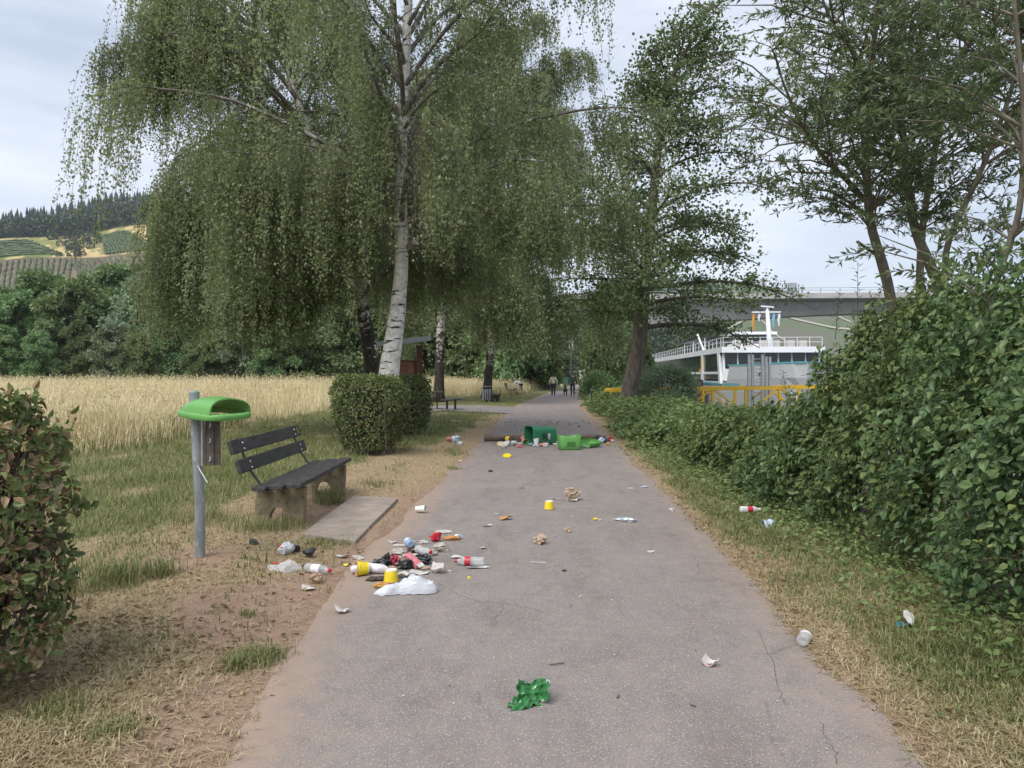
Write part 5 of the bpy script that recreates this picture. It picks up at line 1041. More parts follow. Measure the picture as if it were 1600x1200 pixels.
# ------------------------------------------------------------------ people and dog
def skin(name, V, E, r, m_, parent, root=0, sub=2):
    me = bpy.data.meshes.new(name); me.from_pydata([tuple(v) for v in V], E, []); me.materials.append(m_); o_ = link(name, me, parent)
    md = o_.modifiers.new('skin', 'SKIN'); md.use_smooth_shade = True
    for q, v in enumerate(me.skin_vertices[0].data): v.radius = (r[q] if np.ndim(r[q]) else (r[q], r[q])); v.use_root = (q == root)
    s_ = o_.modifiers.new('sub', 'SUBSURF'); s_.levels = sub; s_.render_levels = sub; return o_
M_skin = mat('skin', (.42, .25, .18), .6, .08); M_jeans = mat('dark_blue_jeans', (.030, .040, .075), .9, .2, 12.); M_shoe = mat('dark_shoes', (.03, .028, .026), .7)
def person(loc, rz, H, label, top, hair, hairname, stride=.12, arm_out=.05, hood=False, bend=0.):
    p = empty('person', loc, rz, label=label, category='person', group='people on the path'); s_ = H / 1.75; f = lambda L_: [tuple(np.array(v) * s_) for v in L_]; rr = lambda L_: [x * s_ for x in L_]
    cb, sb = math.cos(bend), math.sin(bend)
    def B(L_):                                   # bend the upper body forward about the hips; bent arms hang straight down
        out = []
        for v in L_:
            v = np.array(v, float); x, y, z = v
            if z > .95 or abs(x) > .2:
                if bend and abs(x) > .2: ys, zs_ = .46 * sb, .95 + .46 * cb; y, z = ys + .05 + y * .3, zs_ - (1.41 - z) * .8
                else: y, z = y * cb + (z - .95) * sb, .95 + (z - .95) * cb - y * sb
            out.append(tuple(np.array((x, y, z)) * s_))
        return out
    body = B([(0, 0, .95), (0, 0, 1.15), (0, -.01, 1.38), (0, 0, 1.50), (0, .02, 1.58), (0, .02, 1.67), (0, .015, 1.72), (-.17, 0, 1.41), (-.22 - arm_out, -.02, 1.14), (-.22 - arm_out, .05, .90), (-.21 - arm_out, .08, .80), (.17, 0, 1.41), (.22 + arm_out, -.02, 1.14), (.22 + arm_out, .05, .90), (.21 + arm_out, .08, .80),
              (-.095, 0, .90), (-.10, stride, .50), (-.10, stride - .04, .09), (-.11, stride + .1, .04), (.095, 0, .90), (.10, -stride * .5, .50), (.10, -stride - .05, .10), (.11, -stride + .08, .04)])
    E = [(0, 1), (1, 2), (2, 3), (3, 4), (4, 5), (5, 6), (2, 7), (7, 8), (8, 9), (9, 10), (2, 11), (11, 12), (12, 13), (13, 14), (0, 15), (15, 16), (16, 17), (17, 18), (0, 19), (19, 20), (20, 21), (21, 22)]
    skin('body', body, E, rr([.11, .10, .10, .045, .05, .082, .058, .05, .04, .032, .03, .05, .04, .032, .03, .075, .05, .035, .03, .075, .05, .035, .03]), M_skin, p)
    jk = B([(0, 0, .90), (0, 0, 1.12), (0, -.01, 1.36), (0, 0, 1.49), (-.17, 0, 1.41), (-.225 - arm_out, -.02, 1.14), (-.225 - arm_out, .05, .88), (.17, 0, 1.41), (.225 + arm_out, -.02, 1.14), (.225 + arm_out, .05, .88)])
    skin('jacket', jk, [(0, 1), (1, 2), (2, 3), (2, 4), (4, 5), (5, 6), (2, 7), (7, 8), (8, 9)], [(.185 * s_, .135 * s_), (.17 * s_, .13 * s_), (.175 * s_, .135 * s_), (.085 * s_, .085 * s_), .075 * s_, .062 * s_, .05 * s_, .075 * s_, .062 * s_, .05 * s_], top, p)
    tr_ = f([(0, 0, .94), (-.095, 0, .86), (-.10, stride, .50), (-.10, stride - .04, .08), (.095, 0, .86), (.10, -stride * .5, .50), (.10, -stride - .05, .09)])
    skin('trousers', tr_, [(0, 1), (1, 2), (2, 3), (0, 4), (4, 5), (5, 6)], [(.165 * s_, .125 * s_), .098 * s_, .076 * s_, .07 * s_, .098 * s_, .076 * s_, .07 * s_], M_jeans, p)
    for sx, sy in ((-.105, stride), (.105, -stride)): skin('shoe', f([(sx, sy - .06, .05), (sx, sy + .12, .04)]), [(0, 1)], rr([.05, .042]), M_shoe, p)
    hv = B([(0, -.035, 1.61), (0, -.03, 1.68), (0, -.01, 1.74)]) if hairname == 'short' else B([(0, -.05, 1.51), (0, -.03, 1.66), (0, -.01, 1.745)])
    skin('hair', hv, [(0, 1), (1, 2)], rr([.07, .098, .07] if hairname == 'short' else [.085, .112, .08]), hair, p)
    if hood: skin('hood', B([(-.05, -.11, 1.45), (.05, -.11, 1.45)]), [(0, 1)], rr([.065, .065]), top, p)
    return p
M_dark = mat('dark_hair', (.025, .02, .018), .6); M_cream = mat('cream_jacket', (.66, .63, .46), .8, .08); M_sweat = mat('green_sweater', (.055, .10, .055), .9, .15); M_wtop = mat('white_shirt', (.72, .72, .74), .8, .06)
person((3.12, 54.6, .0), R(-4), 1.66, 'woman in a cream hooded jacket and dark jeans walking away down the path', M_cream, M_dark, 'long', .03, .07, True)
person((4.56, 54.3, .0), R(-3), 1.75, 'man in a dark green sweater and blue jeans walking the dog', M_sweat, mat('brown_hair', (.06, .042, .03), .6), 'short', .05, .06)
person((.72, 58.4, float(gz(.72, 58.4)) - .1), R(80), 1.68, 'person in a white shirt bending down at the edge of the tall grass', M_wtop, M_dark, 'short', .05, .03, bend=1.25)
dg_ = empty('dog', (4.0, 54.3, 0), R(-3), label='black dog on a lead walking beside the man', category='dog'); M_fur = mat('black_fur', (.022, .018, .016), .85, .4, 20., bump=.6, bscale=40)
V = [(0, -.26, .50), (0, 0, .48), (0, .26, .52), (0, .40, .66), (0, .48, .74), (0, .60, .70), (-.09, -.27, .40), (-.09, -.20, .27), (-.09, -.30, .15), (-.09, -.27, .03), (.09, -.27, .40), (.09, -.20, .27), (.09, -.30, .15), (.09, -.27, .03), (-.08, .24, .38), (-.08, .26, .2), (-.08, .25, .03), (.08, .24, .38), (.08, .26, .2), (.08, .25, .03), (0, -.38, .46), (0, -.46, .30)]
skin('body', V, [(0, 1), (1, 2), (2, 3), (3, 4), (4, 5), (0, 6), (6, 7), (7, 8), (8, 9), (0, 10), (10, 11), (11, 12), (12, 13), (2, 14), (14, 15), (15, 16), (2, 17), (17, 18), (18, 19), (0, 20), (20, 21)], [.13, .14, .15, .09, .085, .04, .07, .05, .035, .035, .07, .05, .035, .035, .055, .04, .035, .055, .04, .035, .035, .02], M_fur, dg_)
for x in (-.07, .07): skin('ear', [(x, .44, .80), (x * 1.4, .42, .70)], [(0, 1)], [.03, .022], M_fur, dg_)
A = Acc(); tube(A, rail([(4.05, 54.55, .62), (4.12, 54.45, .66), (4.27, 54.35, .86)], 8), .008, 5); A.build('dog_lead', mat('pale_lead', (.4, .38, .36), .7), label='thin pale lead from the man to the black dog', category='lead')
# ------------------------------------------------------------------ river cruise ship
M_hull = mat('grey_white_hull', (.50, .51, .53), .4, .06, .3); M_shipw = mat('ship_white', (.74, .76, .79), .35, .04, .3); M_teal = mat('ship_teal_line', (.10, .32, .38), .4)
M_glass, t, o = newmat('ship_glass'); p = nd(t, 'ShaderNodeBsdfPrincipled', {'Base Color': (.018, .028, .03, 1), 'Roughness': .1, 'Specular IOR Level': .45}); t.links.new(p.outputs[0], o.inputs['Surface'])
M_yellow = mat('yellow_paint', (.72, .43, .03), .45, .1, 3.); M_dk = mat('dark_fittings', (.03, .03, .032), .5)
B0 = np.array([26.2, 64.0]); U = np.array([.08, .996]); U /= np.linalg.norm(U); Wv = np.array([U[1], -U[0]])
def SH(l, w, z): q = B0 + U * l + Wv * w * .93; return (q[0], q[1], 1.6 + (z - 1.6) * 1.5)
ship = empty('river_cruise_ship', (0, 0, 0), label='white river cruise ship moored beyond the yellow gangway', category='ship')
ls = np.concatenate([np.linspace(0, 12, 15), [16, 24, 40, 62, 85]])
def halfw(l, z):                 # hull half width: flared bow
    fl = 3.4 * (1 - sm(-3, 2.3, z)); return 5.5 * np.clip((l - fl) / 10.5, 0, 1) ** .62
def ztopd(l): return 2.32 - .10 * sm(0, 8, l) - 1.18 * sm(9.6, 9.9, l)
A = Acc(); rows = []
for l in ls:
    zt = float(ztopd(l)); zz = np.linspace(-3.2, zt, 7); lt = np.maximum(l, [0 if l > 0 else 3.4 * (1 - sm(-3, 2.3, z_)) for z_ in zz])
    rows.append([SH(lt[q], -float(halfw(lt[q], zz[q])), zz[q]) for q in range(7)] + [SH(lt[q], float(halfw(lt[q], zz[q])), zz[q]) for q in range(6, -1, -1)])
V = np.array(rows).reshape(-1, 3); A.add(V, Q=[[r * 14 + c_, r * 14 + c_ + 1, (r + 1) * 14 + c_ + 1, (r + 1) * 14 + c_] for r in range(len(ls) - 1) for c_ in range(13)]); A.build('hull', M_hull, ship)
def side_strip(name, m_, l0, l1, z0, z1, out=.05, n=30):
    A = Acc(); l = np.linspace(l0, l1, n); V = []
    for q in l:
        w = float(halfw(q, .5 * (z0 + z1))) + out; V += [SH(q, -w, z0), SH(q, -w, z1), SH(q, -w + .3, z1), SH(q, -w + .3, z0)]
    A.add(V, Q=[[r * 4 + c_, r * 4 + (c_ + 1) % 4, (r + 1) * 4 + (c_ + 1) % 4, (r + 1) * 4 + c_] for r in range(n - 1) for c_ in range(4)]); return A.build(name, m_, ship)
side_strip('rub_rail', M_teal, 8, 84, .82, 1.0); 
A = Acc(); l = np.linspace(.02, 9.7, 20)
for sgn in (-1, 1):
    V = []
    for q in l: w = sgn * (float(halfw(q, 2.3)) + .02); zt = float(ztopd(min(q, 9.5))); V += [SH(q, w, zt - .06), SH(q, w, zt + .05), SH(q, w - sgn * .18, zt + .05), SH(q, w - sgn * .18, zt - .06)]
    A.add(V, Q=[[r * 4 + c_, r * 4 + (c_ + 1) % 4, (r + 1) * 4 + (c_ + 1) % 4, (r + 1) * 4 + c_] for r in range(19) for c_ in range(4)])
A.build('bulwark_rail', M_teal, ship)
A = Acc(); V = [SH(.6, 0, 1.2)] + [SH(q, -float(halfw(q, 1.2)), 1.2) for q in (2, 4, 6, 8, 9.9)] + [SH(q, float(halfw(q, 1.2)), 1.2) for q in (9.9, 8, 6, 4, 2)]; A.add(V, T=[[0, q, q + 1] for q in range(1, 10)]); A.build('foredeck', M_hull, ship)
def sbox(A, l0, l1, w0, w1, z0, z1, sl=0.):
    V = [SH(l + (sl if z == z1 else 0), w, z) for l in (l0, l1) for w in (w0, w1) for z in (z0, z1)]; A.add(V, Q=[[0, 1, 3, 2], [4, 6, 7, 5], [0, 4, 5, 1], [2, 3, 7, 6], [0, 2, 6, 4], [1, 5, 7, 3]])
def spart(name, m_, *bxs, parent=None):
    A = Acc()
    for b_ in bxs: sbox(A, *b_)
    return A.build(name, m_, parent or ship)
spart('inner_cabins', mat('dim_cabin_interior', (.10, .10, .095), .9), (12.2, 84, -5.1, 5.1, .95, 3.15))
spart('roof_band', M_shipw, (11.0, 84.5, -5.62, 5.62, 3.12, 3.52)); spart('deck_band', M_shipw, (12.1, 84, -5.56, 5.56, 1.62, 1.80)); spart('sill_band', M_shipw, (12.0, 84, -5.54, 5.54, .95, 1.10))
q = 12.4
while q < 83:
    w_ = 1.55; spart('window_pane', M_glass, (q, q + w_ - .1, -5.48, -5.42, 1.80, 3.12)); spart('window_pane', M_glass, (q, q + w_ - .1, -5.48, -5.42, 1.10, 1.62)); q += w_
for l_, sl in ((11.6, .9), (22.0, 0.), (84.0, 0)): spart('frame_column', M_shipw, (l_, l_ + .9, -5.66, -5.36, .95, 3.14, sl))
spart('yellow_marking', M_yellow, (22.2, 22.7, -5.72, -5.67, 2.0, 2.9)); spart('life_ring', mat('orange_ring', (.6, .25, .02), .5), (23.2, 23.7, -5.75, -5.62, 1.75, 2.05))
fw = np.linspace(-5.2, 5.2, 8)
for r in range(7): spart('front_pane', M_glass, (11.6, 11.7, fw[r] + .08, fw[r + 1] - .08, 2.0, 3.1))
for r in range(8): spart('front_column', M_shipw, (11.5, 11.72, fw[r] - .10 - .08 * (r % 3 == 0), fw[r] + .10 + .1 * (r % 3 == 0), 1.2, 3.14, .25))
spart('front_apron', M_shipw, (11.45, 11.75, -5.3, 5.3, 1.15, 1.98))
# sun deck: rails, wheelhouse, furniture
A = Acc()
for l_ in np.arange(12.5, 84, 2.2): bar(A, SH(l_, -5.4, 3.5), SH(l_, -5.4, 4.2), .05)
for w in np.linspace(-5.4, 5.4, 9): bar(A, SH(11.3, w, 3.5), SH(11.3, w, 4.15), .05)
for z in (3.85, 4.18): bar(A, SH(11.3, -5.4, z), SH(84, -5.4, z), .045); bar(A, SH(11.3, -5.4, z), SH(11.3, 5.4, z), .045)
A.build('sun_deck_rail', M_shipw, ship)
wh = spart('wheelhouse', M_shipw, (19, 22.5, -2.4, 2.4, 3.5, 3.95)); spart('wheelhouse_glass', M_glass, (19.05, 22.4, -2.3, 2.3, 3.95, 4.65), parent=wh); spart('wheelhouse_roof', M_shipw, (18.6, 22.9, -2.7, 2.7, 4.65, 4.85), parent=wh)
spart('awning', M_dk, (28, 46, -4.2, 4.2, 4.75, 4.85)); 
for l_ in (28.5, 37, 45): spart('awning_post', M_shipw, (l_, l_ + .12, -4.1, -3.98, 3.5, 4.75))
for q in range(6): spart('deck_chair', mat('deck_furniture', (.42, .40, .38), .7), (12.4 + .5 * (q % 2), 13.2 + .5 * (q % 2), -4 + 1.5 * q, -3.2 + 1.5 * q, 3.52, 4.02))
A = Acc(); tube(A, [SH(12.6, .1, 3.4), SH(12.6, 0, 4.4), SH(12.6, -.2, 6.15)], [.36, .25, .18], 10); mast = A.build('mast', M_shipw, ship, smooth=True)
A = Acc(); bar(A, SH(12.6, -1.9, 6.0), SH(12.6, 1.3, 6.0), .18, .13); A.build('crosstree', M_shipw, mast)
A = Acc(); bar(A, SH(12.55, -.9, 6.42), SH(12.55, .5, 6.34), .25, .13); bar(A, SH(12.6, -.2, 6.1), SH(12.6, -.2, 6.4), .15); A.build('radar', M_shipw, mast)
for w, c_, nm, hh in ((-1.75, (.60, .26, .03), 'orange', 1.15), (-1.1, (.62, .66, .72), 'white', .5), (.5, (.16, .42, .62), 'blue', .9), (1.1, (.62, .66, .72), 'white', .85)):
    A = Acc(); k = np.linspace(0, 1, 7); P0 = np.array([SH(12.6, w, 5.95 - .08 - hh * q) for q in k]); A.add(np.vstack([P0 + [-.09 * (1 - .3 * k[q]) + .05 * math.sin(9 * k[q]) for _ in [0]][0] * np.array([1, 0, 0]) if False else P0[q] + np.array([-.13 + .05 * math.sin(9 * k[q]), .04 * math.sin(6 * k[q]), 0]) for q in range(7)] + [P0[q] + np.array([.13 * (1 - .4 * k[q]) + .03 * math.sin(9 * k[q]), -.06 * math.sin(6 * k[q]), 0]) for q in range(7)]), Q=[[q, q + 1, 8 + q, 7 + q] for q in range(6)])
    A.build('flag', mat(nm + '_flag_cloth', c_, .9, .1), mast)
A = Acc(); tube(A, [SH(27, -4.4, 3.5), SH(30, -4.8, 5.1)], .13, 8); A.build('davit', M_shipw, ship)
A = Acc()
for q in range(3): box(A, np.array(SH(4.6 + .3 * q, -float(halfw(4.6, 1.6)) - .03, 1.62)), (.16, .05, .28), rz3(-.5) @ ry3(.5 * (-1) ** q))
A.build('name_lettering', M_dk, ship)

# landing pontoon, steel guide frame and yellow gangway
pn = empty('landing_pontoon', (0, 0, 0), label='dark landing pontoon between the ship and the bank', category='pontoon')
A = Acc(); sbox(A, 18, 36, -10.2, -6.3, -3.4, 1.2); A.build('hull', mat('dark_brown_steel', (.05, .035, .032), .7, .2, 1.), pn)
A = Acc()
for l_ in np.arange(18.3, 36, 2): bar(A, SH(l_, -10, 1.2), SH(l_, -10, 1.9), .06)
for z in (1.55, 1.9): bar(A, SH(18.3, -10, z), SH(36, -10, z), .05)
A.build('railing', M_shipw, pn)
gf = empty('steel_guide_frame', (0, 0, 0), label='grey steel guide frame standing at the yellow gangway', category='frame')
for px in (1170, 1178, 1191, 1197, 1204): A = Acc(); p_ = at(px, 560, 34.6); bar(A, (p_[0], p_[1] + .1 * (px % 3), -2.6), (p_[0], p_[1] + .1 * (px % 3), 2.55 - .1 * (px > 1195)), .11); A.build('post', M_galv, gf)
for z in np.arange(.1, 2.5, .16): A = Acc(); bar(A, at(1178, 600, 34.72)[:2].tolist() + [z], at(1191, 600, 34.72)[:2].tolist() + [z], .035); A.build('rung', M_galv, gf)
gw = empty('gangway', (0, 0, 0), label='yellow steel truss gangway leading from the bank to the ship', category='gangway')
for Yr, nm in ((33.4, 'front'), (35.0, 'rear')):
    xa, xb = 4.55, 18.5; zt = lambda x: .86 + .016 * (x - 4.5); zb_ = lambda x: -.32 + .016 * (x - 4.5)
    A = Acc(); bar(A, (xa, Yr, zt(xa)), (xb, Yr, zt(xb)), .13, .16); A.build('top_rail', M_yellow, gw); A = Acc(); bar(A, (xa, Yr, zb_(xa)), (xb, Yr, zb_(xb)), .13, .14); A.build('bottom_rail', M_yellow, gw)
    xq = np.arange(xa + .05, xb, 1.55)
    for q, x in enumerate(xq):
        A = Acc(); bar(A, (x, Yr, zb_(x) - .35), (x, Yr, zt(x)), .11); A.build('upright', M_yellow, gw)
        if q < len(xq) - 1: A = Acc(); s_ = q % 2; bar(A, (x, Yr, (zt if s_ else zb_)(x)), (xq[q + 1], Yr, (zb_ if s_ else zt)(xq[q + 1])), .075); A.build('diagonal', M_yellow, gw)
A = Acc(); box(A, (11.5, 34.2, -.25), (13.9, 1.45, .08)); A.build('walkway', M_galv, gw)
A = Acc(); bar(A, (4.55, 33.4, .86), (4.55, 35.0, .86), .11); A.build('end_rail', M_yellow, gw)
# ------------------------------------------------------------------ litter
M_paper = mat('white_paper', (.62, .60, .57), .8, .22, 25., trans=.2); M_grey = mat('soiled_paper', (.46, .42, .37), .85, .35, 30., trans=.1); M_kraft = mat('brown_paper', (.36, .255, .17), .85, .22, 30.); M_kraft2 = mat('pale_brown_paper', (.42, .32, .24), .85, .2, 25.)
M_blackp = mat('black_plastic_film', (.014, .014, .017), .3, .3, 20., spec=.6); M_redp = mat('red_plastic_film', (.50, .025, .035), .35, .2, 20.); M_darkred = mat('dark_red_plastic', (.30, .03, .055), .4, .3, 20.)
M_whitep = mat('white_plastic_film', (.72, .74, .78), .3, .06, 12., trans=.3); M_foil = mat('silver_foil', (.60, .64, .68), .3, .15, 20., metal=.4); M_gpack = mat('green_snack_film', (.035, .16, .05), .48, .5, 45., spec=.35, speck=(26., .60, (.42, .55, .45)))
M_ytub = mat('yellow_tub', (.74, .58, .02), .4, .06, 10.); M_tubin = mat('tub_inside', (.50, .27, .16), .6, .15, 10.); M_tubbase = mat('white_tub_base', (.70, .68, .60), .5, .06); M_redcap = mat('red_cap', (.48, .02, .03), .35); M_redlab = mat('red_label', (.45, .03, .05), .4, .1); M_whitelab = mat('white_label', (.72, .70, .72), .45, .08, 30., speck=(40., .64, (.5, .25, .3)))
M_yell = mat('yellow_scrap', (.70, .58, .03), .5, .1); M_orange = mat('orange_wrapper', (.52, .26, .09), .6, .3, 40.); M_bread = mat('bread_crust', (.48, .25, .06), .8, .45, 30., speck=(25., .6, (.08, .04, .02))); M_dkb = mat('dark_soaked_paper', (.06, .04, .03), .7, .4, 30.); M_pink = mat('pink_carton', (.52, .18, .20), .6, .35, 25.); M_bluep = mat('blue_white_print', (.45, .53, .66), .5, .45, 25.); M_tealp = mat('teal_print', (.03, .22, .27), .4, .3, 20.)
M_clear = clearmat('clear_plastic', (.93, .95, .96), .62, .75); M_blue = clearmat('blue_clear_plastic', (.55, .74, .93), .45, .8); M_bagclear = clearmat('thin_clear_bag', (.96, .97, .98), .66, .85); M_milky = clearmat('milky_plastic', (.95, .95, .96), .3, .85)
def ground_at(x, y): return float(max(gz(x, y), 0.002)) if edge_d(np.array(x), np.array(y)) < .02 else float(gz(x, y)) + .004
def finish(o_, px, py, label, cat, rz=0., dz=0., group=None, scale=None):
    x, y = G(px, py); o_.location = (x, y, ground_at(x, y) + dz); o_.rotation_euler[2] += rz; o_['label'] = label; o_['category'] = cat
    if group: o_['group'] = group
    return o_
def crumple(name, size, m_, seed, spikes=.35, flat=1., sub=3):
    """a crumpled lump: facets and creases; its lowest point rests on z=0"""
    g = np.random.default_rng(seed); bm = bmesh.new(); bmesh.ops.create_icosphere(bm, subdivisions=sub, radius=1.)
    V = np.array([v.co[:] for v in bm.verts]); T = np.array([[v.index for v in f.verts] for f in bm.faces]); bm.free(); d = unit(V)
    nn = rdir(22, g); hh = g.uniform(.55, 1.0, 22); r = (hh[None] / np.maximum(d @ nn.T, .05)).min(1); r = np.minimum(r, 1.35)      # a random facetted solid ...
    for q in range(7): n_ = rdir(1, g)[0]; f_ = g.uniform(1.2, 3.4); r = r + spikes * g.uniform(.2, .5) * (np.abs(((d @ n_) * f_ + g.uniform(0, 1)) % 1. - .5) * 2 - .5)   # ... with creases
    V = d * np.maximum(r, .25)[:, None] + g.normal(0, .03, V.shape); V = V * np.asarray(size) / 2 / np.abs(V).max(0); V[:, 2] -= V[:, 2].min(); V[:, 2] *= flat; V[:, 2] = np.where(V[:, 2] < .2 * V[:, 2].max(), V[:, 2] * .35, V[:, 2]) - .002
    A = Acc(); A.add(V, T=T); return A.build(name, m_)
def sheet(name, w, h, m_, seed, lift=.35, curl=0., n=9):
    """a folded or curled piece of paper or film lying on the ground"""
    g = np.random.default_rng(seed); u, v = np.meshgrid(np.linspace(-.5, .5, n), np.linspace(-.5, .5, n), indexing='ij'); z = 0 * u
    for q in range(4): a_ = g.uniform(0, 3.14); z += np.abs(u * math.cos(a_) + v * math.sin(a_) - g.uniform(-.25, .25)) * g.uniform(-.5, .8)
    z = (z - z.min()) / (np.ptp(z) + 1e-6) * lift * min(w, h); sk = g.uniform(-.25, .25); X = (u + sk * v) * w * (1 - .25 * np.abs(v) * g.uniform(0, 1)); Y = (v + .2 * sk * u) * h * (1 - .3 * np.abs(u) * g.uniform(0, 1.2))
    z += curl * min(w, h) * (2 * np.abs(u)) ** 2.2 + g.normal(0, .012, z.shape) * min(w, h); z -= z.min()
    V = np.stack([X, Y, z + .001], -1).reshape(-1, 3); A = Acc(); A.add(V, Q=[[i * n + j, (i + 1) * n + j, (i + 1) * n + j + 1, i * n + j + 1] for i in range(n - 1) for j in range(n - 1)]); o_ = A.build(name, m_)
    s_ = o_.modifiers.new('thickness', 'SOLIDIFY'); s_.thickness = .0012; return o_
def bottle(name, L_, rad, body, cap, label_m=None, lab=(.25, .5), dent=0., seed=0):
    """bottle lying along x, neck at +x"""
    root = link(name, None); r = rad; prof = [(0, .012), (r * .55, .0), (r * .9, .006), (r, .02), (r * .97, .06 * L_ / .24), (r, .08 * L_ / .24), (r * .95, L_ * .42), (r, L_ * .46), (r * .96, L_ * .6), (r * .98, L_ * .66), (r * .82, L_ * .76), (r * .5, L_ * .86), (.013, L_ * .91), (.0125, L_ * .955)]
    A = Acc(); lathe(A, prof, 18, ry3(math.pi / 2)); g = np.random.default_rng(seed)
    if dent: V = A.V[-1]; V[:, 2] *= 1 - dent * np.exp(-((V[:, 0] - L_ * .4) / (L_ * .2)) ** 2); V[:, 1] += .3 * dent * rad * np.sin(V[:, 0] / L_ * 9)
    b_ = A.build('body', body, root, smooth=True); b_.location = (-L_ / 2, 0, r)
    if cap: A = Acc(); lathe(A, [(0, L_), (.0145, L_), (.016, L_ - .003), (.016, L_ * .925), (0, L_ * .925)], 14, ry3(math.pi / 2)); c_ = A.build('cap', cap, root); c_.location = (-L_ / 2, 0, r)
    if label_m: A = Acc(); lathe(A, [(r * 1.02, L_ * lab[0]), (r * 1.025, L_ * lab[1])], 18, ry3(math.pi / 2)); l_ = A.build('label', label_m, root, smooth=True); l_.location = (-L_ / 2, 0, r); 
    if label_m and dent:
        co = np.array([v.co[:] for v in l_.data.vertices]); co[:, 2] *= 1 - dent * np.exp(-((co[:, 0] - L_ * .4) / (L_ * .2)) ** 2); co[:, 1] += .3 * dent * rad * np.sin(co[:, 0] / L_ * 9); l_.data.vertices.foreach_set('co', co.astype(np.float32).ravel())
    return root
def tub(name, r, h, side, m_out=None):
    """printed paper tub: origin at base, mouth at +z"""
    root = link(name, None); A = Acc(); lathe(A, [(r * .80, 0), (r * .82, .003), (r, h - .006)], 24); s_ = A.build('side', m_out or M_ytub, root, smooth=True)
    A = Acc(); lathe(A, [(r * .98, h - .007), (r * 1.05, h - .006), (r * 1.05, h), (r * .96, h), (r * .77, .006), (0, .006)], 24); A.build('rim_and_inside', M_tubin, root, smooth=False)
    A = Acc(); lathe(A, [(0, .004), (r * .76, .004), (r * .80, -.002), (r * .82, .004)], 24); A.build('base', M_tubbase, root)
    A = Acc()
    for q in range(7):      # lines of small print round the side
        an = q * .35 - 1.2; c_ = np.array([math.cos(an), math.sin(an)])
        for kz in (.3, .45, .6, .72):
            if (q * 3 + int(kz * 10)) % 4 == 0: continue
            rr = r * (.82 + .18 * kz) * 1.012; box(A, (c_[0] * rr, c_[1] * rr, h * kz), (.0008, r * .16, h * .035), rz3(an))
    A.build('print', M_black, s_); return root
def cup(name, r, h, m_):
    root = link(name, None); A = Acc(); lathe(A, [(0, .004), (r * .70, .004), (r * .72, 0), (r, h - .004), (r * 1.05, h - .004), (r * 1.05, h), (r * .97, h), (r * .70, .007), (0, .007)], 22); A.build('wall', m_, root, smooth=False); return root
lg_ = 'litter spilled around the bin post'; lm_ = 'litter scattered on the path'; lf_ = 'litter spilled around the log'
# --- by the post and bench
finish(crumple('black_bag', (.13, .08, .06), M_blackp, 1), 396, 862, 'small crumpled black bag nearest the bin post', 'bag', -.4, group=lg_)
finish(crumple('white_bag', (.16, .12, .12), M_whitep, 2), 447, 872, 'crumpled white plastic bag with red print standing in the dry grass', 'bag', .3, group=lg_)
finish(crumple('red_scrap', (.05, .03, .06), M_redp, 3), 438, 866, 'red corner of film tucked against the crumpled white bag', 'scrap', group=lg_)
finish(crumple('black_bag', (.12, .09, .07), M_blackp, 4), 462, 868, 'crumpled black bag behind the standing white bag', 'bag', .5, group=lg_)
finish(crumple('black_bag', (.14, .10, .08), M_blackp, 5), 482, 874, 'crumpled black bag next to the slabs', 'bag', .1, group=lg_)
def plastic_bag(name, outline, hgt, m_, seed, lip=.3):
    """an empty bag lying flat, puffed with air: outline in metres, swollen towards its middle"""
    g = np.random.default_rng(seed); O = rail(np.vstack([outline, outline[:1]]), 44)[:-1]; c_ = O.mean(0); n = len(O); rings = []
    for k in (1., .97, .85, .65, .42, .2, 0.02):
        q = c_ + (O - c_) * k; z = hgt * np.sqrt(1 - min(.999, k ** 3.2)) * (1 + .18 * np.sin(q[:, 0] * 31 + q[:, 1] * 17) + .10 * np.sin(q[:, 0] * 70 - q[:, 1] * 55)) ; z = np.maximum(z, .004) * (.45 + .55 * sm(O[:, 0].min(), O[:, 0].max() * .7, q[:, 0])); rings.append(np.column_stack([q, z + g.normal(0, .0025, n)]))
    bot = [np.column_stack([c_ + (O - c_) * k, np.full(n, .002)]) for k in (.9, .4)]; R_ = bot[::-1] + rings; A = Acc(); A.add(np.vstack(R_), Q=[[r * n + w, r * n + (w + 1) % n, (r + 1) * n + (w + 1) % n, (r + 1) * n + w] for r in range(len(R_) - 1) for w in range(n)]); return A.build(name, m_)
finish(plastic_bag('clear_bag', np.array([(-.17, .09), (-.10, .075), (.0, .07), (.03, .09), (.12, .07), (.15, .0), (.10, -.06), (.02, -.10), (-.02, -.06), (-.08, -.05), (-.13, .02)]), .065, M_bagclear, 6), 442, 895, 'large clear plastic bag with red print lying in the dry grass', 'bag', .05, group=lg_)
finish(sheet('red_print', .07, .035, M_redp, 7, .3), 431, 893, 'red printed patch showing through the clear bag', 'scrap', -.3, .035, group=lg_)
o_ = finish(bottle('plastic_bottle', .25, .036, M_clear, M_redcap, M_whitelab, (.3, .62)), 497, 899, 'clear bottle with red cap lying in the dry grass by the clear bag', 'bottle', -.45, group=lg_)
finish(crumple('paper_ball', (.11, .10, .08), M_kraft, 8, .5), 493, 914, 'crumpled brown paper under the red-capped bottle in the grass', 'paper', group=lg_)
finish(sheet('tissue', .11, .075, M_paper, 9, .35), 482, 925, 'white tissue on the bare soil in front of the brown paper', 'tissue', -.2, group=lg_)
finish(sheet('tissue', .09, .09, M_paper, 10, .5), 534, 957, 'white tissue alone on the soil at the path edge', 'tissue', .6, group=lg_)
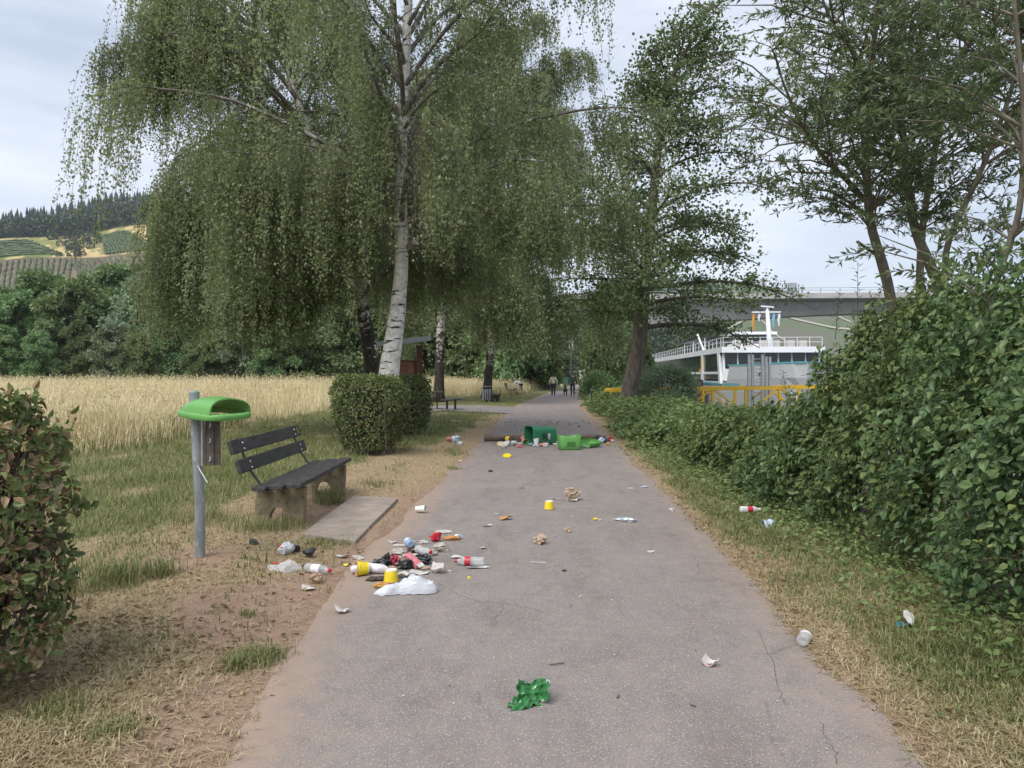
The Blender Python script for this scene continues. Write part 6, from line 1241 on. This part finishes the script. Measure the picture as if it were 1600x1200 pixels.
finish(sheet('tissue', .11, .05, M_paper, 11, .6), 534, 874, 'white tissue left of the yellow tub on its side', 'tissue', -.5, group=lg_); finish(crumple('tissue', (.11, .07, .04), M_paper, 12, .3), 560, 874, 'flattened white tissue behind the yellow tub on its side', 'tissue', group=lg_)
finish(sheet('yellow_scrap', .035, .035, M_yell, 13, .5), 540, 886, 'yellow scrap left of the tub lying on its side', 'scrap', group=lg_)
o_ = finish(cup('clear_cup', .04, .085, M_milky), 549, 897, 'milky clear cup lying in the mouth of the yellow tub', 'cup', 0, .03, group=lg_); o_.rotation_euler = (0, R(78), R(10))
o_ = finish(tub('yellow_tub', .058, .095, 1), 575, 898, 'yellow tub lying on its side with its brown mouth open', 'tub', 0, .052, group=lg_); o_.rotation_euler = (R(8), R(-88), R(14))
finish(bottle('plastic_bottle', .21, .038, M_milky, M_redcap, M_whitelab, (.15, .6), .15, 3), 591, 896, 'milky bottle with red cap wedged behind the yellow tubs', 'bottle', -.28, group=lg_)
finish(crumple('dark_napkin', (.20, .09, .035), M_dkb, 14), 588, 907, 'dark soaked napkin between the two yellow tubs', 'napkin', -.1, group=lg_)
finish(crumple('bread_roll', (.135, .075, .05), M_bread, 15, .25), 597, 918, 'bitten bread roll in front of the upturned yellow tub', 'bread', .1, group=lg_)
o_ = finish(tub('yellow_tub', .056, .088, 1), 611, 909, 'yellow tub standing upside down on the path edge', 'tub', 0, .09, group=lg_); o_.rotation_euler = (R(180), 0, R(70))
finish(plastic_bag('white_bag', np.array([(-.235, -.035), (-.12, .02), (-.055, .09), (-.03, .07), (.05, .08), (.14, .085), (.21, .04), (.225, -.02), (.17, -.06), (.06, -.06), (-.06, -.055), (-.14, -.075)]), .115, M_whitep, 16), 635, 926, 'large white plastic bag puffed with air on the asphalt', 'bag', .06, group=lg_)
finish(sheet('paper_scrap', .11, .08, M_paper, 17, .55), 630, 902, 'torn white paper right of the upturned yellow tub', 'paper', .8, group=lg_)
for px, py, s_, m_, lb, nm, rz in ((593, 885, (.15, .09, .07), M_blackp, 'black film at the back of the milky bottle', 'black_bag', .2), (607, 884, (.12, .10, .13), M_blackp, 'black bag standing up behind the milky bottle', 'black_bag', .4), (616, 884, (.13, .10, .11), M_darkred, 'dark red bag in the middle of the heap', 'red_bag', -.2), (633, 889, (.17, .11, .085), M_blackp, 'black bag in front of the pink carton', 'black_bag', .1), (661, 881, (.18, .11, .09), M_blackp, 'shiny black bag at the right end of the heap', 'black_bag', -.4),
                              (622, 866, (.16, .09, .06), M_grey, 'soiled napkin at the back left of the heap', 'napkin', -.3), (645, 864, (.11, .08, .07), M_dkb, 'dark wet napkin at the back of the heap', 'napkin', .2), (657, 860, (.10, .07, .055), M_kraft2, 'light brown napkin at the back of the heap', 'napkin', .5), (691, 862, (.17, .09, .09), M_grey, 'large grey crumpled napkin at the right back of the heap', 'napkin', .3), (676, 868, (.11, .08, .06), M_grey, 'smaller grey napkin between the large one and the bottle', 'napkin', .9), (662, 850, (.10, .06, .045), M_paper, 'white crumpled tissue behind the heap', 'tissue', .1), (612, 893, (.07, .06, .06), M_kraft2, 'light brown crust behind the upturned yellow tub', 'crust', .3), (665, 890, (.12, .05, .03), M_kraft2, 'flat brown crust in front of the shiny black bag', 'crust', .2)):
    finish(crumple(nm, s_, m_, 100 + px, .45), px, py, lb, nm.split('_')[-1], rz, group=lg_)
def carton(name, s_, m_, fold=.2):
    root = link(name, None); A = Acc(); box(A, (0, 0, s_[2] / 2), s_); bevel(A.build('box', m_, root), .003, 1); A = Acc(); box(A, (s_[0] / 2 + .015, 0, s_[2] * .9), (.035, s_[1] * .95, .0015), ry3(fold)); A.build('flap', M_paper, root); return root
o_ = finish(carton('pink_carton', (.17, .06, .045), M_pink), 645, 886, 'pink and brown carton leaning in the heap', 'carton', 0, .035, group=lg_); o_.rotation_euler = (R(10), R(22), R(-42))
finish(bottle('plastic_bottle', .20, .032, M_clear, M_redcap, None, dent=.25, seed=4), 662, 875, 'dented clear bottle with red cap on top of the heap', 'bottle', -.75, .05, group=lg_)
for px, py, w, h, lb, rz, lf in ((655, 897, .15, .06, 'white torn napkin in front of the heap', .1, .5), (683, 895, .12, .075, 'white folded napkin standing up right of the heap', -.5, 1.0), (628, 853, .15, .04, 'thin pale strip left of the blue bottle', .0, .3), (613, 848, .10, .05, 'white strip nearest the slabs', -.6, .4), (652, 846, .12, .025, 'thin white strip right of the blue bottle', .15, .3), (693, 833, .16, .05, 'long white paper strip behind the red bag', .25, .5), (617, 873, .11, .045, 'white paper between napkin and dark red bag', .2, .3), (640, 871, .13, .05, 'white paper in the middle of the heap', .1, .5), (650, 866, .06, .08, 'white scrap standing between the dark napkins', 1.2, .9),
                            (746, 888, .18, .05, 'crinkled white strip in front of the red-labelled bottle', .2, .35), (715, 873, .13, .045, 'pale paper behind the cap of the red-labelled bottle', -.5, .5), (755, 858, .055, .05, 'small white scrap above the red-labelled bottle', .5, .4)):
    finish(sheet('paper_scrap', w, h, M_paper, px * 3 + py, lf), px, py, lb, 'paper', rz, group=lg_)
finish(bottle('plastic_bottle', .20, .036, M_blue, None, M_bluep, (.35, .65), .1, 2), 638, 853, 'blue bottle lying with its base towards the viewer', 'bottle', 1.95, group=lg_)
finish(crumple('red_bag', (.14, .10, .10), M_redp, 21, .35), 681, 846, 'bright red bag behind the heap', 'bag', .2, group=lg_); finish(crumple('burger_wrapper', (.19, .09, .05), M_orange, 22, .4), 704, 844, 'brown food wrapper right of the bright red bag', 'wrapper', .3, group=lg_); finish(crumple('foil_scrap', (.09, .06, .05), M_foil, 23, .5), 716, 842, 'silver white scrap at the end of the food wrapper', 'scrap', group=lg_)
o_ = finish(bottle('plastic_bottle', .255, .037, M_clear, M_redcap, M_redlab, (.47, .66)), 734, 884, 'clear bottle with red label and red cap lying on the asphalt', 'bottle', math.pi - .12, group=lg_)
for px, py, m_, lb, s_ in ((733, 904, M_yell, 'small yellow peel on the asphalt right of the white bag', (.035, .025, .018)), (646, 902, M_redp, 'tiny red scrap behind the large white bag', (.025, .03, .01)), (691, 895, M_orange, 'small orange scrap right of the folded napkin', (.05, .05, .015)), (702, 893, M_paper, 'tiny white scrap right of the orange scrap', (.04, .02, .015))):
    finish(crumple('small_scrap', s_, m_, px, .4, sub=2), px, py, lb, 'scrap', group=lg_)
o_ = finish(cup('white_cup', .042, .115, mat('white_paper_cup', (.70, .68, .65), .6, .05)), 650, 801, 'white paper cup lying at the path edge beside the slabs', 'cup', 0, .04, group=lg_); o_.rotation_euler = (0, R(86), R(-12)); o_.location[0] -= .0
# --- middle of the path
finish(crumple('paper_bag', (.26, .17, .185), M_kraft2, 31, .5), 893, 782, 'open crumpled brown paper bag on the path', 'bag', .2, group=lm_); finish(sheet('paper_scrap', .11, .07, M_paper, 32, .6), 895, 784, 'white paper in front of the brown paper bag', 'paper', -.3, group=lm_); finish(sheet('paper_scrap', .09, .035, M_paper, 33, .3), 869, 780, 'white scrap left of the brown paper bag', 'paper', group=lm_)
o_ = finish(tub('yellow_tub', .058, .095, 1), 858, 796, 'yellow tub upside down in the middle of the path', 'tub', 0, .097, group=lm_); o_.rotation_euler = (R(180), 0, R(60))
finish(sheet('orange_wrapper', .13, .10, M_orange, 34, .5), 790, 812, 'orange food wrapper on the path', 'wrapper', .2, group=lm_)
for px, py, w, h, lb, rz, lf in ((800, 805, .12, .012, 'white paper stick above the orange wrapper', -.3, .2), (761, 823, .09, .05, 'pale grey scrap left of the orange wrapper', .4, .5), (776, 803, .05, .03, 'tiny white scrap beside the orange wrapper', .1, .3), (840, 879, .135, .016, 'long white paper straw wrapper on the path', -.12, .15), (1017, 863, .07, .03, 'small white scrap near the verge', .3, .5), (868, 838, .03, .02, 'tiny white speck of paper near the small paper ball', 0., .3), (895, 807, .045, .02, 'small pale smear of paper between tub and yellow wrapper', 0., .3), (805, 832, .03, .02, 'tiny white bit left of the paper ball', .4, .3), (908, 932, .025, .02, 'tiny white bit right of the large white bag', .4, .3), (960, 1024, .012, .012, 'tiny pale crumb in the foreground asphalt', .4, .3), (985, 764, .08, .03, 'white bit on the far asphalt near the verge', .2, .4), (815, 763, .09, .03, 'dark edged scrap far left of the paper bag', .0, .4)):
    finish(sheet('paper_scrap', w, h, M_paper, px * 3 + py, lf), px, py, lb, 'paper', rz, group=lm_)
finish(crumple('paper_ball', (.145, .115, .10), M_kraft2, 35, .4), 845, 850, 'large crumpled brown paper ball on the path', 'paper', .2, group=lm_); finish(crumple('paper_ball', (.08, .08, .07), M_kraft2, 36, .45), 887, 832, 'small crumpled brown paper ball on the path', 'paper', .2, group=lm_)
finish(crumple('yellow_wrapper', (.07, .04, .03), M_yell, 37, .4), 931, 813, 'yellow wrapper right of the small paper ball', 'wrapper', -.2, group=lm_); finish(crumple('foil_scrap', (.05, .04, .025), M_foil, 38, .4), 938, 814, 'silver end of the yellow wrapper', 'scrap', .3, group=lm_)
finish(crumple('foil_bag', (.29, .09, .055), M_foil, 39, .4), 977, 815, 'long silver white bag lying on the path near the verge', 'bag', -.35, group=lm_)
finish(crumple('dark_clump', (.04, .03, .02), M_dkb, 40, .3, sub=2), 882, 893, 'small dark lump on the empty asphalt', 'clump', group=lm_)
# --- foreground
def chip_bag():
    """a torn snack bag: the back panel stands curled, showing its inside, the front panel lies crumpled"""
    root = link('snack_bag', None); g = np.random.default_rng(57)
    for q, (c_, s_, rz, tl, cv) in enumerate((((.022, .03, .0), (.15, .115), -.15, .95, .55), ((-.032, -.022, .0), (.16, .095), .12, .22, .25))):
        n = 21; u, v = np.meshgrid(np.linspace(-.5, .5, n), np.linspace(-.5, .5, n), indexing='ij'); z = 0 * u; rag = 1 + .14 * np.sin(9 * u + 2 * q) * np.abs(v) * 2 + .12 * np.sin(11 * v + q) * np.abs(u) * 2
        for k in range(14): a_ = g.uniform(0, 3.14); z += np.abs(((u * math.cos(a_) + v * math.sin(a_)) * g.uniform(1.2, 4.5) + g.uniform(0, 1)) % 1 - .5) * g.uniform(.1, .45)
        z = (z - z.mean()) * .05 + cv * .12 * (2 * u) ** 2 * (1 if q == 0 else -1) - cv * .05 * (2 * v) ** 2; V = np.stack([u * s_[0] * rag, v * s_[1] * rag + .18 * u * s_[0], z], -1).reshape(-1, 3); V = V @ rx3(tl).T @ rz3(rz).T; V[:, 2] = np.where(V[:, 2] < np.quantile(V[:, 2], .12), np.quantile(V[:, 2], .12), V[:, 2]); V[:, 2] -= V[:, 2].min(); V = V + c_
        A = Acc(); A.add(V, Q=[[i * n + j, (i + 1) * n + j, (i + 1) * n + j + 1, i * n + j + 1] for i in range(n - 1) for j in range(n - 1)]); o_ = A.build('film_panel', M_gpack, root); s2 = o_.modifiers.new('thickness', 'SOLIDIFY'); s2.thickness = .0012
    return root
finish(chip_bag(), 829, 1098, 'crumpled green snack bag in the foreground of the path', 'bag', .1, group=lm_)
o_ = finish(sheet('printed_lid', .075, .055, M_paper, 56, .5, .5), 1110, 1041, 'white cup lid with pink and black print in the foreground', 'lid', -.5, group=lm_)
A = Acc(); [box(A, (x, y, .012 + .008 * k_), (.012, .007, .001), rz3(.3)) for x, y, k_ in ((-.008, .008, 0), (.008, .006, 0), (.0, -.004, 0), (.016, -.006, 0))]; A.build('dark_print', M_black, o_)
A = Acc(); [box(A, (x, y, .012), (.014, .007, .001), rz3(.2)) for x, y in ((-.016, -.006), (-.01, -.014), (.004, -.014))]; A.build('pink_print', mat('pink_print', (.5, .05, .2), .5), o_)
o_ = finish(bottle('plastic_bottle', .115, .036, M_clear, None, M_whitelab, (.58, .86), .1, 6), 1257, 1008, 'squashed clear plastic bottle at the edge of the verge', 'bottle', 1.0, .0, group=lm_)
finish(sheet('teal_wrapper', .085, .045, M_tealp, 57, .5), 1411, 992, 'teal half of the torn wrapper on the verge', 'wrapper', .1, .01, group=lm_); finish(sheet('white_wrapper', .07, .06, M_paper, 58, 1.3), 1420, 989, 'white half of the torn wrapper standing in the verge grass', 'wrapper', 1.0, .01, group=lm_)
finish(bottle('plastic_bottle', .23, .035, M_milky, M_whitelab, M_redlab, (.35, .6)), 1172, 813, 'red-labelled bottle lying in the verge grass', 'bottle', .05, .03, group=lm_); finish(sheet('crushed_carton', .10, .08, M_bluep, 59, 1.0), 1199, 834, 'crushed blue and white carton in the verge grass', 'carton', .3, .02, group=lm_)
finish(crumple('white_scrap', (.08, .06, .05), M_paper, 60, .4), 1050, 799, 'white scrap at the verge edge of the path', 'scrap', group=lm_); finish(crumple('blue_scrap', (.12, .06, .03), M_bluep, 61, .4), 1008, 762, 'bluish scrap lying on the verge edge further away', 'scrap', group=lm_)
for px, py, ln, rz, lb in ((870, 1039, .085, .15, 'dark crooked twig on the asphalt in the foreground'), (966, 1090, .035, .9, 'short dark twig right of the green snack bag'), (1082, 1104, .03, -1.2, 'thin pale twig in the foreground asphalt')):
    A = Acc(); tube(A, rail([(-ln / 2, 0, .004), (-.1 * ln, -.006, .006), (.2 * ln, .004, .005), (ln / 2, .006, .004)], 8), .003, 5); finish(A.build('twig', M_stem), px, py, lb, 'twig', rz, group='twigs on the path')
# --- around the log
for px, py, s_, m_, lb, nm, rz in ((703, 692, (.24, .10, .11), M_pink, 'red and white can-like carton on the dry grass', 'carton', -.5), (713, 694, (.22, .15, .16), M_bluep, 'light blue white bag on the dry grass left of the log', 'bag', .2), (718, 698, (.13, .1, .09), M_whitep, 'white scrap beside the light blue bag', 'scrap', .2), (781, 690, (.16, .1, .06), M_blackp, 'black scrap in front of the log', 'scrap', .1), (793, 697, (.22, .15, .12), M_whitep, 'large crumpled white tissue in front of the log', 'tissue', .3), (789, 700, (.13, .12, .10), M_paper, 'smaller white tissue in front of the large one', 'tissue', .3), (804, 696, (.17, .12, .10), M_paper, 'white tissue next to the wooden log', 'tissue', .5),
                              (808, 688, (.15, .1, .09), M_kraft2, 'brown white bun wrapper on the log', 'wrapper', .1), (807, 692, (.14, .1, .08), mat('dark_green_film', (.03, .08, .05), .4), 'dark green scrap below the bun wrapper', 'scrap', .1), (812, 700, (.15, .12, .07), mat('pink_sponge', (.52, .12, .13), .7), 'flat pinkish red pad in front of the dark green bin', 'pad', .3), (811, 695, (.18, .08, .05), M_paper, 'white flat paper behind the pinkish pad', 'paper', 0.), (826, 691, (.12, .1, .09), M_yell, 'second yellow scrap at the mouth of the bin', 'scrap', .3), (831, 696, (.14, .1, .05), M_bluep, 'bluish scrap below the mouth of the bin', 'scrap', 0.), (846, 698, (.13, .1, .08), M_pink, 'pink wrapper in front of the dark green bin', 'wrapper', .2), (853, 699, (.14, .1, .09), M_paper, 'white and pink napkin right of the pink wrapper', 'napkin', .2), (851, 696, (.10, .07, .07), M_redp, 'red scrap behind the white and pink napkin', 'scrap', .2), (836, 698, (.12, .09, .05), M_whitep, 'white film left of the pink wrapper', 'film', .2), (868, 697, (.13, .08, .06), M_paper, 'white paper left of the light green bin body', 'paper', .2),
                              (902, 697, (.15, .12, .10), M_paper, 'white paper right of the light green bin body', 'paper', .2), (914, 695, (.22, .10, .08), M_whitep, 'white film spilling from the upturned hood', 'film', .1), (934, 690, (.12, .1, .13), M_blackp, 'black bag at the end of the upturned hood', 'bag', .1), (939, 693, (.15, .12, .13), M_bluep, 'lilac white bag at the right end of the spilled litter', 'bag', .4), (946, 692, (.16, .12, .11), mat('dark_teal_film', (.06, .10, .11), .4, .4, 20.), 'dark wrapper on the grass edge', 'wrapper', .4), (953, 690, (.13, .1, .11), M_redp, 'red wrapper at the far right of the spilled litter', 'wrapper', .1), (950, 696, (.11, .09, .07), M_orange, 'orange wrapper at the grass edge', 'wrapper', .1), (957, 691, (.10, .08, .06), M_paper, 'white scrap at the grass edge beyond the red wrapper', 'scrap', .1), (771, 692, (.12, .05, .02), M_paper, 'thin white scrap left of the yellow lid', 'scrap', .1), (719, 722, (.10, .05, .02), M_paper, 'white scrap on the dry edge nearer than the log', 'scrap', -.5), (766, 737, (.08, .06, .03), M_dkb, 'small dark clump on the asphalt nearer than the log', 'clump', .1)):
    finish(crumple('spilled_' + nm, [q_ * 1.2 for q_ in s_], m_, 300 + px, .4, sub=2), px, py, lb, nm, rz, group=lf_)
def lid(name, r, m_):
    root = link(name, None); A = Acc(); lathe(A, [(0, .012), (r * .9, .012), (r, .03), (r * 1.03, .0), (r * .95, 0), (0, .006)], 20); A.build('disc', m_, root); return root
o_ = finish(lid('yellow_tub_cover', .085, M_ytub), 792, 714, 'yellow lid lying flat on the path before the log', 'lid', 0, .005, group=lf_); o_.rotation_euler = (R(18), 0, 0)
o_ = finish(lid('cream_tub_cover', .085, mat('cream_lid', (.62, .52, .30), .5)), 782, 696, 'cream lid leaning beside the tissues at the log', 'lid', 0, .02, group=lf_); o_.rotation_euler = (R(30), R(12), 0)
o_ = finish(tub('yellow_tub', .062, .10, 1), 791, 691, 'yellow tub tipped against the log', 'tub', 0, .09, group=lf_); o_.rotation_euler = (R(100), 0, R(60))
o_ = finish(tub('yellow_tub', .062, .10, 1), 819, 694, 'yellow tub rolled out of the bin mouth', 'tub', 0, .065, group=lf_); o_.rotation_euler = (R(95), 0, R(20))
o_ = finish(cup('white_cup', .062, .17, M_wp), 838, 697, 'white cup standing in front of the dark green bin', 'cup', 0., group=lf_)
o_ = finish(carton('red_carton', (.40, .13, .02), M_pink), 824, 690, 'long reddish board sticking out of the bin mouth', 'carton', 0, .15, group=lf_); o_.rotation_euler = (R(55), R(-36), R(-10)); o_.location[0] += .02
# fine scraps and soil crumbs nobody could count
g = np.random.default_rng(400); A = Acc(); n = 520; Y = np.concatenate([g.uniform(14.5, 30, 300), g.uniform(5, 15, 160), g.uniform(2.6, 6, 60)]); X = xL(Y) + .15 + g.random(n) * (xR(Y) - xL(Y) - .3); az = g.uniform(0, 6.28, n); l = g.uniform(.008, .035, n) * np.where(Y > 14, 1.7, .55)
leaves(A, np.stack([X, Y, np.full(n, .006)], -1), np.stack([np.cos(az), np.sin(az), .1 * g.random(n)], -1), np.tile([0, 0, 1.], (n, 1)) + rdir(n, g) * .3, l, l * .7, .2); A.build('paper_scraps', M_paper, kind='stuff', label='fine white paper scraps strewn over the path')
A = Acc(); n = 240; Y = np.concatenate([g.normal(23.5, .9, 150), g.uniform(3, 20, 90)]); X = xL(Y) + .1 + g.random(n) * (xR(Y) - xL(Y) - .2); l = g.uniform(.008, .03, n) * np.where(Y > 20, 2.2, .6); az = g.uniform(0, 6.28, n)
leaves(A, np.stack([X, Y, np.full(n, .006)], -1), np.stack([np.cos(az), np.sin(az), .3 + 0 * az], -1), np.tile([0, 0, 1.], (n, 1)) + rdir(n, g) * .5, l, l * .7, .4); A.build('bark_crumbs', M_dkb, kind='stuff', label='dark bark crumbs strewn over the path beyond the log')

# ------------------------------------------------------------------ the air: thin even haze
A = Acc(); box(A, (0, 1400, 102), (7000, 4400, 222)); m, t, o = newmat('thin_haze')
pv_ = nd(t, 'ShaderNodeVolumePrincipled', {'Density': .00014, 'Color': (.80, .88, 1., 1), 'Anisotropy': .2}); t.links.new(pv_.outputs[0], o.inputs['Volume'])
A.build('haze', m, kind='stuff', label='thin bluish haze in the air over the valley')
